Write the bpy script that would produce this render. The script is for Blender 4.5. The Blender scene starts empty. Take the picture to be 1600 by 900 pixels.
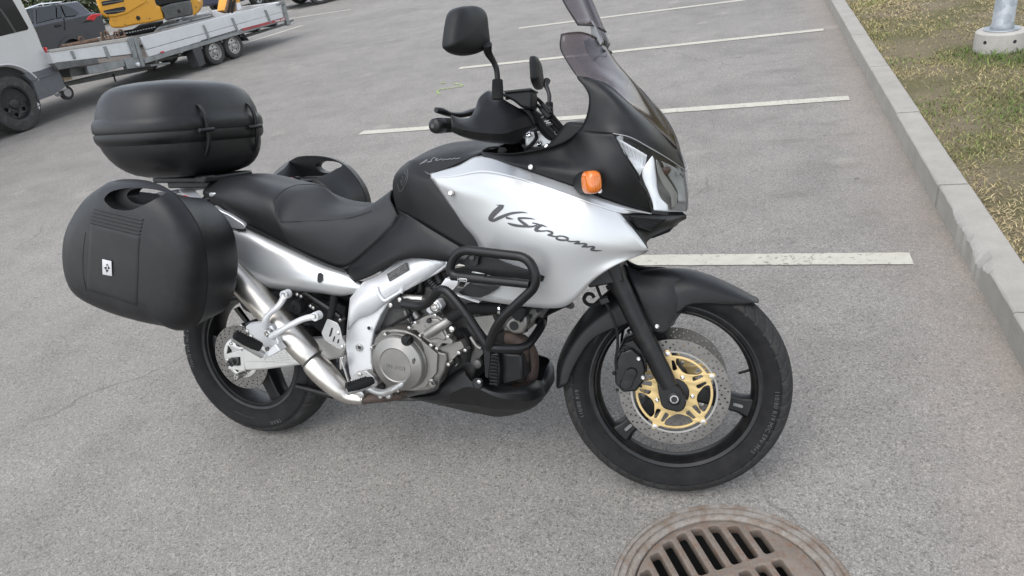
import bpy, bmesh, math, random
import numpy as np
from mathutils import Vector, Matrix
from mathutils.bvhtree import BVHTree
R_ = math.radians
SC = bpy.context.scene
COL = SC.collection

# ---------------------------------------------------------------- camera
FPX, YAW, PITCH, ROLL, CAMH = 1106.59, -0.3630, 0.4952, -0.1730, 1.6243
_F = Vector((math.sin(YAW)*math.cos(PITCH), math.cos(YAW)*math.cos(PITCH), -math.sin(PITCH)))
_R0 = Vector((math.cos(YAW), -math.sin(YAW), 0))
_U0 = _R0.cross(_F)
CR = math.cos(ROLL)*_R0 + math.sin(ROLL)*_U0
CU = -math.sin(ROLL)*_R0 + math.cos(ROLL)*_U0
CP = Vector((0, 0, CAMH))
cd = bpy.data.cameras.new('camera')
cam = bpy.data.objects.new('camera', cd)
COL.objects.link(cam)
cd.sensor_fit = 'HORIZONTAL'
cd.sensor_width = 36
cd.lens = FPX*36/1600
cd.clip_start = 0.05
cd.clip_end = 2000
cam.matrix_world = Matrix(((CR.x, CU.x, -_F.x, CP.x), (CR.y, CU.y, -_F.y, CP.y), (CR.z, CU.z, -_F.z, CP.z), (0, 0, 0, 1)))
SC.camera = cam

# ---------------------------------------------------------------- sky, sun, exposure
SUN_EL, SUN_AZ = 60, -158            # azimuth clockwise from +Y
w = bpy.data.worlds.new('World')
SC.world = w
w.use_nodes = True
nt = w.node_tree
bg = nt.nodes['Background']
sky = nt.nodes.new('ShaderNodeTexSky')
sky.sky_type = 'NISHITA'
sky.sun_disc = False
sky.sun_elevation = R_(SUN_EL)
sky.sun_rotation = R_(SUN_AZ)
sky.dust_density = 1.0
sky.air_density = 1.0
hs = nt.nodes.new('ShaderNodeHueSaturation')      # overcast: the blue is veiled by cloud
hs.inputs['Saturation'].default_value = 0.34
hs.inputs['Value'].default_value = 1.0
nt.links.new(sky.outputs[0], hs.inputs['Color'])
nt.links.new(hs.outputs[0], bg.inputs[0])
bg.inputs[1].default_value = 0.15
sd = bpy.data.lights.new('sun', 'SUN')
sun = bpy.data.objects.new('sun', sd)
COL.objects.link(sun)
sd.energy = 0.8
sd.angle = R_(55)
sd.color = (1, .965, .92)
_az, _el = R_(SUN_AZ), R_(SUN_EL)
_sv = Vector((math.sin(_az)*math.cos(_el), math.cos(_az)*math.cos(_el), math.sin(_el)))
sun.rotation_euler = _sv.to_track_quat('Z', 'Y').to_euler()
SC.view_settings.view_transform = 'Standard'
SC.view_settings.look = 'None'
SC.view_settings.exposure = 1.4
SC.view_settings.gamma = 1

# ---------------------------------------------------------------- from a picture measurement to a place in the scene
def ray(px, py):
    return _F + CR*((px-800)/FPX) - CU*((py-450)/FPX)
def G(px, py, z=0.0):
    d = ray(px, py)
    return CP + d*((z-CP.z)/d.z)
def PL(px, py, p0, a, off=0):
    """point on the upright plane through p0 (x, y) whose direction is turned a degrees from +Y"""
    n = Vector((math.cos(R_(a)), math.sin(R_(a)), 0))
    d = ray(px, py)
    p = Vector((p0[0], p0[1], 0)) - n*off
    return CP + d*(((p-CP).dot(n))/d.dot(n))
# the motorcycle's own frame: x forward, y to its left (away from us), z up; leaning on its side stand
MB = Matrix.Translation((-1.7344, 1.7223, 0)) @ Matrix.Rotation(-0.0733, 4, 'Z') @ Matrix.Rotation(-0.2691, 4, 'X')
MBi = MB.inverted()
_sq = Vector((1.646, 0, 0))
_sk = Vector((-math.sin(R_(26)), 0, math.cos(R_(26))))
MS = Matrix.Translation(_sq) @ Matrix.Rotation(0.1774, 4, _sk) @ Matrix.Translation(-_sq)   # steered to the left
MSi = MS.inverted()
def _un(M, px, py, v, ax):
    o = M @ CP
    d = M.to_3x3() @ ray(px, py)
    return o + d*((v-o[ax])/d[ax])
def B(px, py, y): return _un(MBi, px, py, y, 1)
def BX(px, py, x): return _un(MBi, px, py, x, 0)
def BZ(px, py, z): return _un(MBi, px, py, z, 2)
MSBi = MSi @ MBi
def S(px, py, y): return _un(MSBi, px, py, y, 1)       # in the steered frame before steering
def zz(x0, y0, s): return lambda x, y: (x0+x/s, y0+y/s)

# ---------------------------------------------------------------- object helpers
def link(name, me, mat=None, parent=None):
    o = bpy.data.objects.new(name, me)
    COL.objects.link(o)
    if mat is not None and me is not None:
        me.materials.clear()
        for m in (mat if isinstance(mat, (list, tuple)) else [mat]): me.materials.append(m)
    if parent is not None: o.parent = parent
    return o
def empty(name, M=None):
    o = bpy.data.objects.new(name, None)
    COL.objects.link(o)
    o.empty_display_size = .1
    if M is not None: o.matrix_world = M
    return o
def tag(o, label=None, cat=None, group=None, kind=None):
    if label: o['label'] = label
    if cat: o['category'] = cat
    if group: o['group'] = group
    if kind: o['kind'] = kind
    return o
def meshdata(name, verts, faces, smooth=True, angle=38, recalc=True):
    me = bpy.data.meshes.new(name)
    me.from_pydata([tuple(v) for v in verts], [], faces)
    if recalc:
        bm = bmesh.new(); bm.from_mesh(me)
        bmesh.ops.remove_doubles(bm, verts=bm.verts, dist=1e-6)
        bmesh.ops.recalc_face_normals(bm, faces=bm.faces)
        bm.to_mesh(me); bm.free()
    if smooth:
        me.polygons.foreach_set('use_smooth', [True]*len(me.polygons))
        me.set_sharp_from_angle(angle=R_(angle))
    me.update()
    return me
def mk(name, verts, faces, mat, parent=None, smooth=True, angle=38, bevel=0, seg=2, solid=0, sub=0, M=None, recalc=True):
    if M is not None: verts = [M @ Vector(v) for v in verts]
    o = link(name, meshdata(name, verts, faces, smooth, angle, recalc), mat, parent)
    mods(o, bevel, seg, solid, sub)
    return o
def mods(o, bevel=0, seg=2, solid=0, sub=0):
    if solid:
        m = o.modifiers.new('s', 'SOLIDIFY'); m.thickness = abs(solid); m.offset = -1 if solid > 0 else 1
    if bevel:
        m = o.modifiers.new('b', 'BEVEL'); m.width = bevel; m.segments = seg; m.limit_method = 'ANGLE'; m.angle_limit = R_(35)
        m.harden_normals = False
    if sub:
        m = o.modifiers.new('u', 'SUBSURF'); m.levels = m.render_levels = sub
class MBd:
    """collects shapes into one mesh"""
    def __init__(s): s.v = []; s.f = []
    def add(s, vf, M=None):
        v, f = vf
        n = len(s.v)
        s.v += [M @ Vector(p) if M is not None else Vector(p) for p in v]
        s.f += [tuple(i+n for i in q) for q in f]
        return s
    def out(s, name, mat, parent=None, **k): return mk(name, s.v, s.f, mat, parent, **k)
# --- shapes: each returns (verts, faces)
def box(c, d):
    x, y, z = c; a, b, h = d[0]/2, d[1]/2, d[2]/2
    v = [(x+i*a, y+j*b, z+k*h) for k in (-1, 1) for j in (-1, 1) for i in (-1, 1)]
    return v, [(0, 2, 3, 1), (4, 5, 7, 6), (0, 1, 5, 4), (2, 6, 7, 3), (0, 4, 6, 2), (1, 3, 7, 5)]
def cr(pts, n, closed=False):
    """Catmull-Rom through the points, n steps a span"""
    P = [np.array(p, float) for p in pts]
    m = len(P); out = []
    rng = m if closed else m-1
    for i in range(rng):
        if closed: a, b, c, d = P[(i-1) % m], P[i], P[(i+1) % m], P[(i+2) % m]
        else:
            b, c = P[i], P[i+1]
            a = P[i-1] if i > 0 else 2*b-c
            d = P[i+2] if i+2 < m else 2*c-b
        for k in range(n):
            t = k/n
            out.append(.5*((2*b)+(c-a)*t+(2*a-5*b+4*c-d)*t*t+(3*b-a-3*c+d)*t**3))
    if not closed: out.append(P[-1])
    return [Vector(p) for p in out]
def tube(pts, r, n=12, steps=0, closed=False, caps=True, flat=None):
    P = [Vector(p) for p in pts]
    rr = list(r) if isinstance(r, (list, tuple)) else [r]*len(P)
    if steps:
        q = cr([(*p, a) for p, a in zip(P, rr)] if False else [list(p)+[a] for p, a in zip(P, rr)], steps, closed) if False else None
        A = [np.array(list(p)+[a]) for p, a in zip(P, rr)]
        q = _cr_np(A, steps, closed)
        P = [Vector(a[:3]) for a in q]; rr = [float(a[3]) for a in q]
    m = len(P); v = []; f = []
    T = []
    for i in range(m):
        if closed: t = P[(i+1) % m]-P[i-1]
        else: t = P[min(i+1, m-1)]-P[max(i-1, 0)]
        T.append(t.normalized() if t.length > 1e-9 else Vector((0, 0, 1)))
    u = T[0].orthogonal().normalized()
    for i in range(m):
        u = (u - T[i]*u.dot(T[i])).normalized()
        w_ = T[i].cross(u)
        for k in range(n):
            a = 2*math.pi*k/n
            v.append(P[i] + (u*math.cos(a)+w_*math.sin(a))*rr[i])
    for i in range(m if closed else m-1):
        j = (i+1) % m
        for k in range(n):
            f.append((i*n+k, i*n+(k+1) % n, j*n+(k+1) % n, j*n+k))
    if caps and not closed:
        f.append(tuple(range(n-1, -1, -1))); f.append(tuple((m-1)*n+k for k in range(n)))
    return v, f
def _cr_np(P, n, closed):
    m = len(P); out = []
    for i in range(m if closed else m-1):
        if closed: a, b, c, d = P[(i-1) % m], P[i], P[(i+1) % m], P[(i+2) % m]
        else:
            b, c = P[i], P[i+1]
            a = P[i-1] if i > 0 else 2*b-c
            d = P[i+2] if i+2 < m else 2*c-b
        for k in range(n):
            t = k/n
            out.append(.5*((2*b)+(c-a)*t+(2*a-5*b+4*c-d)*t*t+(3*b-a-3*c+d)*t**3))
    if not closed: out.append(P[-1])
    return out
def bend(pts, rad, n=6):
    """polyline with its corners rounded to a radius (bent tube path)"""
    P = [Vector(p) for p in pts]; out = [P[0]]
    for i in range(1, len(P)-1):
        a, b, c = P[i-1], P[i], P[i+1]
        u, w_ = (a-b), (c-b)
        L = min(rad, u.length*.48, w_.length*.48)
        s, e = b+u.normalized()*L, b+w_.normalized()*L
        for k in range(n+1):
            t = k/n
            out.append(s*(1-t)**2+b*2*t*(1-t)+e*t*t)
    out.append(P[-1])
    return out
def lathe(prof, n=48, a0=0, a1=2*math.pi):
    """profile of (radius, y) turned about the y axis"""
    full = abs(a1-a0-2*math.pi) < 1e-6
    m = len(prof); v = []; f = []
    k_ = n if full else n+1
    for i in range(k_):
        a = a0+(a1-a0)*i/n
        for r, y in prof: v.append((r*math.cos(a), y, r*math.sin(a)))
    for i in range(n):
        j = (i+1) % k_
        for q in range(m-1):
            f.append((i*m+q, j*m+q, j*m+q+1, i*m+q+1))
    return v, f
def cyl(p0, p1, r0, r1=None, n=20, caps=True):
    r1 = r0 if r1 is None else r1
    return tube([p0, p1], [r0, r1], n, caps=caps)
def turned(c, axis, prof, n=24):
    """lathe about an arbitrary axis: prof = (radius, distance along axis), solid"""
    z = Vector(axis).normalized(); x = z.orthogonal().normalized(); y = z.cross(x); c = Vector(c)
    v = []; f = []; m = len(prof)
    for r, h in prof:
        for k in range(n):
            a = 2*math.pi*k/n
            v.append(c+z*h+(x*math.cos(a)+y*math.sin(a))*r)
    for i in range(m-1):
        for k in range(n): f.append((i*n+k, i*n+(k+1) % n, (i+1)*n+(k+1) % n, (i+1)*n+k))
    f.append(tuple(range(n-1, -1, -1))); f.append(tuple((m-1)*n+k for k in range(n)))
    return v, f
def bolt(c, axis, r, h=None):
    h = h or r*.6
    return turned(c, axis, [(r, -h*.5), (r, h*.45), (r*.82, h*.8), (r*.55, h), (r*.5, h*.6), (r*.05, h*.55)], 12)
def patch(rows, su=6, sv=6):
    """smooth surface through a grid of points"""
    A = [[np.array(p, float) for p in r] for r in rows]
    A = [_cr_np(r, sv, False) for r in A]
    cols = [_cr_np([A[i][j] for i in range(len(A))], su, False) for j in range(len(A[0]))]
    nr, nc = len(cols[0]), len(cols)
    v = [Vector(cols[j][i]) for i in range(nr) for j in range(nc)]
    f = [(i*nc+j, i*nc+j+1, (i+1)*nc+j+1, (i+1)*nc+j) for i in range(nr-1) for j in range(nc-1)]
    return v, f
def mirror(vf):
    v, f = vf
    return [Vector((p[0], -p[1], p[2])) for p in v], [tuple(reversed(q)) for q in f]
def both(vf):
    v, f = vf; a, b = mirror(vf); n = len(v)
    return list(v)+a, list(f)+[tuple(i+n for i in q) for q in b]
def loft(secs, closed=True, caps=True):
    n = len(secs[0]); v = [Vector(p) for s in secs for p in s]; f = []
    for i in range(len(secs)-1):
        for k in range(n if closed else n-1):
            f.append((i*n+k, i*n+(k+1) % n, (i+1)*n+(k+1) % n, (i+1)*n+k))
    if caps and closed:
        f.append(tuple(range(n-1, -1, -1))); f.append(tuple((len(secs)-1)*n+k for k in range(n)))
    return v, f
def prism(poly, y0, y1):
    """outline of (x, z) points between two lateral planes, or 3-d points extruded by a vector"""
    n = len(poly)
    v = [Vector((p[0], y0, p[1])) for p in poly]+[Vector((p[0], y1, p[1])) for p in poly]
    f = [tuple(range(n)), tuple(range(2*n-1, n-1, -1))]+[(i, (i+1) % n, (i+1) % n+n, i+n) for i in range(n)]
    return v, f
def extr(pts, vec):
    P = [Vector(p) for p in pts]; d = Vector(vec); n = len(P)
    v = P+[p+d for p in P]
    f = [tuple(range(n)), tuple(range(2*n-1, n-1, -1))]+[(i, (i+1) % n, (i+1) % n+n, i+n) for i in range(n)]
    return v, f
def rounded(poly, rad, n=4):
    """2-d polygon with rounded corners"""
    m = len(poly); out = []
    for i in range(m):
        a, b, c = Vector((*poly[i-1], 0)), Vector((*poly[i], 0)), Vector((*poly[(i+1) % m], 0))
        u, w_ = a-b, c-b
        L = min(rad, u.length*.48, w_.length*.48)
        s, e = b+u.normalized()*L, b+w_.normalized()*L
        for k in range(n+1):
            t = k/n; q = s*(1-t)**2+b*2*t*(1-t)+e*t*t
            out.append((q.x, q.y))
    return out
def plate(loops, th, bev=0.0, res=1):
    """flat plate with holes from 2-d loops (x, z), centred on y = 0: (verts, faces)"""
    cu = bpy.data.curves.new('tmp', 'CURVE'); cu.dimensions = '2D'; cu.fill_mode = 'BOTH'
    cu.extrude = max(th/2-bev, 1e-5); cu.bevel_depth = bev; cu.bevel_resolution = res
    if bev: cu.offset = -bev
    for lp in loops:
        s = cu.splines.new('POLY'); s.points.add(len(lp)-1); s.use_cyclic_u = True
        for i, p in enumerate(lp): s.points[i].co = (p[0], p[1], 0, 1)
    o = bpy.data.objects.new('tmp', cu); COL.objects.link(o)
    me = bpy.data.meshes.new_from_object(o.evaluated_get(bpy.context.evaluated_depsgraph_get()))
    v = [Vector((q.co.x, -q.co.z, q.co.y)) for q in me.vertices]; f = [tuple(q.vertices) for q in me.polygons]
    bpy.data.objects.remove(o); bpy.data.curves.remove(cu); bpy.data.meshes.remove(me)
    return v, f
def circ2(c, r, n=16): return [(c[0]+r*math.cos(2*math.pi*k/n), c[1]+r*math.sin(2*math.pi*k/n)) for k in range(n)]
def text2(s, size, th=.001, bold=0.0, shear=0, space=1.0):
    """lettering lying in the xz plane, facing -y: (verts, faces), its left baseline at the origin"""
    cu = bpy.data.curves.new('tmp', 'FONT'); cu.body = s; cu.size = size; cu.extrude = th/2; cu.offset = bold; cu.shear = shear; cu.space_character = space
    cu.resolution_u = 3
    o = bpy.data.objects.new('tmp', cu); COL.objects.link(o)
    me = bpy.data.meshes.new_from_object(o.evaluated_get(bpy.context.evaluated_depsgraph_get()))
    v = [Vector((q.co.x, -q.co.z, q.co.y)) for q in me.vertices]; f = [tuple(q.vertices) for q in me.polygons]
    bpy.data.objects.remove(o); bpy.data.curves.remove(cu); bpy.data.meshes.remove(me)
    return v, f
def frame(o, x, y):
    """matrix with the given x and y directions (z = x cross y)"""
    x = Vector(x).normalized(); y = Vector(y); z = x.cross(y).normalized(); y = z.cross(x)
    return Matrix(((x.x, y.x, z.x, o[0]), (x.y, y.y, z.y, o[1]), (x.z, y.z, z.z, o[2]), (0, 0, 0, 1)))

# ---------------------------------------------------------------- materials
class NT:
    def __init__(s, name):
        s.m = bpy.data.materials.new(name); s.m.use_nodes = True
        s.t = s.m.node_tree; s.b = s.t.nodes['Principled BSDF']
        s.out = s.t.nodes['Material Output']
        s.co = s.t.nodes.new('ShaderNodeTexCoord')
    def n(s, ty, **k):
        q = s.t.nodes.new(ty)
        for a, b in k.items():
            if a in q.inputs.keys(): q.inputs[a].default_value = b
            else: setattr(q, a, b)
        return q
    def l(s, a, b): s.t.links.new(a, b)
    def noise(s, scale, detail=4, rough=.6, vec=None, out='Object'):
        q = s.n('ShaderNodeTexNoise'); q.inputs['Scale'].default_value = scale; q.inputs['Detail'].default_value = detail; q.inputs['Roughness'].default_value = rough
        s.l(vec or s.co.outputs[out], q.inputs['Vector'])
        return q.outputs['Fac']
    def vor(s, scale, feature='F1', vec=None, out='Object', o='Distance'):
        q = s.n('ShaderNodeTexVoronoi'); q.feature = feature; q.inputs['Scale'].default_value = scale
        s.l(vec or s.co.outputs[out], q.inputs['Vector'])
        return q.outputs[o]
    def ramp(s, fac, *st):
        q = s.n('ShaderNodeValToRGB'); e = q.color_ramp.elements
        while len(e) < len(st): e.new(.5)
        for i, (p, c) in enumerate(st):
            e[i].position = p; e[i].color = (c, c, c, 1) if isinstance(c, (int, float)) else (*c, 1)
        s.l(fac, q.inputs[0]); return q.outputs[0]
    def mix(s, fac, a, b, mode='MIX'):
        q = s.n('ShaderNodeMix'); q.data_type = 'RGBA'; q.blend_type = mode
        for sk, v in ((q.inputs[0], fac), (q.inputs[6], a), (q.inputs[7], b)):
            if isinstance(v, (int, float)): sk.default_value = v if sk == q.inputs[0] else (v, v, v, 1)
            elif isinstance(v, tuple): sk.default_value = (*v, 1)
            else: s.l(v, sk)
        return q.outputs[2]
    def math(s, op, a, b=0.0, c=0.0):
        q = s.n('ShaderNodeMath'); q.operation = op
        for i, v in enumerate((a, b, c)):
            if isinstance(v, (int, float)): q.inputs[i].default_value = v
            else: s.l(v, q.inputs[i])
        return q.outputs[0]
    def bump(s, h, strength=.3, dist=.002, nrm=None):
        q = s.n('ShaderNodeBump'); q.inputs['Strength'].default_value = strength; q.inputs['Distance'].default_value = dist
        s.l(h, q.inputs['Height'])
        if nrm is not None: s.l(nrm, q.inputs['Normal'])
        return q.outputs[0]
    def set(s, **k):
        for a, v in k.items():
            key = {'col': 'Base Color', 'rough': 'Roughness', 'metal': 'Metallic', 'nrm': 'Normal', 'spec': 'Specular IOR Level', 'coat': 'Coat Weight', 'coatr': 'Coat Roughness', 'trans': 'Transmission Weight', 'ior': 'IOR', 'alpha': 'Alpha', 'emit': 'Emission Color', 'emits': 'Emission Strength', 'sheen': 'Sheen Weight', 'sss': 'Subsurface Weight', 'aniso': 'Anisotropic'}[a]
            sk = s.b.inputs[key]
            if isinstance(v, tuple): sk.default_value = (*v, 1)
            elif isinstance(v, (int, float)): sk.default_value = (v, v, v, 1) if sk.type == 'RGBA' else v
            else: s.l(v, sk)
        return s
def simple(name, col, rough=.5, metal=0, spec=.5, var=.12, bump=0, bscale=400, dirt=0, scale=9, coat=0):
    """plain surface with slight uneven tone and roughness, so that nothing is perfectly even"""
    t = NT(name)
    n = t.noise(scale, 5, .65)
    c = (col, col, col) if isinstance(col, (int, float)) else col
    d = t.mix(t.ramp(n, (.3, 0.0), (.7, 1.0)), tuple(x*(1-var) for x in c), tuple(min(1, x*(1+var)) for x in c))
    if dirt:
        n2 = t.noise(scale*2.3, 6, .7)
        d = t.mix(t.math('MULTIPLY', t.ramp(n2, (.5, 0.0), (.72, 1.0)), dirt), d, (.18, .165, .145))
    rn = t.noise(scale*3, 4, .6)
    r = t.math('ADD', t.math('MULTIPLY', rn, .22*rough+.04), rough-.11*rough-.02)
    t.set(col=d, rough=r, metal=metal, spec=spec)
    if coat: t.set(coat=coat, coatr=.08)
    if bump: t.set(nrm=t.bump(t.noise(bscale, 3, .5), bump, .0006))
    return t.m
# ================================================================ SETTING
random.seed(4); rng = np.random.default_rng(7)
MH = Vector((-0.028, 1.249)); MHR = 0.307
def asphalt_nodes(t):
    co = t.co.outputs['Object']
    cell = t.vor(360, o='Color'); cellv = t.n('ShaderNodeSeparateColor'); t.l(cell, cellv.inputs[0])
    agg = t.ramp(cellv.outputs[0], (0, .125), (.3, .178), (.7, .218), (1, .30))
    big = t.vor(150, o='Color'); bv = t.n('ShaderNodeSeparateColor'); t.l(big, bv.inputs[0])
    agg = t.mix(t.math('MULTIPLY', t.ramp(bv.outputs[1], (.9, 0.0), (.93, 1.0)), .5), agg, (.34, .33, .32))
    agg = t.mix(t.math('MULTIPLY', t.ramp(bv.outputs[2], (.9, 0.0), (.94, 1.0)), .55), agg, (.085, .082, .08))
    fine = t.noise(900, 3, .7)
    c = t.mix(.75, agg, t.ramp(fine, (.3, .62), (.7, 1.38)), 'MULTIPLY')
    # pits, patches, oil, dust: each with its own outline
    pits = t.math('MULTIPLY', t.ramp(t.noise(80, 3, .7), (.6, 0.0), (.72, 1.0)), .36)
    c = t.mix(pits, c, (.095, .093, .09))
    lg = t.noise(.55, 3, .6)
    c = t.mix(1.0, c, t.ramp(lg, (.3, .84), (.52, 1.0), (.72, 1.1)), 'MULTIPLY')
    md = t.noise(3.2, 4, .66)
    c = t.mix(1.0, c, t.ramp(md, (.32, .88), (.5, 1.0), (.7, 1.08)), 'MULTIPLY')
    sep = t.n('ShaderNodeSeparateXYZ'); t.l(co, sep.inputs[0])
    x, y = sep.outputs[0], sep.outputs[1]
    # sand washed against the kerb
    wob = t.math('MULTIPLY', t.math('SUBTRACT', t.noise(2.4, 3, .65), .5), .5)
    d1 = t.ramp(t.math('ADD', x, wob), (.42, 0.0), (.9, 1.0))
    d2 = t.ramp(x, (.9, 1.0), (.93, 0.0))
    dust = t.math('MULTIPLY', t.math('MULTIPLY', d1, d2), t.ramp(t.noise(9, 3, .7), (.28, .25), (.68, 1.0)))
    c = t.mix(t.math('MULTIPLY', dust, .5), c, (.285, .245, .218))
    # small dark droppings of oil and tar, pale dried splashes
    sp = t.math('MULTIPLY', t.ramp(t.vor(2.3), (.016, 1.0), (.038, 0.0)), .75)
    c = t.mix(sp, c, (.06, .058, .056))
    sp2 = t.math('MULTIPLY', t.ramp(t.math('ADD', t.vor(1.35), t.math('MULTIPLY', t.noise(9, 3, .7), .25)), (.19, 1.0), (.27, 0.0)), .33)
    c = t.mix(sp2, c, (.33, .325, .31))
    ck = t.n('ShaderNodeTexVoronoi'); ck.feature = 'DISTANCE_TO_EDGE'; ck.inputs['Scale'].default_value = .42
    wv_ = t.n('ShaderNodeVectorMath'); wv_.operation = 'ADD'; nz = t.n('ShaderNodeTexNoise'); nz.inputs['Scale'].default_value = 3.0; nz.inputs['Detail'].default_value = 3; t.l(co, nz.inputs['Vector'])
    sv_ = t.n('ShaderNodeVectorMath'); sv_.operation = 'SCALE'; sv_.inputs[3].default_value = .35; t.l(nz.outputs['Color'], sv_.inputs[0]); t.l(co, wv_.inputs[0]); t.l(sv_.outputs[0], wv_.inputs[1]); t.l(wv_.outputs[0], ck.inputs['Vector'])
    c = t.mix(t.math('MULTIPLY', t.math('MULTIPLY', t.ramp(ck.outputs['Distance'], (.0012, 1.0), (.004, 0.0)), t.ramp(t.noise(.9, 2, .5), (.5, 0.0), (.6, 1.0))), .55), c, (.085, .08, .076))
    # damp, oily marks inside the bays
    ms = t.n('ShaderNodeMapping'); ms.inputs['Scale'].default_value = (1, 2.2, 1); t.l(co, ms.inputs[0])
    st = t.noise(1.5, 4, .6, vec=ms.outputs[0])
    inb = t.math('MULTIPLY', t.ramp(x, (.0, 0.0), (.12, 1.0)), t.ramp(t.math('ADD', x, 0.0), (.62, 1.0), (.74, 0.0)))
    mr = t.n('ShaderNodeMapRange'); mr.inputs[1].default_value = 2.0; mr.inputs[2].default_value = 3.0; t.l(y, mr.inputs[0])
    c = t.mix(t.math('MULTIPLY', t.math('MULTIPLY', t.ramp(st, (.53, 0.0), (.7, 1.0)), inb), t.math('MULTIPLY', mr.outputs[0], .4)), c, (.1, .098, .095))
    # pale scuffs
    sc = t.n('ShaderNodeMapping'); sc.inputs['Scale'].default_value = (.8, 3.5, 1); sc.inputs['Rotation'].default_value = (0, 0, .25); t.l(co, sc.inputs[0])
    c = t.mix(t.math('MULTIPLY', t.ramp(t.noise(1.1, 6, .72, vec=sc.outputs[0]), (.64, 0.0), (.78, 1.0)), .3), c, (.36, .35, .335))
    c = t.mix(1.0, c, (.95, .90, .825), 'MULTIPLY')
    h = t.math('ADD', t.math('MULTIPLY', t.vor(300), 1.0), t.math('MULTIPLY', fine, .5))
    h = t.math('ADD', h, t.math('MULTIPLY', t.noise(70, 2, .6), .7))
    return c, h
t = NT('asphalt'); c, h = asphalt_nodes(t)
t.set(col=c, rough=.88, spec=.3, nrm=t.bump(h, .5, .003)); ASPH = t.m
t = NT('stripe_paint'); c, h = asphalt_nodes(t)
wear = t.math('ADD', t.noise(38, 6, .75), t.math('MULTIPLY', t.noise(4, 4, .6), .35))
pt = t.mix(t.ramp(t.noise(14, 5, .7), (.3, 0.0), (.75, 1.0)), (.36, .342, .285), (.44, .42, .36))
t.set(col=t.mix(t.ramp(wear, (.535, 0.0), (.62, 1.0)), c, pt), rough=.75, spec=.35, nrm=t.bump(h, .5, .002)); STRIPE = t.m

n = 96; v = []; f = []
for r in (MHR, .9, 6, 60, 700):
    for k in range(n):
        a = 2*math.pi*k/n; v.append((MH.x+r*math.cos(a), MH.y+r*math.sin(a), 0))
for i in range(4):
    for k in range(n): f.append((i*n+k, (i+1)*n+k, (i+1)*n+(k+1) % n, i*n+(k+1) % n))
ground = tag(mk('parking_lot_asphalt', v, f, ASPH, smooth=False), kind='structure')

def stripe(x0, y0, x1, y1, w_=.11):
    a, b = Vector((x0, y0, .004)), Vector((x1, y1, .004)); d = (b-a).normalized(); s = Vector((-d.y, d.x, 0))*w_/2
    L = (b-a).length; m = max(2, int(L/.04)); v = []; f = []
    for i in range(m+1):
        q = a+d*(L*i/m); e0 = random.uniform(-.003, .003); e1 = random.uniform(-.003, .003)
        v += [q-s*(1+e0*10), q+s*(1+e1*10)]
        if i: f.append((2*i-2, 2*i, 2*i+1, 2*i-1))
    return tag(mk('parking_line', v, f, STRIPE, smooth=False), kind='structure')
stripe(-2.6, 3.085, .69, 3.085)
stripe(-3.31, 5.60, .712, 5.60)
stripe(-3.2, 7.96, .745, 8.09)
stripe(-3.12, 10.3, .74, 10.55)
stripe(-3.1, 13.0, .74, 13.1)
for a, b in (((440, 50), (472, 40)), ((455, 29), (548, 15)), ((450, 18), (476, 9))):
    p, q = G(*a), G(*b); d = (q-p).normalized(); p = p-d*2.2
    stripe(p.x, p.y, q.x, q.y)

# sprayed mark of bright yellow-green paint
MARK = NT('spray_paint'); MARK.set(col=MARK.mix(MARK.ramp(MARK.noise(60, 5, .7), (.4, 0.0), (.62, 1.0)), (.125, .13, .105), (.32, .46, .10)), rough=.8); MARK = MARK.m
z6 = zz(640, 0, 3.461)
def ribbon(pts, w_, z=.005):
    P = cr([G(*z6(*p), z) for p in pts], 6); v = []; f = []
    for i, q in enumerate(P):
        d = P[min(i+1, len(P)-1)]-P[max(i-1, 0)]; s = Vector((-d.y, d.x, 0)).normalized()*w_/2*(1+.35*math.sin(i*2.1))
        v += [q-s, q+s]
        if i: f.append((2*i-2, 2*i, 2*i+1, 2*i-1))
    return v, f
mb = MBd(); mb.add(ribbon([(168, 450), (180, 447), (190, 449)], .03)); mb.add(ribbon([(163, 510), (150, 492), (175, 482), (235, 474), (275, 468), (284, 460), (270, 454), (240, 452)], .022))
tag(mb.out('spray_mark', MARK, smooth=False), kind='structure')

# ---------------------------------------------------------------- kerb
def conc(name, c0, c1):
    t = NT(name)
    c = t.mix(t.ramp(t.noise(5, 6, .7), (.3, 0.0), (.7, 1.0)), c0, c1)
    c = t.mix(.6, c, t.ramp(t.noise(330, 3, .7), (.3, .72), (.7, 1.24)), 'MULTIPLY')
    c = t.mix(t.math('MULTIPLY', t.ramp(t.vor(150), (.06, 1.0), (.16, 0.0)), t.ramp(t.noise(30, 3), (.52, 0.0), (.66, .6))), c, (.12, .115, .11))
    c = t.mix(t.math('MULTIPLY', t.ramp(t.noise(2.1, 6, .75), (.52, 0.0), (.75, 1.0)), .35), c, (.19, .175, .155))
    t.set(col=c, rough=.9, spec=.25, nrm=t.bump(t.math('ADD', t.noise(300, 3, .6), t.noise(40, 4, .6)), .45, .002))
    return t.m
KERB = conc('kerb_concrete', (.235, .222, .197), (.30, .285, .255))
CHIP = conc('broken_concrete', (.235, .222, .205), (.35, .335, .312))
STAIN = conc('rusty_concrete', (.33, .26, .21), (.4, .36, .32))
X0, KW, KH = .888, .132, .118
kerb = tag(empty('kerb'), kind='structure')
def chip(y):
    c = 0
    for (a, b, h) in ((2.76, 3.06, .026), (3.04, 3.14, .013), (3.12, 3.36, .016)):
        if a < y < b: c = max(c, h*math.sin(math.pi*(y-a)/(b-a))**.6*(0.75+.5*random.random()))
    return c
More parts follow.
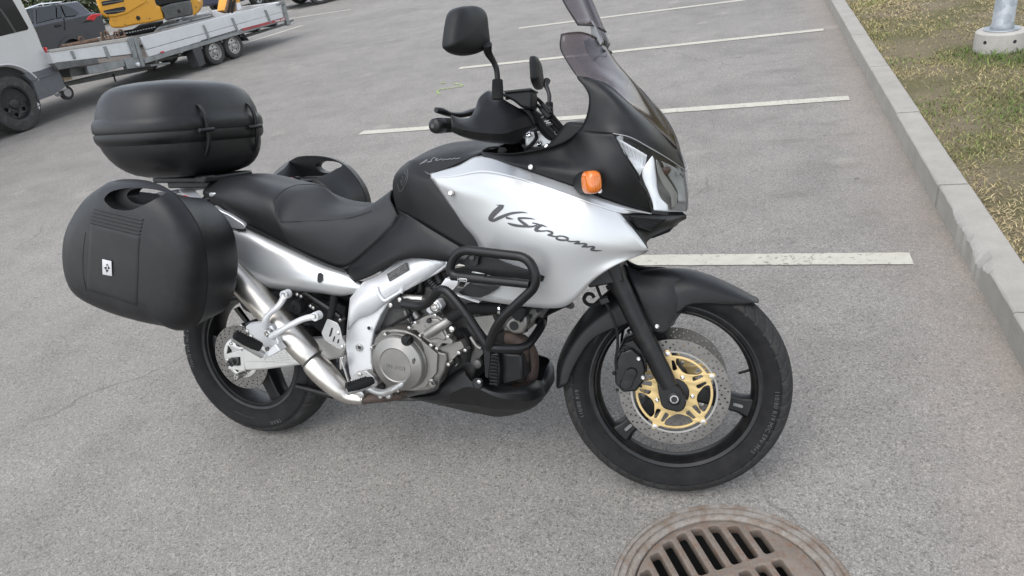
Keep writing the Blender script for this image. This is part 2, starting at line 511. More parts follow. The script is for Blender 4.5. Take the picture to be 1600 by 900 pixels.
for k in range(-3, 26):
    y0, y1 = 2.46+1.17*k+.0055, 2.46+1.17*(k+1)-.0055
    m = 70 if k == 0 else 10
    v = []; f = []; dz = random.uniform(-.003, .003); dx = random.uniform(-.003, .003); chipped = []
    # the kerb line drifts a little to the right far away
    for i in range(m+1):
        y = y0+(y1-y0)*i/m
        off = .0016*max(0, y-6)**1.6
        c = .006+.0035*math.sin(y*37)*.5 + (chip(y) if k == 0 else 0)
        c2 = c*(1 if c < .012 else random.uniform(.9, 1.6))
        xb = X0+off+dx; j = (random.uniform(-.004, .004) if c > .012 else 0)
        v += [(xb, y, -.08), (xb, y, KH+dz-c2), (xb+c*.45+j, y, KH+dz-c2*.42+j*.6), (xb+c*1.05, y, KH+dz), (xb+KW-.008, y, KH+dz), (xb+KW, y, KH+dz-.008), (xb+KW, y, -.08)]
        chipped.append(c > .012)
    for i in range(m):
        for q in range(6): f.append((i*7+q, i*7+q+1, i*7+q+8, i*7+q+7))
    f += [tuple(range(7)), tuple(m*7+q for q in range(6, -1, -1))]
    o = mk('kerb_stone', v, f, [KERB, CHIP, STAIN], kerb, angle=30, recalc=True)
    if k == 0:
        for pgn in o.data.polygons:
            cy = pgn.center
            if chipped[min(m, max(0, int((cy.y-y0)/(y1-y0)*m)))] and abs(pgn.normal.z) > .12 and cy.x < X0+.05 and pgn.normal.x < -.1 : pgn.material_index = 1

# ---------------------------------------------------------------- verge: soil and grass
t = NT('dry_turf')
c = t.mix(t.ramp(t.noise(1.6, 5, .65), (.38, 0.0), (.62, 1.0)), (.24, .195, .13), (.15, .14, .065))
c = t.mix(t.ramp(t.noise(70, 5, .75), (.35, 0.0), (.7, 1.0)), t.mix(1.0, c, .5, 'MULTIPLY'), c)
t.set(col=c, rough=.95, spec=.15, nrm=t.bump(t.noise(60, 6, .7), .9, .02)); SOIL = t.m
GX = X0+KW
v = []; f = []; nx, ny = 40, 70
def gz(x, y): return .098+.012*math.sin(x*2.3+y*.7)*min(1, (x-GX)*2)+.010*math.sin(y*1.9-x)*min(1, (x-GX)*2)
for j in range(ny+1):
    y = -3+(60)*(j/ny)**1.5
    for i in range(nx+1):
        off = .0016*max(0, y-6)**1.6
        x = GX-.004+off+40*(i/nx)**2
        v.append((x, y, gz(x, y)))
for j in range(ny):
    for i in range(nx): f.append((j*(nx+1)+i, j*(nx+1)+i+1, (j+1)*(nx+1)+i+1, (j+1)*(nx+1)+i))
tag(mk('grass_verge', v, f, SOIL), kind='structure')
def lumps(x, y, s, seed):
    r = np.random.default_rng(seed); out = np.zeros_like(x)
    for k in range(7):
        a = r.uniform(0, 6.28); q = s*r.uniform(.6, 1.9); out += np.sin((x*np.cos(a)+y*np.sin(a))*q+r.uniform(0, 6.28))
    return out/7
N = 250000
yy = .3+16*rng.random(N)**1.45; xx = GX-.014+.0016*np.maximum(0, yy-6)**1.6+4.2*rng.random(N)**1.25
dens = lumps(xx, yy, 5, 1)+.6*lumps(xx, yy, 13, 2)
keep = rng.random(N) < np.clip(.55+1.2*dens, .08, 1)
bx_, by_ = 1.79, 6.24
keep &= ((xx-bx_)**2+(yy-by_)**2) > .165**2
xx, yy = xx[keep], yy[keep]; N = len(xx)
green = np.clip(.25+1.1*lumps(xx, yy, 2.6, 3)+.5*lumps(xx, yy, 8, 5)+.22*rng.standard_normal(N), 0, 1)
near = np.exp(-(((xx-bx_)/.4)**2+((yy-6.0)/.28)**2)); green = np.clip(green+near*.8, 0, 1)
hh = (.012+.022*rng.random(N))*(.7+.55*green)*(1+1.7*near*rng.random(N)); ww = .0016+.0018*rng.random(N); ww *= np.clip(yy/5, 1, 2.2)
an = rng.uniform(0, 6.283, N); ln = rng.uniform(.2, 1.5, N)*np.where(green < .35, 1.7, 1)
zz_ = np.array([gz(a, b) for a, b in zip(xx, yy)])-.002
V = np.zeros((N, 5, 3)); ca, sa = np.cos(an), np.sin(an); la = rng.uniform(0, 6.283, N)
lx, ly = np.cos(la)*hh*ln, np.sin(la)*hh*ln
for q, (s_, u) in enumerate(((-1, 0), (1, 0), (.8, .5), (-.8, .5), (0, 1))):
    V[:, q, 0] = xx+ca*ww*s_+lx*u**1.6; V[:, q, 1] = yy+sa*ww*s_+ly*u**1.6; V[:, q, 2] = zz_+hh*u*(1-.25*u)
me = bpy.data.meshes.new('grass')
me.vertices.add(N*5); me.vertices.foreach_set('co', V.reshape(-1))
base = (np.arange(N)*5)[:, None]
li = np.concatenate([base+np.array([0, 1, 2, 3]), base+np.array([3, 2, 4])], 1).reshape(-1)
me.loops.add(N*7); me.loops.foreach_set('vertex_index', li)
st = np.stack([np.arange(N)*7, np.arange(N)*7+4], 1).reshape(-1)
me.polygons.add(N*2); me.polygons.foreach_set('loop_start', st)
at = me.attributes.new('tone', 'FLOAT', 'POINT'); at.data.foreach_set('value', np.repeat(green, 5))
at = me.attributes.new('rnd', 'FLOAT', 'POINT'); at.data.foreach_set('value', np.repeat(rng.random(N), 5))
me.update(); me.validate()
t = NT('grass_blade')
a1 = t.n('ShaderNodeAttribute'); a1.attribute_name = 'tone'; a2 = t.n('ShaderNodeAttribute'); a2.attribute_name = 'rnd'
c = t.ramp(a1.outputs['Fac'], (0.0, (.36, .29, .16)), (.38, (.30, .255, .115)), (.6, (.17, .185, .06)), (1.0, (.09, .15, .03)))
c = t.mix(1.0, c, t.ramp(a2.outputs['Fac'], (0, .62), (1, 1.25)), 'MULTIPLY')
t.set(col=c, rough=.6, spec=.25); GRASS = t.m
tag(link('grass', me, GRASS), 'short half dry green and straw coloured grass beyond the kerb', 'grass', kind='stuff')

# ---------------------------------------------------------------- lamp post with its footing
GALV = NT('galvanised_steel')
c = GALV.mix(GALV.ramp(GALV.vor(22, o='Color'), (.2, 0.0), (.8, 1.0)), (.22, .24, .255), (.31, .325, .337))
GALV.set(col=c, metal=.55, rough=.48, spec=.5); GALV = GALV.m
FOOT = conc('footing_concrete', (.30, .285, .26), (.40, .38, .35))
DARK = simple('black_hole', .012, .8)
lp = empty('lamp_post', Matrix.Translation((bx_, by_, gz(bx_, by_))))
mb = MBd(); mb.add(turned((0, 0, -.1), (0, 0, 1), [(.163, 0), (.165, .18), (.163, .235), (.152, .245), (.10, .247)], 48)); mb.out('footing', FOOT, lp, angle=40)
for a in (-2.42, -1.25):
    d = Vector((math.cos(a), math.sin(a), 0)); p = Vector((0, 0, .085))+d*.1625
    mk('bolt_hole', *turned(p, d, [(.013, -.01), (.013, .0025)], 12), DARK, lp)
mk('base_flange', *turned((0, 0, .147), (0, 0, 1), [(.115, 0), (.117, .004), (.115, .009), (.085, .011), (.07, .012)], 40), GALV, lp)
mk('pole', *turned((0, 0, .158), (0, 0, 1), [(.076, 0), (.076, .02), (.07, .03), (.045, 5.5), (.01, 5.51)], 40), GALV, lp)
mk('access_door', *extr([(-.03, -.071, .6), (.03, -.071, .6), (.03, -.071, .95), (-.03, -.071, .95)], (0, .02, 0)), GALV, lp, bevel=.004)
mk('lamp_arm', *tube(bend([(0, 0, 5.6), (0, 0, 5.95), (-.9, 0, 6.05)], .3), .028), GALV, lp)
mk('lamp_head', *box((-1.15, 0, 6.06), (.55, .2, .07)), GALV, lp, bevel=.02)
tag(lp, 'galvanised lamp post on a round concrete footing in the grass', 'lamp post')

# ---------------------------------------------------------------- drain cover
t = NT('rusty_cast_iron')
c = t.mix(t.ramp(t.noise(9, 6, .7), (.35, 0.0), (.65, 1.0)), (.13, .105, .086), (.185, .155, .13))
c = t.mix(t.ramp(t.noise(38, 6, .75), (.5, 0.0), (.68, 1.0)), c, (.15, .088, .055))
c = t.mix(.5, c, t.ramp(t.noise(260, 4, .7), (.3, .65), (.7, 1.3)), 'MULTIPLY')
t.set(col=c, rough=.72, metal=.12, spec=.35, nrm=t.bump(t.math('ADD', t.noise(180, 4, .65), t.noise(40, 3, .6)), .6, .0025)); IRON = t.m
t = NT('dusty_iron')
c = t.mix(t.ramp(t.noise(26, 6, .7), (.38, 0.0), (.6, 1.0)), (.15, .115, .09), (.215, .20, .18))
c = t.mix(.5, c, t.ramp(t.noise(300, 4, .7), (.3, .65), (.7, 1.3)), 'MULTIPLY')
t.set(col=c, rough=.85, spec=.25, nrm=t.bump(t.math('ADD', t.noise(220, 4, .65), t.noise(60, 3, .6)), .7, .002)); IRON2 = t.m
PIT = simple('dark_shaft', .035, .7)  # one even dark tone over the whole shaft wall
mh = empty('drain_cover', Matrix.Translation((MH.x, MH.y, 0)) @ Matrix.Rotation(R_(30), 4, 'Z'))
XZ = Matrix(((1, 0, 0, 0), (0, 0, 1, 0), (0, -1, 0, 0), (0, 0, 0, 1)))   # plate in xz -> lies in xy with its -y side up
XZ = Matrix(((1, 0, 0, 0), (0, 0, 1, 0), (0, -1, 0, 0), (0, 0, 0, 1)))
prof = [(.2505, -.06), (.2505, -.003), (.2535, .0015), (.262, .0025), (.266, .002), (.268, -.003), (.272, -.003), (.274, .003), (.284, .0035), (.287, .003), (.289, -.002), (.2925, -.002), (.2945, .003), (.3045, .0025), (.3085, -.004), (.3085, -.05)]
vv, ff = lathe(prof, 128); mk('frame_ring', [(p[0], p[2], p[1]) for p in vv], ff, IRON2, mh, angle=50)
for k in range(12):                                      # raised tabs and marks on the frame
    a = R_(12+30*k); d = Vector((math.cos(a), math.sin(a), 0)); tt = Vector((-d.y, d.x, 0))
    if k % 2 == 0: mk('frame_lug', *extr([d*.2735-tt*.004, d*.2885-tt*.004, d*.2885+tt*.004, d*.2735+tt*.004], (0, 0, .0042)), IRON2, mh, bevel=.001)
for (a0, tx) in ((118, 'D400'), (40, 'EN 124')):
    pass
loops = [circ2((0, 0), .246, 96)]
RS = .233; hw = .0152
for k in range(-5, 5):
    u = .016+.048*k-.0
    if abs(u) > .2: continue
    e = math.sqrt(max(0, RS*RS-u*u))
    for a, b in ((.083, e), (-.057, .057), (-e, -.083)):
        if abs(u) > .205: continue
        b = min(b, e); a = max(a, -e)
        if b-a < .03: continue
        loops.append(rounded([(u-hw, a), (u+hw, a), (u+hw, b-(.006 if b == e else 0)*(1 if u > 0 else 0)), (u-hw, b-(.006 if b == e else 0)*(1 if u < 0 else 0))], .009))
vv, ff = plate(loops, .034, .0035, 2)
mk('grate', [(p[0], p[2], -p[1]-.018) for p in vv], ff, IRON, mh, angle=45)
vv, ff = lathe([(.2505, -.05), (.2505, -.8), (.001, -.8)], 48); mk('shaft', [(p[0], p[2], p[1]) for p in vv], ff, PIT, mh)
tag(mh, 'round rusty cast iron drain grate set in the asphalt', 'drain cover')

# loose grit on the asphalt
GRIT = simple('grit', (.30, .285, .265), .9, var=.5, scale=3)
mb = MBd()
for k in range(420):
    px, py = random.uniform(-60, 1660), random.uniform(90, 900)**1
    p = G(px, py)
    if p.x > X0-.01 or (Vector((p.x, p.y))-MH).length < .32: continue
    s = random.uniform(.0012, .0036)*(1 if random.random() < .93 else 1.7)
    pts = [Vector((random.uniform(.6, 1)*q[0], random.uniform(.6, 1)*q[1], random.uniform(.5, .9)*q[2]))*s+Vector((p.x, p.y, s*.4)) for q in ((1, 0, 0), (0, 1, 0), (-1, 0, 0), (0, -1, 0), (0, 0, 1), (0, 0, -1))]
    mb.add((pts, [(0, 1, 4), (1, 2, 4), (2, 3, 4), (3, 0, 4), (1, 0, 5), (2, 1, 5), (3, 2, 5), (0, 3, 5)]))
tag(mb.out('grit', GRIT, smooth=False), 'tiny loose stones scattered over the asphalt', 'grit', kind='stuff')
# ================================================================ MOTORCYCLE
bike = empty('motorcycle', MB)
tag(bike, 'silver and black touring motorcycle with black luggage cases leaning on its side stand', 'motorcycle')
RUB = NT('tyre_rubber')
c = RUB.mix(RUB.ramp(RUB.noise(14, 4, .7), (.35, 0.0), (.7, 1.0)), (.0065, .0065, .007), (.014, .0138, .0135))
RUB.set(col=c, rough=.8, spec=.2, nrm=RUB.bump(RUB.noise(900, 2, .5), .25, .0005)); RUB = RUB.m
TREAD = simple('scrubbed_tread', (.021, .0205, .020), .85, spec=.25, var=.3, scale=18, dirt=.12)
RUBT = simple('raised_tyre_lettering', .05, .7)
BLK = simple('black_plastic', (.0062, .0064, .0070), .42, spec=.30, var=.15, bump=.3, bscale=1500, dirt=.03)
BLKR = simple('rough_black_plastic', (.0075, .0077, .0082), .52, spec=.26, var=.2, bump=.35, bscale=900)
BALU = simple('black_alloy', (.006, .006, .0064), .38, spec=.30, var=.25, dirt=.06)
TUBE = simple('black_powder_coat', (.0055, .0055, .006), .36, spec=.32, var=.2)
CHROME = simple('polished_steel', .72, .12, 1, var=.06)
ZINC = simple('zinc_bolt', (.55, .54, .52), .34, 1, var=.15)
STEEL = simple('brushed_steel', (.42, .41, .395), .36, 1, var=.2, scale=25)
DISC = simple('brake_steel', (.16, .152, .142), .47, .9, var=.2, scale=30)
GOLD = simple('gold_anodised', (.50, .37, .17), .5, .4, var=.08)
ALU = simple('cast_aluminium', (.42, .42, .41), .42, .8, var=.15, bump=.25, bscale=500, dirt=.15)
SILV = simple('silver_frame_paint', (.56, .567, .572), .36, .3, var=.05, coat=.3, dirt=.06)
SWING = simple('swingarm_alloy', (.56, .555, .53), .38, .6, var=.08, scale=14, dirt=.05)
DGREY = simple('dark_engine_metal', (.07, .068, .066), .5, .6, var=.35, scale=20, dirt=.25)

FC = Vector((1.535, 0, .3295)); RC = Vector((0, 0, .321))
def tyre_mesh(R, rim, hw, rb, pitch, slant, depth=.006, nth=700, seed=0, sym=True):
    """R crown radius, rim bead radius, hw half section width, rb bead half width"""
    half = cr([(rim-.006, rb*.80), (rim+.004, rb*1.02), (rim+.022, hw*.93), (rim+(R-rim)*.52, hw), (R-.042, hw*.97), (R-.026, hw*.885), (R-.013, hw*.68), (R-.0045, hw*.40), (R-.0008, hw*.15)], 4)if False else _cr_np([np.array(q) for q in ((rim-.006, rb*.80), (rim+.004, rb*1.02), (rim+.022, hw*.93), (rim+(R-rim)*.52, hw), (R-.042, hw*.97), (R-.026, hw*.885), (R-.013, hw*.68), (R-.0045, hw*.40), (R-.0008, hw*.13))], 4, False)
    prof = [(q[0], -q[1]) for q in half]+[(R, 0)]+[(q[0], q[1]) for q in reversed(half)]
    v = []; f = []; m = len(prof); dd = []
    for i in range(nth):
        a = 2*math.pi*i/nth; s = a*R
        for r, y in prof:
            d = 0
            ay = abs(y)/hw
            if r > R-.036 and ay > .10:
                ph = (s + (slant*ay**1.25 if y < 0 else slant*ay**1.25+pitch/2))/pitch
                fr = (ph % 1.0)
                alt = int(ph) % 2
                lo = .12 if alt else .34
                if abs(fr-.5)*pitch < .0038 and ay > lo: d = depth
                if abs(fr-.5)*pitch < .0038 and r < R-.030: d = depth*.6
            rr_ = r-d
            v.append((rr_*math.cos(a), y*(1-(d*4 if r < R-.02 else 0)), rr_*math.sin(a))); dd.append((d, r))
    for i in range(nth):
        j = (i+1) % nth
        for q in range(m-1): f.append((i*m+q, j*m+q, j*m+q+1, i*m+q+1))
    fm = [2 if sum(dd[k][0] > 0 for k in q) >= 2 else (1 if min(dd[k][1] for k in q) > R-.036 else 0) for q in f]
    return v, f, fm
def tyre(par, M, *a, **k):
    v, f, fm = tyre_mesh(*a, **k)
    o = mk('tyre', v, f, [RUB, TREAD, DARK], par, M=M, angle=32)
    o.data.polygons.foreach_set('material_index', fm); o.data.update()
    return o
def ring_text(s, size, r, y, a0, M, bold=.0):
    """lettering wrapped round a side wall, tops outward, reading clockwise seen from the right"""
    v, f = text2(s, size, .0016, bold, space=1.12)
    out = []
    for p in v:
        a = a0-p.x/r; rad = r+p.z
        out.append(M @ Vector((rad*math.cos(a), y+p.y, rad*math.sin(a))))
    return out, f
def rim_mesh(Rr, hw, drop, bw):
    prof = [(Rr-.004, -hw+.004), (Rr+.0025, -hw), (Rr+.003, -hw-.0035), (Rr-.001, -hw-.0045), (Rr-.010, -hw-.001), (Rr-.014, -hw+.006), (Rr-drop*.7, -bw), (Rr-drop, -bw*.55), (Rr-drop-.002, 0)]
    prof = prof+[(r, -y) for r, y in reversed(prof[:-1])]
    return lathe(prof+[prof[0]], 120)
def spoke(r0, r1, w0, w1, t0, t1, a):
    d = Vector((math.cos(a), 0, math.sin(a))); s = Vector((-d.z, 0, d.x)); secs = []
    for u in (0, .12, .35, .6, .82, .93, 1.0):
        r = r0+(r1-r0)*u; w_ = w0+(w1-w0)*u; w_ *= (1+.5*max(0, u-.8)/.2*(u > .8))*(1+.35*max(0, .15-u)/.15); t_ = t0+(t1-t0)*u; c = d*r
        e = .3
        secs.append([c+s*(w_/2*q[0])+Vector((0, t_/2*q[1], 0)) for q in ((-1, -e), (-.72, -1), (.72, -1), (1, -e), (1, e), (.72, 1), (-.72, 1), (-1, e))])
    return loft(secs)
def drilled(R, Ri, n1, holes, th=.005):
    loops = [circ2((0, 0), R, 96), circ2((0, 0), Ri, 72)]
    for k in range(n1):
        for (r, ph, hr) in holes:
            a = 2*math.pi*(k+ph)/n1; loops.append(circ2((r*math.cos(a), r*math.sin(a)), hr, 8))
    return plate(loops, th, .0004, 0)

# ---- front wheel, steered
MF = MS @ Matrix.Translation(FC)
wheel = mk('wheel', *rim_mesh(.2435, .034, .026, .030), BALU, bike, M=MF, angle=30)
tyre(wheel, MF, .3295, .2445, .057, .0385, .0415, .075)
ANG = [R_(-15), R_(-15+120), R_(-15+240)]
for a in ANG:
    mk('spoke', *spoke(.035, .224, .062, .050, .050, .046, a), BALU, wheel, M=MF, angle=30, bevel=.003)
    d = Vector((math.cos(a), 0, math.sin(a))); s = Vector((-d.z, 0, d.x)); c = d*.186
    lp = rounded([(-.014, -.0045), (.014, -.0045), (.014, .0045), (-.014, .0045)], .0044)
    mk('weight_slot', *extr([c+d*p[0]+s*p[1]+Vector((0, -.0240, 0)) for p in lp], (0, -.0018, 0)), simple('slot_grey', (.16, .16, .155), .5, .5), wheel, M=MF)
mk('hub', *turned((0, -.085, 0), (0, 1, 0), [(.03, 0), (.043, .004), (.043, .03), (.034, .05), (.034, .12), (.043, .14), (.043, .166), (.03, .17)], 32), BALU, wheel, M=MF, bevel=.002)
ra = R_(14)
mk('valve_stem', *tube([(.222*math.cos(ra), -.004, .222*math.sin(ra)), (.20*math.cos(ra), -.012, .20*math.sin(ra)), (.186*math.cos(ra), -.016, .186*math.sin(ra))], [.0042, .004, .0038], 10), RUB, wheel, M=MF)
mb = MBd(); mb.add(ring_text('110/80 R19 M/C 59V M+S', .0165, .2745, -.0562, R_(2), MF)); mb.add(ring_text('TUBELESS  RADIAL', .010, .262, -.0525, R_(150), MF)); mb.add(ring_text('110/80 R19', .0165, .2745, -.0562, R_(200), MF))
mb.out('lettering', RUBT, wheel, smooth=False)
def carrier():
    loops = [[]]
    n = 5
    out = []
    for k in range(180):
        a = 2*math.pi*k/180; ph = (a*n/(2*math.pi)) % 1.0
        e = max(0, 1-abs(ph-.5)/.085); r = .1035+.0175*min(1, e*1.6)
        out.append((r*math.cos(a), r*math.sin(a)))
    loops = [out, circ2((0, 0), .034, 40)]
    for k in range(n):
        a0 = 2*math.pi*k/n
        def pol(r, da): return (r*math.cos(a0+da), r*math.sin(a0+da))
        # wide eye between two ears, and two slim slots under each ear
        eye = [pol(.0970, x) for x in np.linspace(-.42, .42, 9)]+[pol(.082, .42), pol(.0625, .11), pol(.0625, -.11), pol(.082, -.42)]
        loops.append(rounded(eye, .006, 3))
        b0 = math.pi/n
        for sg in (-1, 1):
            sl = [pol(.091, b0+sg*.075), pol(.091, b0+sg*.155), pol(.066, b0+sg*.30), pol(.060, b0+sg*.10)]
            loops.append(rounded(sl, .006, 3))
    loops = [[(p[0]*1.04, p[1]*1.04) for p in lp] for lp in loops]
    return plate(loops, .007, .0012, 1)
CAR = carrier(); FD = drilled(.155, .1165, 30, ((.1485, 0, .0028), (.1405, .33, .0028), (.1305, .66, .0028), (.1245, .15, .0024)))
ROT = Matrix.Rotation(R_(9), 4, 'Y')
for sg in (-1, 1):
    M = MF @ Matrix.Translation((0, sg*.073, 0)) @ ROT
    dsk = mk('brake_disc', *FD, DISC, wheel, M=M, angle=30)
    mk('disc_rim', *lathe([(.1163, -.0028), (.1215, -.0031), (.1215, .0031), (.1163, .0028), (.1163, -.0028)], 96), simple('disc_inner', (.30, .29, .275), .4, .9) if sg < 0 else DISC, dsk, M=M)
    M2 = MF @ Matrix.Translation((0, sg*.075, 0)) @ ROT
    car = mk('disc_carrier', *CAR, GOLD, wheel, M=M2, angle=30)
    for k in range(5):
        a = 2*math.pi*(k+.5)/5
        mk('rivet', *turned((.1155*math.cos(a), -.007*1, .1155*math.sin(a)), (0, 1, 0), [(.003, 0), (.0068, .0006), (.0068, .002), (.0068, .009), (.003, .0105)], 14), ZINC, car, M=M2)
        a = 2*math.pi*k/5
        mk('bolt', *bolt((.052*math.cos(a), -.004, .052*math.sin(a)), (0, -1, 0), .0062), ZINC, car, M=M2)
mk('axle', *turned((0, -.118, 0), (0, 1, 0), [(.0105, 0), (.0135, .001), (.0135, .23), (.0105, .236)], 20), STEEL, wheel, M=MF)
mk('axle_socket', *turned((0, -.1185, 0), (0, 1, 0), [(.0085, -.0006), (.0085, .01)], 6), DARK, wheel, M=MF)

# ---- fork
z8 = zz(860, 400, 2.3675)
FY = .103
fo = S(*z8(458, 522), -FY); fu = S(*z8(262, 120), -FY)
fd = (fu-fo).normalized()
fork = None
for sg in (-1, 1):
    def q(p): return MS @ Vector((p.x, sg*FY, p.z))
    a = [q(fo-fd*.035+Vector((.012, 0, 0))), q(fo+fd*.0)]
    secs = [(fo+fd*.035, .025), (fo+fd*.07, .0265), (fo+fd*.22, .027), (fo+fd*.30, .0275), (fo+fd*.405, .0285), (fo+fd*.42, .0315), (fo+fd*.435, .0315), (fo+fd*.437, .024)]
    leg = mk('fork_leg', *tube([q(s[0]) for s in secs], [s[1] for s in secs], 24), BALU, bike)
    # axle clamp at the foot of the leg
    cx = rounded([(fo.x-.034, fo.z-.030), (fo.x+.020, fo.z-.040), (fo.x+.036, fo.z-.012), (fo.x+.026+fd.x*.03, fo.z+.036), (fo.x-.028+fd.x*.05, fo.z+.05)], .018, 5)
    v, f = prism(cx, sg*FY-.017, sg*FY+.017); mk('axle_clamp', [MS @ p for p in v], f, BALU, leg, bevel=.004, seg=3)
    mk('axle_nut', *turned(MS @ Vector((fo.x, sg*(FY+.016), fo.z)), MS.to_3x3() @ Vector((0, sg, 0)), [(.018, 0), (.018, .003), (.0150, .0045), (.0128, .005), (.0128, .003)], 20), BALU, leg)
    mk('axle_ring', *turned(MS @ Vector((fo.x, sg*(FY+.0195), fo.z)), MS.to_3x3() @ Vector((0, sg, 0)), [(.0118, 0), (.0118, .002), (.0098, .0022), (.0098, .001)], 20), STEEL, leg)
    mk('axle_hex', *turned(MS @ Vector((fo.x, sg*(FY+.016), fo.z)), MS.to_3x3() @ Vector((0, sg, 0)), [(.0092, 0), (.0092, .0062)], 6), DARK, leg)
    mk('pinch_bolt', *bolt(MS @ Vector((fo.x+.028, sg*(FY+.003), fo.z-.010)), MS.to_3x3() @ Vector((.3, sg, 0)), .006), ZINC, leg)
    mk('stanchion', *cyl(q(fo+fd*.43), q(fo+fd*.76), .0215, n=24), CHROME, leg)
    mk('dust_seal', *turned(q(fo+fd*.432), (q(fo+fd)-q(fo)), [(.031, 0), (.031, .008), (.0245, .014), (.0225, .02)], 24), RUB, leg)

# ---- front mudguard, right half traced and mirrored
crest = [(21, 478), (24, 400), (48, 330), (88, 262), (140, 195), (200, 140), (262, 90), (330, 58), (420, 47), (520, 52), (610, 80), (690, 117), (742, 145), (772, 162)]
edge = [(60, 478), (80, 425), (110, 370), (150, 315), (205, 282), (262, 262), (335, 235), (400, 215), (468, 215), (510, 184), (580, 178), (650, 181), (712, 180), (760, 172)]
rows = []
for i, (a, b) in enumerate(zip(crest, edge)):
    hw_ = .074 if i < 6 else (.076 if i < 10 else .070-.008*(i-10))
    c = S(*z8(*a), -.012); c.y = 0; e = S(*z8(*b), -hw_)
    m1 = c.lerp(e, .16); m1.y = -hw_*.60; m2 = c.lerp(e, .42); m2.y = -hw_*.93; m3 = c.lerp(e, .72); m3.y = -hw_*1.0
    c0 = c.copy(); c.y = 0
    rows.append([c, m1, m2, m3, e])
full = [[p for p in r] for r in rows]
full = [[Vector((p.x, -p.y, p.z)) for p in reversed(r[1:])]+r for r in full]
mud = mk('mudguard', *patch(full, 4, 4), BLK, bike, M=MS, angle=40, solid=.003)
# side ear of the mudguard that bolts to the fork leg
ear = [[(270, 30, -.048), (330, 56, -.05), (420, 62, -.052), (522, 84, -.048)], [(308, 120, -.079), (372, 138, -.0805), (440, 142, -.0805), (516, 140, -.062)], [(345, 222, -.080), (388, 238, -.082), (440, 228, -.082), (498, 190, -.068)], [(378, 287, -.080), (398, 289, -.082), (424, 288, -.082), (454, 250, -.080)]]
for sg in (-1, 1):
    P = [[S(*z8(a, b), c) for a, b, c in r] for r in ear]
    P = [[Vector((p.x, p.y*(-sg), p.z)) for p in r] for r in P]
    o = mk('fork_ear', *patch(P, 4, 4), BLK, mud, M=MS, angle=60)
    if sum(p.normal.y*p.area for p in o.data.polygons)*sg < 0: o.data.flip_normals()
    mods(o, solid=.004)
    b = S(*z8(393, 261), -.083); mk('bolt', *bolt(MS @ Vector((b.x, sg*.083, b.z)), MS.to_3x3() @ Vector((0, sg, 0)), .0075), ZINC, mud)

# ---- front calipers
for sg in (-1, 1):
    def SP(x, y, yy): p = S(*z8(x, y), -FY); return MS @ Vector((p.x, sg*abs(yy), p.z))
    body = [(238, 398), (262, 352), (300, 340), (338, 372), (352, 420), (345, 462), (318, 498), (270, 502), (240, 470)]
    P = [SP(x, y, .112) for x, y in body]; v, f = extr(P, MS.to_3x3() @ Vector((0, -sg*.058, 0)))
    cal = mk('brake_caliper', v, f, BALU, bike, bevel=.006, seg=3)
    for (x, y, r) in ((278, 470, .0155), (302, 428, .0155)):
        mk('piston_cap', *turned(SP(x, y, .111), MS.to_3x3() @ Vector((0, sg, 0)), [(r, 0), (r, .006), (r*.85, .009), (r*.3, .0095)], 20), BALU, cal)
    pc = [SP(x, y, .116) for x, y in ((262, 462), (282, 415), (318, 430), (298, 486))]
    v, f = extr(pc, MS.to_3x3() @ Vector((0, sg*.004, 0))); mk('piston_bridge', v, f, BALU, cal, bevel=.003)
    for (x, y, r) in ((327, 376, .0075), (343, 445, .0075), (236, 430, .005), (248, 492, .0045), (270, 345, .005), (335, 478, .004)):
        mk('bolt', *bolt(SP(x, y, .112), MS.to_3x3() @ Vector((0, sg, 0)), r, r), ZINC if r > .006 else BALU, cal)
    br = [(268, 330), (306, 316), (352, 372), (358, 430), (340, 440), (312, 352)]
    v, f = extr([SP(x, y, .094) for x, y in br], MS.to_3x3() @ Vector((0, -sg*.01, 0))); mk('bracket', v, f, BALU, cal, bevel=.002)
    hose = [(172, 110), (188, 150), (208, 178), (232, 225), (247, 275), (250, 330), (243, 380), (245, 415)]
    hp = [SP(x, y, .113 if i > 2 else .108) for i, (x, y) in enumerate(hose)]
    hs_ = mk('brake_hose', *tube(hp, .0045, 8, steps=4), RUB, bike)
    for u in range(10):
        p = hp[3].lerp(hp[6], u/9)
    mk('hose_guide', *extr([SP(x, y, .116) for x, y in ((178, 158), (212, 148), (222, 168), (190, 180))], MS.to_3x3() @ Vector((0, -sg*.02, 0))), BALU, hs_, bevel=.002)
    if sg < 0:
        lp = [SP(x, y, .10) for x, y in ((182, 172), (160, 182), (136, 178), (124, 160), (134, 142), (152, 142), (162, 155))]
        mk('cable_loop', *tube(lp, .0055, 8, steps=4), RUB, bike)

# ---- rear wheel
MR = Matrix.Translation(RC)
rw = mk('wheel', *rim_mesh(.218, .052, .03, .046), BALU, bike, M=MR, angle=30)
tyre(rw, MR, .321, .219, .076, .057, .046, .05, depth=.007)
for a in (R_(-68), R_(52), R_(172)):
    mk('spoke', *spoke(.04, .20, .085, .052, .075, .06, a), BALU, rw, M=MR, angle=30, bevel=.003)
mk('hub', *turned((0, -.088, 0), (0, 1, 0), [(.04, 0), (.058, .004), (.058, .04), (.05, .06), (.05, .16), (.06, .176)], 32), BALU, rw, M=MR, bevel=.002)
M = MR @ Matrix.Translation((0, -.09, 0))
mk('brake_disc', *drilled(.12, .072, 24, ((.1135, 0, .0026), (.1035, .33, .0026), (.0935, .66, .0026))), DISC, rw, M=M, angle=30)
loops = [circ2((0, 0), .076, 60), circ2((0, 0), .03, 30)]
for k in range(5):
    a = 2*math.pi*(k+.2)/5; pol = lambda r, da: (r*math.cos(a+da), r*math.sin(a+da))
    loops.append(rounded([pol(.066, -.36), pol(.066, .36), pol(.043, .26), pol(.043, -.26)], .006))
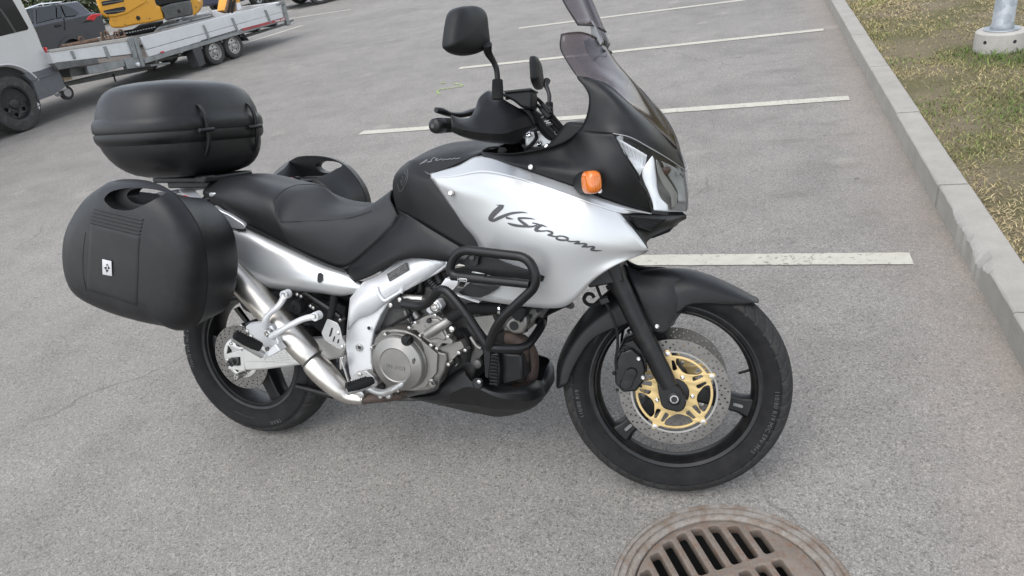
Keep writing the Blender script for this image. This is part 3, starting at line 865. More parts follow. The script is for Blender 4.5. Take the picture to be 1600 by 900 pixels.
mk('disc_carrier', *plate(loops, .006, .001), SWING, rw, M=MR @ Matrix.Translation((0, -.0925, 0)), angle=30)
for k in range(5):
    a = 2*math.pi*(k+.7)/5; mk('bolt', *bolt((.062*math.cos(a), -.0965, .062*math.sin(a)), (0, -1, 0), .007), ZINC, rw, M=MR)
mb = MBd(); mb.add(ring_text('150/70 R17 M/C 69V', .018, .262, -.0755, R_(195), MR)); mb.add(ring_text('TRAIL', .020, .262, -.0755, R_(-62), MR)); mb.add(ring_text('RADIAL TUBELESS', .011, .246, -.072, R_(-90), MR)); mb.out('lettering', RUBT, rw, smooth=False)
# ---------------------------------------------------------------- bodywork
z7 = zz(680, 180, 3.0); z11 = zz(300, 220, 3.4605); z3 = zz(80, 260, 3.215); z2 = zz(80, 100, 4.0); z5 = zz(560, 380, 3.2156)
z4 = zz(280, 420, 3.4625); z14 = zz(330, 440, 5.0); z15 = zz(560, 440, 4.5); zH = zz(940, 190, 5.0); zC = zz(670, 140, 6.6667); zT = zz(600, 210, 8.0); zD = zz(750, 305, 8.0); zK = zz(680, 400, 5.6222)
ident = lambda x, y: (x, y)
def rowsB(zf, rows): return [[B(*zf(a[0], a[1]), a[2]) for a in r] for r in rows]
def cols(*c): return [list(r) for r in zip(*c)]     # columns to rows
def panel(name, rows, mat, parent=bike, su=6, sv=6, th=.003, angle=40, mir=True, **k):
    vf = patch(rows, su, sv)
    # make the outside face away from the bike's middle plane, so that thickness grows inward
    v, f = vf
    o = mk(name, *vf, mat, parent, angle=angle, **k)
    flip_out(o); mods(o, solid=th)
    if mir:
        o2 = mk(name, *mirror(vf), mat, parent, angle=angle, **k); flip_out(o2); mods(o2, solid=th)
        return o, o2
    return o
def flip_out(o):
    me = o.data; s = 0
    for p in me.polygons: s += p.area*(p.normal.y*(1 if p.center.y > 0 else -1)*3+p.normal.z*.6)
    if s < 0: me.flip_normals()
    me.set_sharp_from_angle(angle=R_(50))

# metallic silver paint
t = NT('silver_paint')
fl = t.noise(1500, 2, .5)
c = t.mix(t.ramp(t.noise(3, 3, .5), (.3, 0.0), (.7, 1.0)), (.45, .457, .456), (.48, .487, .486))
t.set(col=c, metal=.55, rough=t.math('ADD', t.math('MULTIPLY', t.noise(30, 4, .6), .06), .30), coat=.3, coatr=.08, nrm=t.bump(fl, .04, .0004)); PAINT = t.m
t = NT('smoked_screen')
lw = t.n('ShaderNodeLayerWeight'); lw.inputs[0].default_value = .25
tr = t.n('ShaderNodeBsdfTransparent'); tr.inputs[0].default_value = (.52, .48, .49, 1)
gl = t.n('ShaderNodeBsdfGlossy'); gl.inputs[1].default_value = .05; gl.inputs[0].default_value = (.8, .8, .8, 1)
ms = t.n('ShaderNodeMixShader'); t.l(t.math('ADD', t.math('MULTIPLY', lw.outputs[0], .55), .035), ms.inputs[0]); t.l(tr.outputs[0], ms.inputs[1]); t.l(gl.outputs[0], ms.inputs[2]); t.l(ms.outputs[0], t.out.inputs[0]); SMOKE = t.m
t = NT('clear_lens')
lw = t.n('ShaderNodeLayerWeight'); lw.inputs[0].default_value = .3
tr = t.n('ShaderNodeBsdfTransparent'); tr.inputs[0].default_value = (.97, .975, .98, 1)
gl = t.n('ShaderNodeBsdfGlossy'); gl.inputs[1].default_value = .03
ms = t.n('ShaderNodeMixShader'); t.l(t.math('ADD', t.math('MULTIPLY', lw.outputs[0], .12), .012), ms.inputs[0]); t.l(tr.outputs[0], ms.inputs[1]); t.l(gl.outputs[0], ms.inputs[2]); t.l(ms.outputs[0], t.out.inputs[0]); LENS = t.m
t = NT('amber_lens'); t.set(col=(.5, .125, .008), rough=.12, spec=.6, sss=.15, coat=.4); AMBER = t.m
t = NT('decal_grey'); t.set(col=t.mix(t.ramp(t.noise(40, 3), (.3, 0.0), (.7, 1.0)), (.045, .045, .047), (.06, .06, .062)), rough=.35, metal=.2, spec=.5); DECAL = t.m
PALE = simple('pale_print', (.17, .17, .18), .5)
WHITE = simple('white_print', .62, .4)
# seat vinyl: smooth behind, fine ribbed weave in front
t = NT('seat_vinyl')
t.set(col=t.mix(t.ramp(t.noise(8, 5, .6), (.3, 0.0), (.7, 1.0)), (.0085, .0088, .0098), (.0135, .0138, .015)), rough=.5, spec=.34, nrm=t.bump(t.math('ADD', t.noise(600, 3, .6), t.math('MULTIPLY', t.noise(14, 4, .6), 3.0)), .3, .0012)); VINYL = t.m
t = NT('ribbed_vinyl')
sp = t.n('ShaderNodeSeparateXYZ'); t.l(t.co.outputs['Object'], sp.inputs[0])
wv = t.math('MULTIPLY', t.math('SINE', t.math('MULTIPLY', sp.outputs[0], 1700.0)), t.math('SINE', t.math('MULTIPLY', t.math('ADD', sp.outputs[1], sp.outputs[2]), 1700.0)))
t.set(col=t.mix(t.ramp(t.noise(8, 5, .6), (.3, 0.0), (.7, 1.0)), (.0095, .0098, .0108), (.0145, .0148, .016)), rough=.55, spec=.42, nrm=t.bump(wv, .35, .0010)); VINYL2 = t.m

# ---- silver side panels
fairC = [(-20, 295, -.185), (95, 285, -.20), (225, 265, -.215), (375, 290, -.24), (520, 338, -.255), (690, 398, -.255), (862, 455, -.225)]
fair = [fairC,
  [(15, 345, -.187), (112, 348, -.215), (240, 345, -.24), (390, 370, -.262), (540, 410, -.272), (710, 465, -.266), (912, 515, -.225)],
  [(60, 410, -.188), (150, 440, -.218), (275, 440, -.25), (420, 470, -.273), (570, 500, -.28), (740, 540, -.268), (958, 572, -.220)],
  [(120, 500, -.188), (200, 540, -.222), (315, 560, -.255), (460, 590, -.277), (610, 610, -.28), (780, 615, -.262), (997, 628, -.208)],
  [(205, 640, -.19), (270, 690, -.222), (370, 720, -.247), (490, 740, -.262), (640, 735, -.262), (820, 672, -.245), (993, 640, -.200)],
  [(110, 850, -.19), (350, 888, -.220), (560, 905, -.238), (650, 870, -.247), (740, 775, -.250), (850, 702, -.240), (983, 648, -.195)]]
fp, fp2 = panel('side_fairing', rowsB(z7, fair), PAINT, su=7, sv=7)
ledge = [[(-24, 272, -.165), (100, 238, -.165), (213, 190, -.16), (372, 237, -.187), (505, 284, -.205), (655, 336, -.215), (775, 385, -.215), (900, 428, -.19), (1015, 458, -.135)],
  [(-22, 284, -.178), (98, 262, -.186), (219, 228, -.19), (374, 263, -.214), (506, 308, -.231), (662, 362, -.239), (790, 408, -.232), (905, 441, -.205), (1016, 460, -.138)],
  [(-20, 296, -.186), (95, 286, -.201), (225, 266, -.216), (375, 291, -.241), (520, 339, -.256), (690, 399, -.256), (862, 456, -.226), (940, 459, -.185), (1017, 462, -.14)]]
panel('fairing_ledge', rowsB(z7, ledge), PAINT, su=4, sv=7)
# knobs on the panel
for (x, y, yy) in ((72, 366, -.213), (448, 243, -.205), (771, 354, -.222)):
    for sg in (1, -1):
        p = B(*z7(x, y), yy-.004); p.y *= sg
        mk('screw', *turned(p, (0, -sg, .25), [(.0075, -.006), (.0075, .001), (.006, .0035), (.003, .0045)], 16), ZINC, bike)

# ---- black nose fairing
U1 = cols([(215, 172, -.15), (218, 178, -.155), (222, 184, -.16), (226, 192, -.165)],
  [(330, 182, -.155), (362, 212, -.176), (368, 225, -.187), (372, 238, -.188)],
  [(470, 165, -.158), (490, 212, -.184), (500, 245, -.207), (505, 286, -.206)],
  [(600, 127, -.164), (620, 208, -.192), (640, 270, -.222), (655, 338, -.216)],
  [(672, 75, -.195), (725, 205, -.222), (745, 300, -.228), (775, 387, -.216)],
  [(750, 81, -.208), (804, 195, -.226), (846, 315, -.224), (900, 430, -.191)],
  [(834, 86, -.22), (894, 195, -.215), (957, 303, -.19), (1018, 458, -.136)])
nose, nose2 = panel('nose_fairing', rowsB(z7, U1), BLK, su=6, sv=6)
U2 = [[(902, 119, -.185), (904, 119, -.185), (907, 119, -.184), (910, 119.3, -.183), (913, 119.5, -.182), (915, 119.7, -.181), (917, 120, -.18)],
  [(913, 132, -.195), (917, 130, -.195), (922, 128.5, -.193), (928, 127.5, -.19), (935, 128, -.185), (942, 129.5, -.178), (949, 131.5, -.17)],
  [(921, 150, -.20), (930, 147.5, -.203), (940, 146, -.203), (950, 146.5, -.20), (962, 150, -.19), (973, 155, -.17), (984, 162, -.145)],
  [(920, 171, -.20), (935, 171, -.205), (952, 172, -.207), (970, 175, -.205), (988, 181, -.19), (1007, 190, -.155), (1026, 201, -.10)],
  [(913, 191, -.195), (933, 192, -.207), (955, 195, -.212), (978, 200, -.205), (1003, 209, -.185), (1032, 222, -.125), (1059, 233, -.0)],
  [(904, 205, -.195), (930, 207, -.208), (958, 208.7, -.22), (985, 215, -.21), (1013, 230, -.175), (1042, 247, -.11), (1071, 265, -.0)]]
panel('nose_upper', rowsB(ident, U2), BLK, nose, su=6, sv=5)
# rolled inner edge of the cockpit opening and the inner liner
rim_pts = [(751, 238, -.15), (790, 241, -.162), (837, 235, -.172), (880, 222, -.182), (904, 205, -.195), (914, 190, -.196), (920, 170, -.20), (921, 150, -.20), (913, 132, -.195), (902, 119, -.185)]
inner = [[B(*p[:2], p[2]) for p in rim_pts], [B(*p[:2], p[2])+Vector((.004, .022, -.012)) for p in rim_pts], [B(*p[:2], p[2])+Vector((.06, .075, -.05)) for p in rim_pts], [Vector((B(*p[:2], p[2]).x+.12, -.02, B(*p[:2], p[2]).z-.10)) for p in rim_pts]]
panel('inner_liner', inner, BLKR, nose, su=3, sv=3, th=.002)
# chin with the intake
chin = [[(862, 456, -.224), (1000, 461, -.142), (1100, 468, -.07), (1178, 470, -.0)], [(905, 510, -.222), (1020, 500, -.15), (1110, 492, -.075), (1176, 486, -.0)], [(955, 570, -.215), (1000, 552, -.165), (1110, 512, -.075), (1150, 500, -.0)], [(997, 626, -.205), (1001, 585, -.17), (1108, 530, -.08), (1130, 520, -.0)]]
cp, cp2 = panel('chin', rowsB(z7, chin), BLK, su=4, sv=5)
gp = [B(*z7(x, y), yy) for x, y, yy in ((902, 478, -.222), (1068, 492, -.116), (1000, 545, -.162), (940, 525, -.208))]
nrm = (gp[1]-gp[0]).cross(gp[3]-gp[0]).normalized(); nrm = nrm if nrm.y < 0 else -nrm
off = nrm*.006
for sg in (1, -1):
    mm = Matrix.Scale(-1, 4, (0, 1, 0)) if sg < 0 else Matrix()
    v, f = extr([mm @ (p+off) for p in gp], mm.to_3x3() @ (nrm*.001)); ventm = mk('intake', v, f, DARK, cp if sg > 0 else cp2)
    for k in range(1, 7):
        a = gp[0].lerp(gp[3], k/7); b = gp[1].lerp(gp[2], k/7); mk('grille_bar', *tube([mm @ (a+off*1.5), mm @ (b+off*1.5)], .0018, 6), BLKR, ventm)
        a = gp[0].lerp(gp[1], k/7); b = gp[3].lerp(gp[2], k/7); mk('grille_bar', *tube([mm @ (a+off*1.4), mm @ (b+off*1.4)], .0012, 6), BLKR, ventm)
    lip = [mm @ (p+off*1.3) for p in gp]; mk('intake_rim', *tube(lip, .004, 8, closed=True), BLK, ventm)
mk('chin_duct', *extr([B(*z7(x, y), -.03) for x, y in ((1000, 545), (1108, 512), (1112, 530), (1100, 548), (1010, 582))], (0, .06, 0)), BLKR, bike, bevel=.006)

# ---- headlights: clear cover over white painted reflectors
Hd = [[(958, 208.5, -.22), (985, 214.5, -.21), (1013, 229.5, -.175), (1042, 246.5, -.11), (1067, 263, -.035), (1071, 266, 0)],
  [(976, 243, -.203), (1000, 246, -.185), (1025, 256, -.15), (1047, 265, -.098), (1069, 279, -.03), (1074, 283, 0)],
  [(995, 277, -.18), (1013, 279, -.158), (1032, 285, -.126), (1052, 292, -.082), (1071, 300, -.028), (1076, 303, 0)],
  [(1013, 307, -.157), (1025, 309, -.137), (1040, 312, -.108), (1056, 315, -.070), (1071, 319, -.026), (1076, 321, 0)],
  [(1021, 329, -.142), (1032, 330, -.122), (1044, 331, -.095), (1057, 331, -.062), (1070, 331, -.024), (1074.5, 331, 0)]]
hl = []
lens1, lens2 = panel('headlight', rowsB(ident, Hd), LENS, su=5, sv=5, th=.0015)
lens_bvh = BVHTree.FromPolygons([q.co.copy() for q in lens1.data.vertices], [tuple(p.vertices) for p in lens1.data.polygons])
def inlens(x, y, d):
    o = MBi @ CP; dr = (MBi.to_3x3() @ ray(*zH(x, y))).normalized()
    loc = lens_bvh.ray_cast(o, dr)[0]
    if loc is None: loc = lens_bvh.find_nearest(BX(*zH(x, y), 1.5))[0]
    return loc+dr*d
REFL = simple('headlight_reflector', (.92, .925, .93), .3, .0, var=.03)  # diffuse white instead of mirror: the bright reflection is put into the colour
TRIM = simple('grey_trim', (.33, .33, .33), .3, .5)
SMK = simple('headlight_bowl', (.16, .161, .163), .3, 0)
for sg, ln in ((1, lens1), (-1, lens2)):
    mm = Matrix.Scale(-1, 4, (0, 1, 0)) if sg < 0 else Matrix()
    def hpan(name, rows, mat, n=4, th=.0012, ang=50):
        g = [[mm @ inlens(*p) for p in r] for r in rows]
        o = mk(name, *patch(g, n, n), mat, ln, angle=ang); mods(o, solid=th); return o
    hpan('housing', [[(92, 92, .03), (230, 130, .055), (400, 215, .075), (560, 305, .07), (640, 380, .03)], [(180, 240, .03), (300, 260, .055), (430, 330, .075), (560, 400, .065), (660, 470, .02)], [(290, 430, .03), (370, 440, .05), (470, 480, .06), (570, 520, .05), (670, 560, .015)], [(400, 640, .02), (460, 640, .03), (540, 640, .03), (600, 635, .03), (668, 630, .012)], [(405, 700, .015), (460, 700, .02), (540, 702, .02), (600, 703, .02), (660, 700, .01)]], SMK, 3)
    fl = []
    for k in range(17):
        u = k/16; z = .004 if k % 2 else 0
        fl.append([(100+255*u, 112+150*u, .010+z), (125+225*u, 170+125*u, .022+z), (165+178*u, 225+110*u, .030+z), (215+115*u, 292+55*u, .030+z), (297+36*u, 422-66*u, .014)])
    hpan('reflector', fl, REFL, 2, ang=20)
    hpan('reflector_fin', [[(398, 268, .006), (412, 300, .012), (418, 330, .02)], [(335, 352, .008), (390, 380, .004), (432, 430, .018)], [(318, 430, .012), (385, 480, .004), (436, 520, .016)], [(372, 560, .010), (420, 590, .004), (465, 600, .014)], [(402, 640, .008), (450, 640, .006), (515, 650, .010)], [(408, 692, .006), (460, 694, .006), (520, 697, .008)]], REFL)
    hpan('bezel', [[(428, 298, .006), (437, 300, .010), (450, 318, .02)], [(440, 395, .006), (462, 385, .008), (485, 400, .02)], [(480, 490, .006), (515, 470, .008), (540, 480, .02)], [(540, 575, .006), (572, 545, .008), (590, 565, .02)], [(548, 625, .006), (585, 620, .008), (594, 600, .018)], [(548, 660, .006), (560, 670, .008), (585, 640, .014)]], TRIM)
    hpan('side_bowl', [[(470, 310, .030), (540, 340, .02), (600, 380, .012)], [(520, 420, .035), (580, 440, .025), (640, 460, .012)], [(590, 540, .03), (620, 545, .02), (655, 550, .010)], [(600, 630, .02), (630, 632, .014), (662, 634, .008)]], simple('bowl_grey', (.28, .282, .284), .25, .1))
    bc = mm @ inlens(495, 375, .045); mk('bulb', *turned(bc, mm.to_3x3() @ Vector((.5, -.8, .1)), [(.014, -.01), (.014, .006), (.008, .012), (.003, .014)], 20), simple('bulb_shield', (.05, .02, .02), .3), ln)
    mk('cover_rim', *tube(cr([mm @ B(*p[:2], p[2]) for p in [r[0] for r in Hd]], 4), .0016, 6), BLK, ln)
    mk('cover_rim', *tube(cr([mm @ (B(*p[:2], p[2])+Vector((0, -.001, 0))) for p in Hd[0]], 4), .0013, 6), TRIM, ln)

# ---- windscreen and the clip-on deflector
Wd = [[(877, 54, -.105), (890, 51.5, -.097), (910, 51, -.075), (930, 58.5, -.04), (945, 70, 0)],
  [(875.5, 74, -.128), (895, 72.5, -.118), (919, 76, -.092), (944, 88, -.05), (963, 98, 0)],
  [(884, 92, -.15), (906, 92, -.14), (933, 99.5, -.112), (962, 113, -.062), (986, 125, 0)],
  [(902, 118.5, -.182), (923, 117, -.172), (952, 124, -.138), (984, 143, -.078), (1010, 159, 0)],
  [(913, 120.5, -.184), (944, 128.5, -.172), (979, 156, -.142), (1009, 178, -.08), (1033, 193, 0)],
  [(920, 121.5, -.184), (952, 133, -.170), (989, 166, -.143), (1028, 202, -.095), (1060, 232, 0)]]
R = rowsB(ident, Wd); R = [[Vector((p.x, -p.y, p.z)) for p in reversed(r[1:])][:]+r for r in [list(reversed(q)) for q in R]] if False else [r+[Vector((p.x, -p.y, p.z)) for p in reversed(r[:-1])] for r in R]
scr = mk('windscreen', *patch(R, 6, 6), SMOKE, bike, angle=60); mods(scr, solid=.003)
mk('screen_edge', *tube(cr([q for q in [r[0] for r in R]], 5), .0018, 6), BLK, scr)
mk('screen_edge', *tube(cr([p for p in R[0]], 5), .0018, 6), SMOKE, scr)
for sg in (1, -1):
    p = B(*z6(1011, 461), -.187); p.y *= sg
    mk('screw', *turned(p, (.15, -sg, .2), [(.0065, -.004), (.0065, .001), (.005, .003), (.002, .004)], 16), ZINC, scr)
# deflector
d0 = B(904, 39, -.095); d1 = B(929, 40.5, -.03); d2 = B(947, 50, .0)
low = [d0, d0.lerp(d1, .5)+Vector((.004, 0, 0)), d1, d2]
up = Vector((-.055, 0, .135))
g = []
for u in (0, .35, .7, 1.0):
    r = [p+up*u for p in low]
    if u < .4: r[0] = r[0]+Vector((-.010, -.012*u/.35, .004))*u/.35
    else: r[0] = r[0]+Vector((-.012, -.014, .004))
    r = r+[Vector((p.x, -p.y, p.z)) for p in reversed(r[:-1])]
    g.append(r)
dfl = mk('wind_deflector', *patch(g, 4, 4), SMOKE, bike, angle=60); mods(dfl, solid=.004)
mk('deflector_edge', *tube([p for p in cr([q[0] for q in g], 4)], .002, 6), DARK, dfl)
mk('deflector_edge', *tube([p for p in cr(g[0], 4)], .002, 6), DARK, dfl)
for yy in (-.035, .035):
    bx0 = B(934, 56, 0); bx0.y = yy
    br = [bx0+Vector(q) for q in ((-.014, 0, -.026), (.014, 0, -.036), (.024, 0, -.020), (.010, 0, .012), (-.006, 0, .040), (-.016, 0, .036), (-.008, 0, .010))]
    mk('clamp', *extr(br, (0, .012, 0)), simple('clamp_steel', (.16, .16, .16), .35, .8), dfl, bevel=.003, seg=2)
    mk('clamp_pad', *extr([bx0+Vector(q) for q in ((-.03, -.003, -.02), (.02, -.003, -.052), (.03, -.003, -.042), (-.02, -.003, -.006))], (0, .018, 0)), BLK, dfl, bevel=.004)
    mk('clamp_screw', *bolt(bx0+Vector((-.022, -.001, -.008)), (0, -1, 0), .006), ZINC, dfl)

# ---- tank cover
Tk = [[(619, 326, -.13), (647, 342, -.165), (680, 362, -.183), (715, 383, -.19), (752, 402, -.19)],
  [(613.5, 299, -.125), (640, 305, -.172), (672, 318, -.188), (705, 332, -.19), (742, 350, -.185)],
  [(616, 276, -.095), (633, 273, -.155), (662, 284, -.182), (694, 300, -.182), (735, 320, -.175)],
  [(627, 260.5, -.06), (643, 253, -.115), (674, 273, -.165), (705, 262, -.158), (752, 243, -.152)],
  [(634, 257, -.03), (650, 247, -.075), (686, 243, -.105), (722, 236, -.105), (775, 231, -.105)],
  [(641, 253.5, 0), (659, 240.5, 0), (693, 226, 0), (735, 219.5, 0), (795, 220, 0)]]
R = rowsB(ident, Tk)
tank = mk('fuel_tank', *both(patch(R, 6, 7)), BLKR, bike, angle=55); mods(tank, solid=.003)
sm = [B(*zT(*p), yy) for p, yy in (((345, 335), -.10), ((400, 385), -.118), ((470, 440), -.138), ((540, 490), -.155), ((585, 512), -.166))]
mk('seam_piping', *tube(cr([p+Vector((0, -.002, .002)) for p in sm], 4), .0022, 8), simple('piping', .06, .5), tank)
sm = [B(*zT(*p), yy) for p, yy in (((590, 505), -.166), ((700, 462), -.163), ((870, 392), -.158), ((1050, 315), -.154), ((1210, 243), -.152))]
mk('seam_piping', *tube(cr([p+Vector((0, -.002, .001)) for p in sm], 4), .0025, 8), RUB, tank)
# far edge of the tank pad
sm = [B(*zT(*p), .04) for p in ((350, 322), (430, 262), (560, 200), (760, 150), (980, 118), (1150, 92))]
tank_bvh = BVHTree.FromPolygons([v for v in (p for p in [q.co.copy() for q in tank.data.vertices])], [tuple(p.vertices) for p in tank.data.polygons])
def on_surface(bvh, px, py, lift=.0012):
    o = MBi @ CP; d = (MBi.to_3x3() @ ray(px, py)).normalized()
    loc, n_, i, dist = bvh.ray_cast(o, d)
    if loc is None: return None
    if n_.dot(d) > 0: n_ = -n_
    return loc+n_*lift
def surf_poly(bvh, loops, lift, name, mat, parent, th=.0006):
    """flat print or moulded relief laid on a surface: each loop of picture points becomes a thin curved slab"""
    mb = MBd()
    for lp in loops:
        P = [on_surface(bvh, *q, lift) for q in lp]
        if any(p is None for p in P): continue
        mb.add((P, [tuple(range(len(P)))]))
    if not mb.v: return None
    return mb.out(name, mat, parent, smooth=False)
def stroke(pts, wid, zf, n=5):
    """brush stroke: centre line with widths -> strip of quads in picture points"""
    A = _cr_np([np.array([*zf(*p), w_/2]) for p, w_ in zip(pts, wid)], n, False); out = []
    L = []; Rr = []
    for i, a in enumerate(A):
        d = A[min(i+1, len(A)-1)][:2]-A[max(i-1, 0)][:2]; d = d/(np.linalg.norm(d)+1e-9); nn = np.array([-d[1], d[0]])
        L.append(tuple(a[:2]+nn*a[2])); Rr.append(tuple(a[:2]-nn*a[2]))
    for i in range(len(A)-1): out.append([L[i], L[i+1], Rr[i+1], Rr[i]])
    return out
def scale_w(w_, k): return [x/k for x in w_]
# tank emblem: oval badge moulded in the cover, and the faint script on the pad
emb = stroke([(290, 440), (300, 470), (300, 540), (270, 620), (220, 710), (195, 700), (178, 640), (178, 615)], scale_w([6, 9, 9, 9, 9, 9, 9, 6], 8), zT)+stroke([(255, 480), (275, 490), (280, 540), (250, 600), (230, 640), (215, 600), (205, 570)], scale_w([8]*7, 8), zT)+stroke([(225, 520), (250, 560), (215, 600), (245, 520)], scale_w([7]*4, 8), zT)
surf_poly(tank_bvh, emb, .0012, 'emblem', simple('emblem_black', .045, .4), tank)
scr_t = stroke([(445, 380), (490, 350), (540, 318), (520, 345), (480, 365)], scale_w([5, 8, 5, 6, 4], 8), zT)+stroke([(540, 350), (590, 340), (600, 315), (625, 295), (655, 300)], scale_w([5, 9, 7, 6, 4], 8), zT)+stroke([(640, 330), (670, 300), (655, 330), (700, 318), (720, 308), (740, 325), (770, 312), (800, 318), (830, 305), (850, 315), (880, 300), (900, 308), (955, 296)], scale_w([6]*13, 8), zT)
surf_poly(tank_bvh, scr_t, .0012, 'script', PALE, tank)

# ---- the script on the silver panel
fair_bvh = BVHTree.FromPolygons([q.co.copy() for q in fp.data.vertices], [tuple(p.vertices) for p in fp.data.polygons])
K = 8.0
st = []
st += stroke([(205, 122), (262, 128), (298, 135)], scale_w([4, 22, 26], K), zD)
st += stroke([(275, 135), (245, 165), (195, 210), (155, 255), (135, 295), (165, 318)], scale_w([58, 62, 66, 62, 58, 28], K), zD)
st += stroke([(125, 300), (165, 318), (235, 287), (310, 255), (390, 228), (470, 217), (540, 215), (598, 225)], scale_w([24, 34, 42, 38, 32, 26, 18, 3], K), zD)
st += stroke([(325, 275), (355, 288), (418, 300)], scale_w([22, 26, 5], K), zD)
st += stroke([(692, 304), (640, 293), (570, 287), (515, 286), (483, 290), (500, 315), (540, 345), (580, 375), (600, 388)], scale_w([3, 16, 24, 26, 26, 30, 34, 36, 30], K), zD)
st += stroke([(348, 345), (385, 362), (450, 378), (530, 388), (600, 392), (660, 390), (715, 375)], scale_w([8, 26, 34, 30, 26, 24, 18], K), zD)
st += stroke([(655, 347), (700, 355), (745, 370), (795, 382), (845, 402)], scale_w([16, 18, 22, 18, 3], K), zD)
st += stroke([(785, 372), (735, 395), (700, 425), (715, 442), (760, 448), (815, 446), (845, 440)], scale_w([22, 40, 44, 34, 20, 18, 12], K), zD)
st += stroke([(835, 442), (880, 455), (905, 470), (890, 488), (850, 495), (885, 505), (935, 516), (965, 512)], scale_w([18, 24, 26, 28, 18, 22, 18, 12], K), zD)
st += stroke([(1035, 512), (985, 512), (955, 530), (975, 552), (1030, 562), (1085, 558), (1098, 540), (1060, 520), (1030, 510)], scale_w([16, 20, 24, 24, 24, 24, 26, 22, 14], K), zD)
st += stroke([(1070, 562), (1130, 578), (1190, 578), (1235, 580), (1225, 594), (1175, 606)], scale_w([14, 18, 18, 26, 30, 14], K), zD)
st += stroke([(1180, 603), (1240, 606), (1300, 604), (1330, 615), (1310, 632), (1270, 645)], scale_w([14, 18, 18, 28, 36, 14], K), zD)
st += stroke([(1275, 642), (1340, 645), (1400, 640), (1428, 650), (1405, 668), (1380, 682)], scale_w([14, 18, 18, 26, 32, 20], K), zD)
st += stroke([(1380, 680), (1430, 690), (1480, 692), (1530, 690)], scale_w([22, 18, 13, 3], K), zD)
surf_poly(fair_bvh, st, .0012, 'script_decal', DECAL, fp)

# ---- seat
Sc = cols([(66, 305, -.10), (58, 275, -.105), (85, 238, -.085), (150, 207, 0)],
  [(150, 381, -.135), (165, 318, -.147), (215, 245, -.125), (290, 187, 0)],
  [(290, 451, -.15), (302, 380, -.162), (345, 290, -.14), (430, 212, 0)],
  [(420, 515, -.155), (432, 430, -.168), (442, 330, -.15), (560, 240, 0)],
  [(550, 580, -.155), (528, 500, -.168), (500, 428, -.155), (695, 246, 0)],
  [(690, 648, -.15), (660, 540, -.166), (640, 433, -.153), (800, 322, 0)],
  [(824, 688, -.14), (800, 560, -.156), (790, 426, -.143), (900, 353, 0)],
  [(962, 588, -.13), (918, 480, -.138), (890, 405, -.122), (985, 355, 0)],
  [(1062, 482, -.12), (1012, 420, -.118), (985, 372, -.10), (1050, 295, 0)],
  [(1108, 402, -.115), (1086, 350, -.10), (1070, 315, -.08), (1086, 262, 0)])
Rs = rowsB(z11, Sc)
for r in Rs:   # pull rows a little so that the top is flat across
    pass
top2 = []
for cz, ce in zip(Rs[3], Rs[2]):
    m = cz.lerp(ce, .55); m.z += .012*(1 if cz.z > ce.z else -.2); top2.append(m)
Rs = Rs[:3]+[top2]+Rs[3:]
vf = patch(Rs, 5, 6)
seat = mk('seat', *both(vf), [VINYL, VINYL2], bike, angle=60); mods(seat, solid=.004)
jb = lambda i: 24-round(6*min(1, i/10))
for pg in seat.data.polygons:
    pass
NCs = 6*9; NRs = 5*4
for k_, pg in enumerate(seat.data.polygons):
    i_, j_ = (k_ % (NCs*NRs))//NCs, (k_ % (NCs*NRs)) % NCs
    if j_ >= jb(i_): pg.material_index = 1
seam_l = [vf[0][i*(NCs+1)+jb(i)] for i in range(NRs+1)]
mk('seam', *tube(seam_l+[Vector((p.x, -p.y, p.z)) for p in reversed(seam_l[:-1])], .0016, 6), simple('seam_black', .008, .7), seat)
seat_bvh = BVHTree.FromPolygons([q.co.copy() for q in seat.data.vertices], [tuple(p.vertices) for p in seat.data.polygons])
STC = simple('seam_thread', .008, .7)
for pts in ([(475, 435), (600, 434), (720, 430), (840, 418), (920, 398), (970, 380)],):
    P = [on_surface(seat_bvh, *z11(*p), .0006) for p in pts]
    P = [p for p in P if p is not None]
    if len(P) > 2: mk('seam', *tube(cr(P, 6), .0013, 6), STC, seat)
P = [B(*z11(*p[:2]), p[2]) for p in [(66, 308, -.10), (150, 385, -.135), (290, 455, -.15), (420, 519, -.155), (550, 584, -.155), (690, 652, -.15), (824, 692, -.14), (962, 592, -.13), (1064, 486, -.12), (1110, 405, -.115)]]
mk('seat_base', *tube(cr(P, 5), .006, 8), BLK, seat)
mk('seat_base', *tube(cr([Vector((p.x, -p.y, p.z)) for p in P], 5), .006, 8), BLK, seat)

# ---- side cover between seat and frame
Kc = [[(1108, 366, -.125), (1200, 420, -.168), (1315, 490, -.186), (1440, 565, -.193), (1560, 635, -.193)],
  [(1112, 440, -.135), (1200, 480, -.18), (1315, 535, -.196), (1440, 590, -.20), (1570, 650, -.20)],
  [(1020, 580, -.15), (1140, 570, -.188), (1290, 575, -.20), (1440, 612, -.205), (1580, 662, -.205)],
  [(920, 680, -.16), (1080, 640, -.19), (1200, 605, -.2), (1330, 618, -.2), (1440, 660, -.2)],
  [(832, 698, -.15), (960, 718, -.18), (1130, 640, -.19), (1250, 612, -.19), (1400, 650, -.19)]]
Kc = [[(1108, 366, -.125), (1200, 420, -.168), (1315, 490, -.186), (1440, 565, -.193), (1560, 635, -.193)],
  [(1108, 420, -.132), (1195, 465, -.178), (1315, 530, -.196), (1440, 600, -.20), (1565, 655, -.20)],
  [(1015, 530, -.14), (1110, 540, -.18), (1260, 555, -.198), (1420, 620, -.204), (1570, 668, -.204)],
  [(920, 620, -.146), (1040, 610, -.18), (1200, 585, -.196), (1390, 630, -.203), (1570, 675, -.203)],
  [(832, 700, -.15), (950, 690, -.178), (1150, 622, -.192), (1370, 640, -.2), (1565, 682, -.2)],
  [(880, 765, -.165), (975, 728, -.178), (1150, 640, -.188), (1365, 652, -.195), (1555, 690, -.195)]]
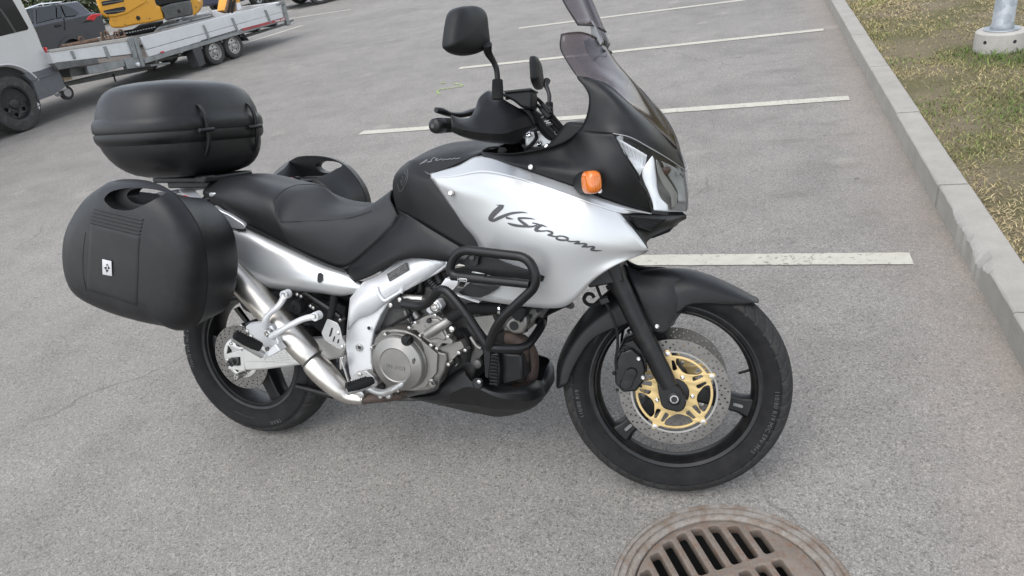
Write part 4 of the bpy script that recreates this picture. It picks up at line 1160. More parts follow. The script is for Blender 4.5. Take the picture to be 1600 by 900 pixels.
panel('side_cover', rowsB(z11, Kc), BLK, su=4, sv=6)

# ---- tail panel
Tp = [[(20, 380, -.145), (290, 467, -.154), (420, 530, -.158), (550, 592, -.160), (700, 664, -.160), (830, 714, -.157), (918, 776, -.151)],
  [(20, 600, -.182), (290, 628, -.187), (420, 668, -.190), (550, 700, -.190), (700, 738, -.184), (830, 768, -.172), (926, 797, -.156)],
  [(20, 690, -.187), (290, 700, -.191), (420, 728, -.194), (550, 752, -.193), (700, 778, -.187), (830, 798, -.174), (924, 808, -.157)],
  [(20, 752, -.180), (290, 757, -.183), (420, 774, -.185), (550, 790, -.185), (700, 808, -.180), (820, 823, -.169), (915, 816, -.154)],
  [(20, 792, -.16), (290, 796, -.16), (420, 804, -.16), (550, 813, -.16), (700, 827, -.16), (800, 840, -.158), (905, 823, -.150)]]
tp, tp2 = panel('tail_panel', rowsB(z11, Tp), PAINT, su=2, sv=6)
tp_bvh = BVHTree.FromPolygons([q.co.copy() for q in tp.data.vertices], [tuple(p.vertices) for p in tp.data.polygons])
sl = rounded([(681, 722), (695, 714), (710, 720), (710, 755), (697, 768), (682, 762)], 12)
P = [on_surface(tp_bvh, *z11(*p), .0045) for p in sl]
if all(p is not None for p in P): mk('slot', P, [tuple(range(len(P)))], DARK, tp, smooth=False)
mk('edge_strip', *tube(cr([B(*z11(*p), yy) for p, yy in (((275, 455), -.158), ((420, 524), -.164), ((550, 586), -.168), ((700, 658), -.168), ((830, 706), -.163))], 4), .004, 8), BLK, tp)
# grab rail: cast silver, tip over the tail panel, and the rack plate
RACK = simple('rack_silver', (.50, .515, .53), .36, .5, var=.06, coat=.2)
for sg in (1, -1):
    mm = Matrix.Scale(-1, 4, (0, 1, 0)) if sg < 0 else Matrix()
    P = [B(*z11(*p), -.166) for p in ((110, 350), (148, 374), (205, 402), (272, 444), (288, 464), (276, 482), (240, 478), (190, 468), (120, 440))]
    gr = mk('grab_rail', *extr([mm @ p for p in P], (0, sg*.02, 0)), RACK, bike, bevel=.004)
    P = [B(*z11(*p), -.165) for p in ((235, 470), (278, 476), (284, 484), (240, 486))]
    mk('rubber_pad', *extr([mm @ p for p in P], (0, sg*.02, 0)), RUB, gr, bevel=.001)
ZR = .925
def rz(*pts): return [Vector((max(q.x, -.36), q.y, q.z)) for q in (BZ(*z3(*p), ZR) for p in pts)]
arm = rz((462, 48), (560, 58), (640, 78), (700, 95), (745, 140), (762, 162), (700, 152), (655, 132), (610, 98), (540, 84), (475, 72))
rk = mk('luggage_rack', *extr(arm, (0, 0, -.018)), RACK, bike, bevel=.004)
arm = rz((655, 78), (745, 70), (862, 54), (860, 64), (790, 82), (728, 98), (700, 100))
mk('rack_arm', *extr(arm, (0, 0, -.018)), RACK, rk, bevel=.004)
for sx in (-.26, .02):
    mk('rack_arm', *extr([(sx-.012, -.13, ZR-.002), (sx+.02, -.13, ZR-.002), (sx+.02, .16, ZR-.002), (sx-.012, .16, ZR-.002)], (0, 0, -.014)), RACK, rk, bevel=.004)
mk('rack_arm', *extr([(-.30, .10, ZR), (.20, .10, ZR-.03), (.20, .13, ZR-.03), (-.30, .15, ZR)], (0, 0, -.018)), RACK, rk, bevel=.004)
mk('mount_plate', *extr(rounded([(-.27, -.10), (.06, -.115), (.06, .115), (-.27, .10)], .02) and [(p[0], p[1], .932) for p in rounded([(-.25, -.065), (.035, -.075), (.035, .075), (-.25, .065)], .02)], (0, 0, .022)), BLK, rk, bevel=.004)
# ---------------------------------------------------------------- frame, engine, exhaust, bars
def poly(zf, pts, y): return [B(*zf(*p), y) for p in pts]
def slab(name, zf, pts, y, th, mat, parent, bev=.003, seg=2, rnd=0, mir=False, **k):
    """traced plate whose outer face lies at lateral y, th deep towards the middle"""
    if rnd: pts = rounded(pts, rnd)
    P = poly(zf, pts, y)
    o = mk(name, *extr(P, (0, th, 0)), mat, parent, bevel=bev, seg=seg, **k)
    if mir: mk(name, *extr([Vector((p.x, -p.y, p.z)) for p in P], (0, -th, 0)), mat, parent, bevel=bev, seg=seg, **k)
    return o
def disc(name, zf, x, y, lat, r, prof, mat, parent, n=28, axis=(0, -1, 0)):
    return mk(name, *turned(B(*zf(x, y), lat), axis, [(r*a, b) for a, b in prof], n), mat, parent)
def pipe(name, zf, pts, r, mat, parent, steps=5, n=12, mir=False):
    """pts: (x, y, lateral)"""
    P = [B(*zf(p[0], p[1]), p[2]) for p in pts]
    o = mk(name, *tube(P, r, n, steps=steps), mat, parent)
    if mir: mk(name, *tube([Vector((p.x, -p.y, p.z)) for p in P], r, n, steps=steps), mat, parent)
    return o
RUST = NT('heat_browned_pipe')
c = RUST.mix(RUST.ramp(RUST.noise(26, 6, .7), (.38, 0.0), (.66, 1.0)), (.045, .034, .028), (.085, .055, .042)); RUST.set(col=c, rough=.7, metal=.3); RUST = RUST.m
TITAN = NT('exhaust_steel')
c = TITAN.mix(TITAN.ramp(TITAN.noise(7, 5, .65), (.35, 0.0), (.65, 1.0)), (.40, .375, .34), (.56, .535, .495))
TITAN.set(col=c, rough=TITAN.math('ADD', TITAN.math('MULTIPLY', TITAN.noise(40, 4, .6), .16), .22), metal=.95); TITAN = TITAN.m
ENG = simple('engine_grey', (.15, .145, .135), .42, .65, var=.14, scale=16, bump=.25, bscale=450, dirt=.2)
ENGL = simple('engine_grey_light', (.215, .208, .195), .40, .7, var=.12, scale=16, bump=.2, bscale=450, dirt=.18)

# dark heart of the engine, so that no daylight shows between the covers
def core(name, zf, pts, y0, y1, mat, parent=bike, bev=.008):
    P = poly(zf, pts, y0)
    return mk(name, *extr([Vector((p.x, y0, p.z)) for p in P], (0, y1-y0, 0)), mat, parent, bevel=bev)
eng = core('engine', ident, [(575, 500), (600, 470), (640, 452), (690, 440), (745, 452), (760, 480), (745, 520), (748, 560), (735, 600), (700, 628), (610, 628), (580, 600)], -.125, .14, DGREY)
core('gearbox', ident, [(555, 520), (590, 490), (600, 600), (565, 600)], -.11, .12, DGREY, eng)
# front cylinder, leaning forward, with fins
cyl0, cyl1 = B(*zK(430, 650), -.06), B(*zK(395, 420), -.06)
for k in range(11):
    u = k/10
    fin = [(zK(335+u*150, 545-u*18)), (zK(350+u*150, 530-u*16)), (zK(470+u*92, 690-u*30)), (zK(455+u*92, 704-u*30))]
    P = [B(*q, -.135) for q in fin]
    mk('cooling_fin', *extr(P, (0, .20, 0)), ENGL, eng, bevel=.001)
core('cylinder', zK, [(330, 540), (520, 505), (575, 600), (560, 700), (440, 710), (400, 640)], -.118, .10, DGREY, eng)
# front cylinder head
hd = core('cylinder_head', zK, [(560, 600), (620, 540), (760, 470), (860, 450), (935, 460), (945, 500), (880, 560), (830, 640), (760, 695), (660, 690), (600, 665)], -.10, .12, ENG, eng, bev=.01)
slab('head_cover', zK, [(640, 560), (740, 500), (800, 540), (810, 620), (770, 685), (690, 690), (630, 655), (605, 610)], -.128, .03, ENGL, hd, bev=.008, seg=3, rnd=20)
disc('head_recess', zK, 690, 615, -.130, .0135, [(1, -.002), (1, .0018), (.7, .0016)], DARK, hd)
slab('horn_cap', zK, [(665, 470), (780, 450), (800, 470), (765, 560), (735, 578), (690, 560), (660, 520)], -.15, .07, BLKR, hd, bev=.006, rnd=18)
for (x, y) in ((905, 480), (925, 470), (838, 530), (800, 650)):
    disc('bolt', zK, x, y, -.102, .006, [(1, -.002), (1, .004), (.5, .005)], DARK, hd, 12)
pipe('brake_line', zK, [(800, 455, -.16), (790, 500, -.165), (770, 560, -.165), (745, 578, -.15)], .0022, RUB, hd)
# hose, its clip and the steel water pipe
pipe('coolant_hose', zK, [(90, 575, -.185), (160, 530, -.19), (240, 485, -.19), (330, 462, -.185), (440, 462, -.175), (560, 460, -.16), (640, 470, -.14)], [.0165, .0165, .0175, .018, .017, .0165, .016], RUB, eng, n=14)
for (x, y, l, dx, dy) in ((95, 590, -.187, 30, -22), (575, 462, -.158, 40, 2)):
    a, b = B(*zK(x, y), l), B(*zK(x+dx, y+dy), l); d = (b-a).normalized()
    mk('hose_clip', *turned(a, d, [(.0182, -.005), (.019, -.004), (.019, .004), (.0182, .005)], 20), CHROME, eng)
pipe('water_pipe', z15, [(480, 372, -.215), (540, 335, -.213), (610, 292, -.20), (640, 270, -.19)], [.0145, .0152, .0152, .015], ENGL, eng, n=16)
disc('hose_union', zK, 150, 640, -.20, .009, [(1, -.004), (1, .006), (.6, .008)], ZINC, eng, 8)
# water pump cover
wp = [(350, 330), (372, 302), (408, 290), (440, 258), (480, 240), (525, 232), (556, 226), (566, 250), (600, 268), (622, 300), (610, 345), (632, 385), (664, 420), (660, 445), (625, 440), (590, 435), (560, 470), (535, 455), (500, 432), (455, 400), (430, 370), (405, 342), (370, 345)]
w_p = slab('water_pump_cover', z15, wp, -.205, .03, ENGL, eng, bev=.004, seg=3, rnd=10)
slab('pump_step', z15, [(455, 300), (510, 262), (560, 262), (590, 300), (585, 350), (620, 400), (600, 420), (555, 400), (500, 415), (462, 380), (475, 340)], -.211, .02, ENGL, w_p, bev=.004, seg=3, rnd=14)
for (x, y, r) in ((362, 322, .006), (404, 287, .006), (544, 234, .006), (632, 385, .006), (556, 468, .006), (515, 445, .0065), (436, 378, .005), (710, 497, .0065), (637, 580, .0065), (193, 370, .006), (97, 462, .0055), (280, 765, .006), (755, 480, .006)):
    disc('bolt', z15, x, y, -.214 if y < 480 and x > 300 else -.21, r, [(1, -.02), (1, .003), (.8, .006), (.4, .0065), (.38, .003)], ZINC, w_p, 12)
disc('plug', z15, 497, 275, -.213, .0075, [(1, -.004), (1, .002), (.9, .005), (.5, .006)], DARK, w_p, 14)
# right crankcase cover, stepped
cc = [(160, 345), (250, 335), (330, 345), (395, 372), (440, 405), (560, 495), (612, 505), (622, 560), (600, 640), (570, 690), (560, 735), (500, 768), (420, 776), (330, 770), (240, 790), (160, 760), (110, 700), (90, 600), (90, 480), (115, 400)]
cov = slab('crankcase_cover', z15, cc, -.198, .06, ENG, eng, bev=.006, seg=3, rnd=16)
slab('case_step', z15, [(440, 410), (556, 510), (548, 640), (500, 700), (470, 740), (400, 765), (330, 765), (430, 680), (470, 590), (460, 480)], -.206, .02, ENGL, cov, bev=.004, seg=3, rnd=10)
slab('case_neck', z15, [(560, 470), (640, 430), (720, 420), (745, 470), (690, 520), (640, 570), (615, 560), (612, 505)], -.185, .03, ENGL, cov, bev=.004, rnd=8)
# round clutch cover with the maker's name
ck = B(*z15(278, 575), -.225); kr = .0885
mk('clutch_cover', *turned((ck.x, -.20, ck.z), (0, -1, 0), [(kr*1.03, 0), (kr*1.03, .012), (kr, .016), (kr*.985, .026), (kr*.95, .031), (kr*.62, .0425), (kr*.595, .0415), (kr*.58, .0405), (kr*.05, .0408)], 72), ENGL, cov, angle=25)
v, f = text2('SUZUKI', .0175, .0012, .0003, space=1.12)
w_ = max(p.x for p in v); tm = Matrix.Translation((ck.x-.001, -.2424, ck.z-.003)) @ Matrix.Rotation(R_(3.5), 4, 'Y') @ Matrix.Translation((-w_/2, 0, -.010))
mk('raised_name', [tm @ p for p in v], f, simple('name_edge', (.26, .252, .238), .35, .7), cov, smooth=False)
disc('oil_filler_cap', z15, 342, 412, -.226, .0172, [(1, -.01), (1, .006), (.86, .010), (.2, .0105)], BALU, cov, 20)
P = [B(*z15(*p), -.2375) for p in ((316, 440), (325, 400), (356, 380), (370, 392), (362, 425), (340, 448))]
mk('cap_grip', *extr([B(*z15(*p), -.242) for p in ((322, 432), (352, 384), (366, 394), (336, 442))], (0, .008, 0)), BALU, cov, bevel=.002)
P = [B(*z15(*p), -.2405) for p in ((376, 548), (392, 540), (396, 556), (390, 580), (378, 576))]
mk('chip', *extr(P, (0, .0125, 0)), DGREY, cov)
disc('sight_glass', z15, 522, 712, -.206, .0142, [(1, -.01), (1, .007), (.72, .009), (.66, .006), (.2, .006)], ENGL, cov, 24)
disc('sight_window', z15, 528, 710, -.2135, .008, [(1, -.002), (1, .001), (.2, .0012)], DARK, cov, 18)
disc('drain_boss', z15, 168, 735, -.20, .011, [(1, -.01), (1, .01), (.6, .011)], DARK, cov, 18)
# tangle of lines, sensors and brackets behind
for pts, r, m in (([(690, 500, -.15), (715, 545, -.16), (700, 590, -.165), (668, 615, -.165), (655, 640, -.16)], .004, RUB), ([(705, 520, -.15), (712, 560, -.155), (680, 600, -.16), (662, 630, -.16)], .003, ZINC),
                  ([(715, 330, -.14), (760, 400, -.15), (780, 480, -.15), (772, 560, -.14)], .006, RUB), ([(745, 330, -.13), (800, 440, -.14), (812, 520, -.13)], .005, RUB),
                  ([(380, 210, -.15), (340, 250, -.165), (280, 280, -.165), (210, 320, -.16), (120, 360, -.15)], .0045, RUB), ([(300, 60, -.15), (330, 130, -.15), (350, 200, -.15), (380, 280, -.15)], .008, BALU),
                  ([(430, -20, -.13), (440, 40, -.13), (430, 100, -.13)], .012, BALU), ([(330, 200, -.13), (350, 250, -.13), (385, 290, -.13)], .010, ENG), ([(390, 215, -.14), (420, 255, -.14)], .012, ENGL)):
    pipe('hose', z15, pts, r, m, eng)
slab('engine_mount', z15, [(470, 200), (520, 140), (560, 130), (590, 180), (560, 225), (500, 235)], -.17, .03, SILV, eng, rnd=14)
disc('mount_bolt', z15, 540, 176, -.17, .0165, [(1, -.005), (1, .006), (.8, .008), (.75, .004), (.5, .004), (.5, .010), (.2, .011)], ZINC, eng, 24)
slab('sensor_block', z15, [(790, 420), (850, 440), (880, 500), (840, 560), (800, 590), (780, 540)], -.14, .04, DGREY, eng, rnd=10)
disc('sensor', z15, 838, 578, -.15, .014, [(1, -.01), (1, .004), (.6, .008)], DGREY, eng, 20)
pipe('linkage', z15, [(790, 390, -.15), (830, 450, -.155), (862, 470, -.155)], .006, ENGL, eng)
# spring of the idle screw and coils seen behind the frame
zF = zz(590, 395, 9.0)
for (x0, y0, x1, y1, r) in ((430, 540, 560, 440, .017), (700, 330, 860, 520, .015), (820, 270, 890, 420, .013)):
    a, b = B(*zF(x0, y0), -.12), B(*zF(x1, y1), -.12); n_ = 7
    core_ = mk('throttle_body', *tube([a, b], r, 16), DGREY, eng, bevel=.002)
    for k in range(n_):
        p = a.lerp(b, (k+.5)/n_); mk('ring', *turned(p, b-a, [(r*1.15, -.002), (r*1.2, 0), (r*1.15, .002)], 18), BALU, core_)
pipe('throttle_pipe', zF, [(380, 640, -.165), (480, 645, -.17), (650, 655, -.175)], .0125, TITAN, eng)
# oil cooler and radiator behind the crash bar
oc = core('oil_cooler', z5, [(652, 560), (700, 552), (712, 640), (705, 725), (660, 715), (648, 640)], -.155, -.02, BALU, bike, bev=.004)
for k in range(9):
    y = 572+k*17; mk('cooler_fin', *extr([B(*z5(*p), -.163) for p in ((655, y-5), (695, y-2), (698, y+5), (657, y+4))], (0, .03, 0)), BLKR, oc, bevel=.0015)
core('radiator', z5, [(700, 550), (820, 560), (830, 690), (720, 720)], -.13, -.01, BALU, oc)
pipe('front_header', z5, [(770, 480, -.06), (830, 500, -.05), (866, 560, -.04), (868, 640, -.04), (845, 700, -.04), (790, 730, -.04)], [.022, .023, .023, .023, .023, .023], RUST, bike, n=16)
pipe('front_header', z5, [(740, 470, -.10), (790, 478, -.095), (820, 520, -.09), (822, 600, -.08), (800, 680, -.08)], .021, RUST, bike, n=16)

# ---- frame
fr_pts = [(546, 466), (566, 441), (588, 431), (620, 409), (638, 399), (660, 397), (684, 402), (703, 408), (699, 415), (684, 427), (653, 444), (627, 458), (607, 473), (595, 492), (584, 517), (579.5, 542), (580, 567), (586, 583), (572, 602), (560, 606), (549, 597), (545, 582), (539.5, 541), (541, 513)]
fr_o = slab('frame', ident, fr_pts, -.165, .045, SILV, bike, bev=.004, seg=2)
mk('frame_spar', *extr([Vector((p.x, .12, p.z)) for p in poly(ident, fr_pts, -.165)], (0, .045, 0)), SILV, fr_o, bevel=.007)
# facet above: the spar's upper plane catches the sky
fct = [[(547, 468, -.166), (568, 443, -.167), (592, 431.5, -.167), (622, 410, -.167), (640, 400, -.167), (661, 398.5, -.167), (683, 404, -.167)],
       [(545, 490, -.172), (560, 472, -.174), (590, 455, -.175), (620, 440, -.175), (645, 427, -.175), (665, 414, -.174), (690, 408, -.17)],
       [(543, 516, -.172), (556, 500, -.174), (578, 492, -.174), (604, 472, -.173), (627, 457, -.172), (655, 442, -.171), (700, 410, -.167)]]
o = mk('spar_facet', *patch(rowsB(ident, fct), 1, 4), SILV, fr_o, angle=25)
flip_out(o); mods(o, solid=.004)
pipe('weld_rib', zF, [(-10, 480, -.176), (10, 560, -.178), (60, 640, -.178), (110, 672, -.178), (200, 620, -.178), (325, 545, -.178)], .0055, SILV, fr_o, n=10)
for (x, y) in ((330, 540), (990, 140)): disc('weld_end', zF, x, y, -.176, .008, [(1, -.004), (1, .002), (.6, .006)], SILV, fr_o, 14)
lb = [(130, 300), (400, 133), (445, 240), (168, 405)]
lbl = slab('data_plate', zF, lb, -.1765, .002, simple('label_black', .03, .4), fr_o, bev=0)
q = poly(zF, lb, -.1775)
for k in range(5):
    a = q[0].lerp(q[3], .16+.17*k); b = q[1].lerp(q[2], .16+.17*k)
    for j in range(9):
        if random.random() < .2: continue
        u0 = .06+.1*j; u1 = u0+random.uniform(.05, .085); dz = (q[3]-q[0])*.045
        mk('print', [a.lerp(b, u0), a.lerp(b, u1), a.lerp(b, u1)+dz, a.lerp(b, u0)+dz], [(0, 1, 2, 3)], simple('label_print', .25, .5) if (k, j) == (0, 0) or 'lp_' not in globals() else lp_, lbl, smooth=False)
        lp_ = lbl.children[0].active_material if lbl.children else simple('label_print', .25, .5)
disc('frame_hole', z4, 1030, 320, -.167, .0085, [(1, -.002), (1, .003), (.7, .0032), (.65, .001)], SILV, fr_o, 22)
disc('frame_hole', z4, 1028, 320, -.169, .0062, [(1, -.002), (1, .002)], DARK, fr_o, 22)
disc('pivot', z4, 975, 425, -.167, .0125, [(1, -.002), (1, .004), (.72, .005), (.7, .002), (.2, .002)], ALU, fr_o, 28)
disc('pivot_bolt', z4, 978, 425, -.170, .0075, [(1, -.002), (1, .003), (.5, .0035), (.45, .001)], DGREY, fr_o, 6)
slab('lower_bracket', z15, [(0, 640), (70, 625), (120, 675), (100, 720), (60, 735), (0, 720)], -.20, .03, SILV, fr_o, rnd=8)

# ---- sub-frame and dark parts under the seat
core('under_seat', z11, [(270, 800), (870, 835), (830, 900), (800, 1000), (620, 1010), (420, 960), (330, 900)], -.06, .13, BLKR, bike)
core('inner_mudguard', ident, [(385, 455), (470, 462), (520, 470), (540, 480), (538, 540), (500, 520), (460, 490), (400, 480)], -.10, .10, BLKR, bike)
pipe('subframe_tube', z14, [(740, 90, -.15), (830, 150, -.15), (920, 210, -.15), (1010, 280, -.15)], .010, BALU, bike)
pipe('shock_hose', z14, [(960, 100, -.15), (955, 170, -.155), (940, 240, -.16), (930, 290, -.165)], .012, RUB, bike)
disc('preload_knob', z14, 672, 200, -.165, .0245, [(1, -.02), (1, .004), (.88, .010), (.4, .011), (.35, .008)], BLKR, bike, 14)
for k, (x, y) in enumerate(((675, 100), (705, 115), (778, 190), (800, 205), (1010, 300))): disc('bolt', z14, x, y, -.16, .006, [(1, -.02), (1, .004), (.5, .006)], STEEL, bike, 12)
slab('mud_flap', z14, [(200, 70), (270, 75), (320, 140), (395, 230), (390, 255), (330, 258), (290, 240), (250, 220), (225, 180)], -.14, .03, BLKR, bike, rnd=10)
slab('torque_link', z14, [(170, 215), (200, 200), (285, 315), (262, 330)], -.14, .015, BALU, bike)
disc('bolt', z14, 240, 340, -.145, .006, [(1, -.01), (1, .004), (.5, .006)], STEEL, bike, 12)

# ---- swing arm
sw = slab('swing_arm', z14, [(222, 540), (300, 512), (420, 500), (560, 488), (760, 452), (1020, 440), (1060, 500), (1020, 600), (690, 656), (420, 690), (265, 700), (245, 640)], -.125, .04, SWING, bike, bev=.008, seg=3)
P = poly(z14, [(222, 540), (300, 512), (420, 500), (560, 488), (760, 452), (1020, 440), (1060, 500), (1020, 600), (690, 656), (420, 690), (265, 700), (245, 640)], -.125)
mk('swing_arm_beam', *extr([Vector((p.x, .085, p.z)) for p in P], (0, .04, 0)), SWING, sw, bevel=.008)
slab('axle_block', z14, [(105, 572), (230, 535), (250, 560), (265, 700), (130, 682), (135, 660), (230, 655), (225, 590), (118, 600)], -.126, .035, SWING, sw, bev=.002)
slab('upper_facet', z14, [(235, 545), (300, 517), (420, 505), (552, 494), (690, 640), (420, 628), (262, 625)], -.128, .01, SWING, sw, bev=.002)
slab('adjuster', z14, [(150, 600), (205, 590), (215, 640), (160, 655)], -.128, .04, DGREY, sw)
disc('axle_nut', z14, 165, 628, -.13, .0155, [(1, -.01), (1, .010), (.8, .013), (.55, .013), (.5, .024), (.3, .025)], DGREY, sw, 6)
disc('adjuster_bolt', z14, 218, 735, -.12, .0105, [(1, -.02), (1, .014), (.7, .018), (.45, .018), (.42, .010)], ZINC, sw, 18)
for k in range(4):
    yy = 575+k*17
    for j in range(8):
        x = 395+j*30+random.uniform(-4, 4); L = random.uniform(10, 24); xx = x+k*9
        p = [B(*z14(a, b), -.1286) for a, b in ((xx, yy-j*3.2), (xx+L, yy-L*.1-j*3.2), (xx+L, yy+6-L*.1-j*3.2), (xx, yy+6-j*3.2))]
        if k or j: mk('caution_print', p, [(0, 1, 2, 3)], PALE2 if 'PALE2' in globals() else simple('x', .3), sw, smooth=False)
        else: PALE2 = simple('caution_ink', (.34, .335, .32), .5)
# rear caliper below the arm and chain side mass
core('rear_caliper', z14, [(240, 330), (330, 300), (400, 330), (380, 420), (280, 420)], -.12, -.06, BALU, bike)
core('side_stand_mass', ident, [(480, 560), (520, 570), (545, 600), (500, 605)], .05, .12, BLKR, bike)
sst = [Vector((.52, .13, .30)), Vector((.50, .24, .16)), Vector((.47, .36, .03))]
MBinvN = MBi
foot = MBi @ Vector((MB @ Vector((.46, .37, 0.03))).xyz); fw = MB @ Vector((.46, .33, .0)); fw.z = .02; foot = MBi @ fw
mk('side_stand', *tube([Vector((.54, .12, .30)), foot.lerp(Vector((.54, .12, .30)), .5), foot], [.015, .013, .012], 12), BALU, bike)
fw2 = fw.copy(); mk('stand_foot', *turned(MBi @ (fw+Vector((0, 0, -.02))), MBi.to_3x3() @ Vector((0, 0, 1)), [(.03, 0), (.032, .006), (.02, .014)], 20), BALU, bike)

# ---- exhaust, right side
ex = pipe('exhaust', z4, [(200, -60, -.20), (330, 60, -.20), (455, 195, -.20), (600, 352, -.20), (690, 448, -.20), (722, 484, -.20)], [.045, .046, .046, .0455, .044, .040], TITAN, bike, n=28)
pipe('silencer', z4, [(-260, -330, -.25), (-120, -230, -.25), (60, -120, -.245), (200, -50, -.238)], [.06, .062, .06, .046], TITAN, ex, n=24)
pipe('exhaust_band', z4, [(700, 466, -.20), (716, 492, -.20), (728, 512, -.20)], [.041, .037, .0375], DGREY, ex, n=24)
pipe('exhaust_shield', z4, [(722, 504, -.20), (745, 528, -.20), (800, 585, -.20), (862, 648, -.198), (915, 690, -.195), (1000, 706, -.19)], [.0385, .042, .041, .034, .024, .018], TITAN, ex, n=24)
pipe('exhaust_pipe', z4, [(990, 704, -.19), (1060, 698, -.188), (1140, 690, -.18), (1230, 670, -.15)], .0165, RUST, ex, n=16)
a, b = B(*z4(996, 705), -.19), B(*z4(1030, 701), -.19); mk('exhaust_clamp', *turned(a, b-a, [(.018, -.003), (.020, -.002), (.020, .003), (.018, .004)], 20), STEEL, ex)
pipe('centre_stand', z4, [(640, 635, -.10), (720, 655, -.10), (830, 685, -.10)], .012, BALU, bike)

# ---- passenger foot peg hanger
hg = slab('peg_hanger', z14, [(265, 350), (300, 325), (395, 312), (440, 340), (470, 345), (525, 470), (530, 540), (490, 570), (405, 605), (425, 560), (410, 510), (395, 480), (330, 440), (268, 390)], -.262, .022, SILV, bike, bev=.005, seg=3)
pipe('hanger_arm', z14, [(415, 350, -.268), (430, 290, -.27), (455, 250, -.268), (510, 205, -.262), (545, 165, -.255), (578, 102, -.245)], [.0115, .0105, .010, .0098, .0098, .0115], SILV, hg, n=14)
pipe('hanger_arm', z14, [(470, 430, -.268), (530, 392, -.268), (620, 340, -.264), (720, 292, -.256), (818, 270, -.245)], [.0115, .0105, .010, .0098, .0115], SILV, hg, n=14)
for (x, y) in ((578, 102), (820, 270)):
    disc('arm_eye', z14, x, y, -.248, .0142, [(1, -.016), (1, .008), (.92, .010), (.70, .010), (.66, .005), (.1, .005)], SILV, hg, 26)
    disc('bolt', z14, x+3, y, -.254, .0085, [(1, -.004), (1, .001), (.6, .0025), (.5, .0005)], STEEL, hg, 14)
disc('hanger_bolt', z14, 443, 400, -.272, .0135, [(1, -.012), (1, .002), (.9, .005), (.55, .006), (.5, .002)], ZINC, hg, 20)
for (x, y) in ((282, 388), (312, 425)): disc('bolt', z14, x, y, -.263, .0065, [(1, -.004), (1, .002), (.6, .003)], STEEL, hg, 14)
slab('peg_mount', z14, [(412, 560), (500, 490), (540, 540), (470, 580), (410, 608), (440, 575)], -.285, .035, SILV, hg, bev=.004)
disc('peg_pin', z14, 437, 525, -.286, .0065, [(1, -.004), (1, .003), (.6, .004)], DGREY, hg, 14)
pg = [B(*z14(x, y), l) for x, y, l in ((175, 440, -.355), (250, 480, -.33), (330, 530, -.305), (405, 575, -.285))]
peg = mk('foot_peg', *tube(pg, [.012, .013, .013, .012], 12), ALU, bike)
pr = [B(*z14(x, y), l) for x, y, l in ((190, 415, -.358), (260, 455, -.335), (330, 490, -.312), (385, 515, -.297))]
mk('rubber_pad', *tube(pr, [.014, .0165, .0165, .014], 12), RUB, peg)
for k in range(9):
    p = pr[0].lerp(pr[3], .08+.84*k/8)+Vector((0, -.002, .010)); mk('pad_rib', *turned(p, pr[3]-pr[0], [(.009, -.0022), (.0105, 0), (.009, .0022)], 12), RUB, peg)
# heel guard
hgp = slab('heel_guard', z14, [(905, 292), (930, 300), (985, 325), (1005, 365), (1035, 500), (1035, 535), (990, 525), (915, 480), (880, 450), (860, 400)], -.215, .003, ALU, bike, bev=.001, rnd=8)
for s_ in ([(938, 362), (950, 362), (932, 430), (918, 430)], [(958, 428), (968, 428), (955, 470), (946, 470)], [(990, 450), (1000, 450), (992, 482), (982, 482)]): slab('slot', z14, s_, -.2165, .002, DARK, hgp, bev=0, rnd=4)
for (x, y) in ((988, 402), (1020, 512)): disc('bolt', z14, x, y, -.216, .006, [(1, -.004), (1, .002), (.6, .004)], ZINC, hgp, 14)
pipe('brake_rod', z14, [(1010, 590, -.20), (1040, 680, -.20), (1075, 790, -.20)], .0035, STEEL, bike)
slab('master_cylinder', z14, [(1000, 590), (1030, 590), (1020, 690), (1000, 690)], -.2, .02, STEEL, bike, bev=.003)
# rider's peg and brake pedal
rp = [B(*z4(x, y), l) for x, y, l in ((905, 650, -.345), (960, 632, -.32), (1020, 612, -.29), (1060, 600, -.265))]
rpg = mk('foot_peg', *tube([p+Vector((0, 0, -.010)) for p in rp], .011, 12), ALU, bike)
mk('rubber_pad', *tube(rp[:3]+[rp[3].lerp(rp[2], .4)], [.0135, .016, .016, .013], 12), RUB, rpg)
for k in range(9):
    p = rp[0].lerp(rp[2], .05+.9*k/8)+Vector((0, -.002, .010)); mk('pad_rib', *turned(p, rp[2]-rp[0], [(.009, -.0022), (.0105, 0), (.009, .0022)], 12), RUB, rpg)
slab('peg_bracket', z4, [(925, 600), (950, 565), (1010, 552), (1055, 590), (1060, 615), (1030, 640), (960, 660), (920, 668)], -.235, .02, ALU, rpg, bev=.004, rnd=8)
disc('bolt', z4, 978, 570, -.236, .0065, [(1, -.004), (1, .003), (.6, .004)], ZINC, rpg, 14)
bp = [B(*z4(x, y), l) for x, y, l in ((1020, 640, -.245), (1060, 662, -.255), (1110, 672, -.265), (1150, 655, -.275), (1205, 628, -.285))]
bpd = mk('brake_pedal', *tube(bp, [.010, .011, .011, .0105, .008], 12, steps=4), ALU, bike)
mk('pedal_pad', *extr([B(*z4(x, y), l) for x, y, l in ((1138, 650, -.292), (1198, 615, -.292), (1212, 624, -.292), (1206, 640, -.292), (1150, 672, -.292))], (0, .03, 0)), ALU, bpd, bevel=.004)
for k in range(5): mk('pad_groove', *tube([B(*z4(1150+k*11, 662-k*6.5), -.2925), B(*z4(1156+k*11, 646-k*6.5), -.2925)], .0016, 6), SILV, bpd)
for (x, y, r) in ((985, 680, .011), (1132, 688, .009), (1090, 690, .007)): disc('bolt', z4, x, y, -.21, r, [(1, -.012), (1, .003), (.7, .005), (.4, .005)], ALU, bpd, 16)
mk('return_spring', *tube([B(*z4(1165+k*3.2, 672+k*1.2+5*math.sin(k*2.0)), -.20+.004*math.cos(k*2.0)) for k in range(22)], .0014, 6), DGREY, bpd)

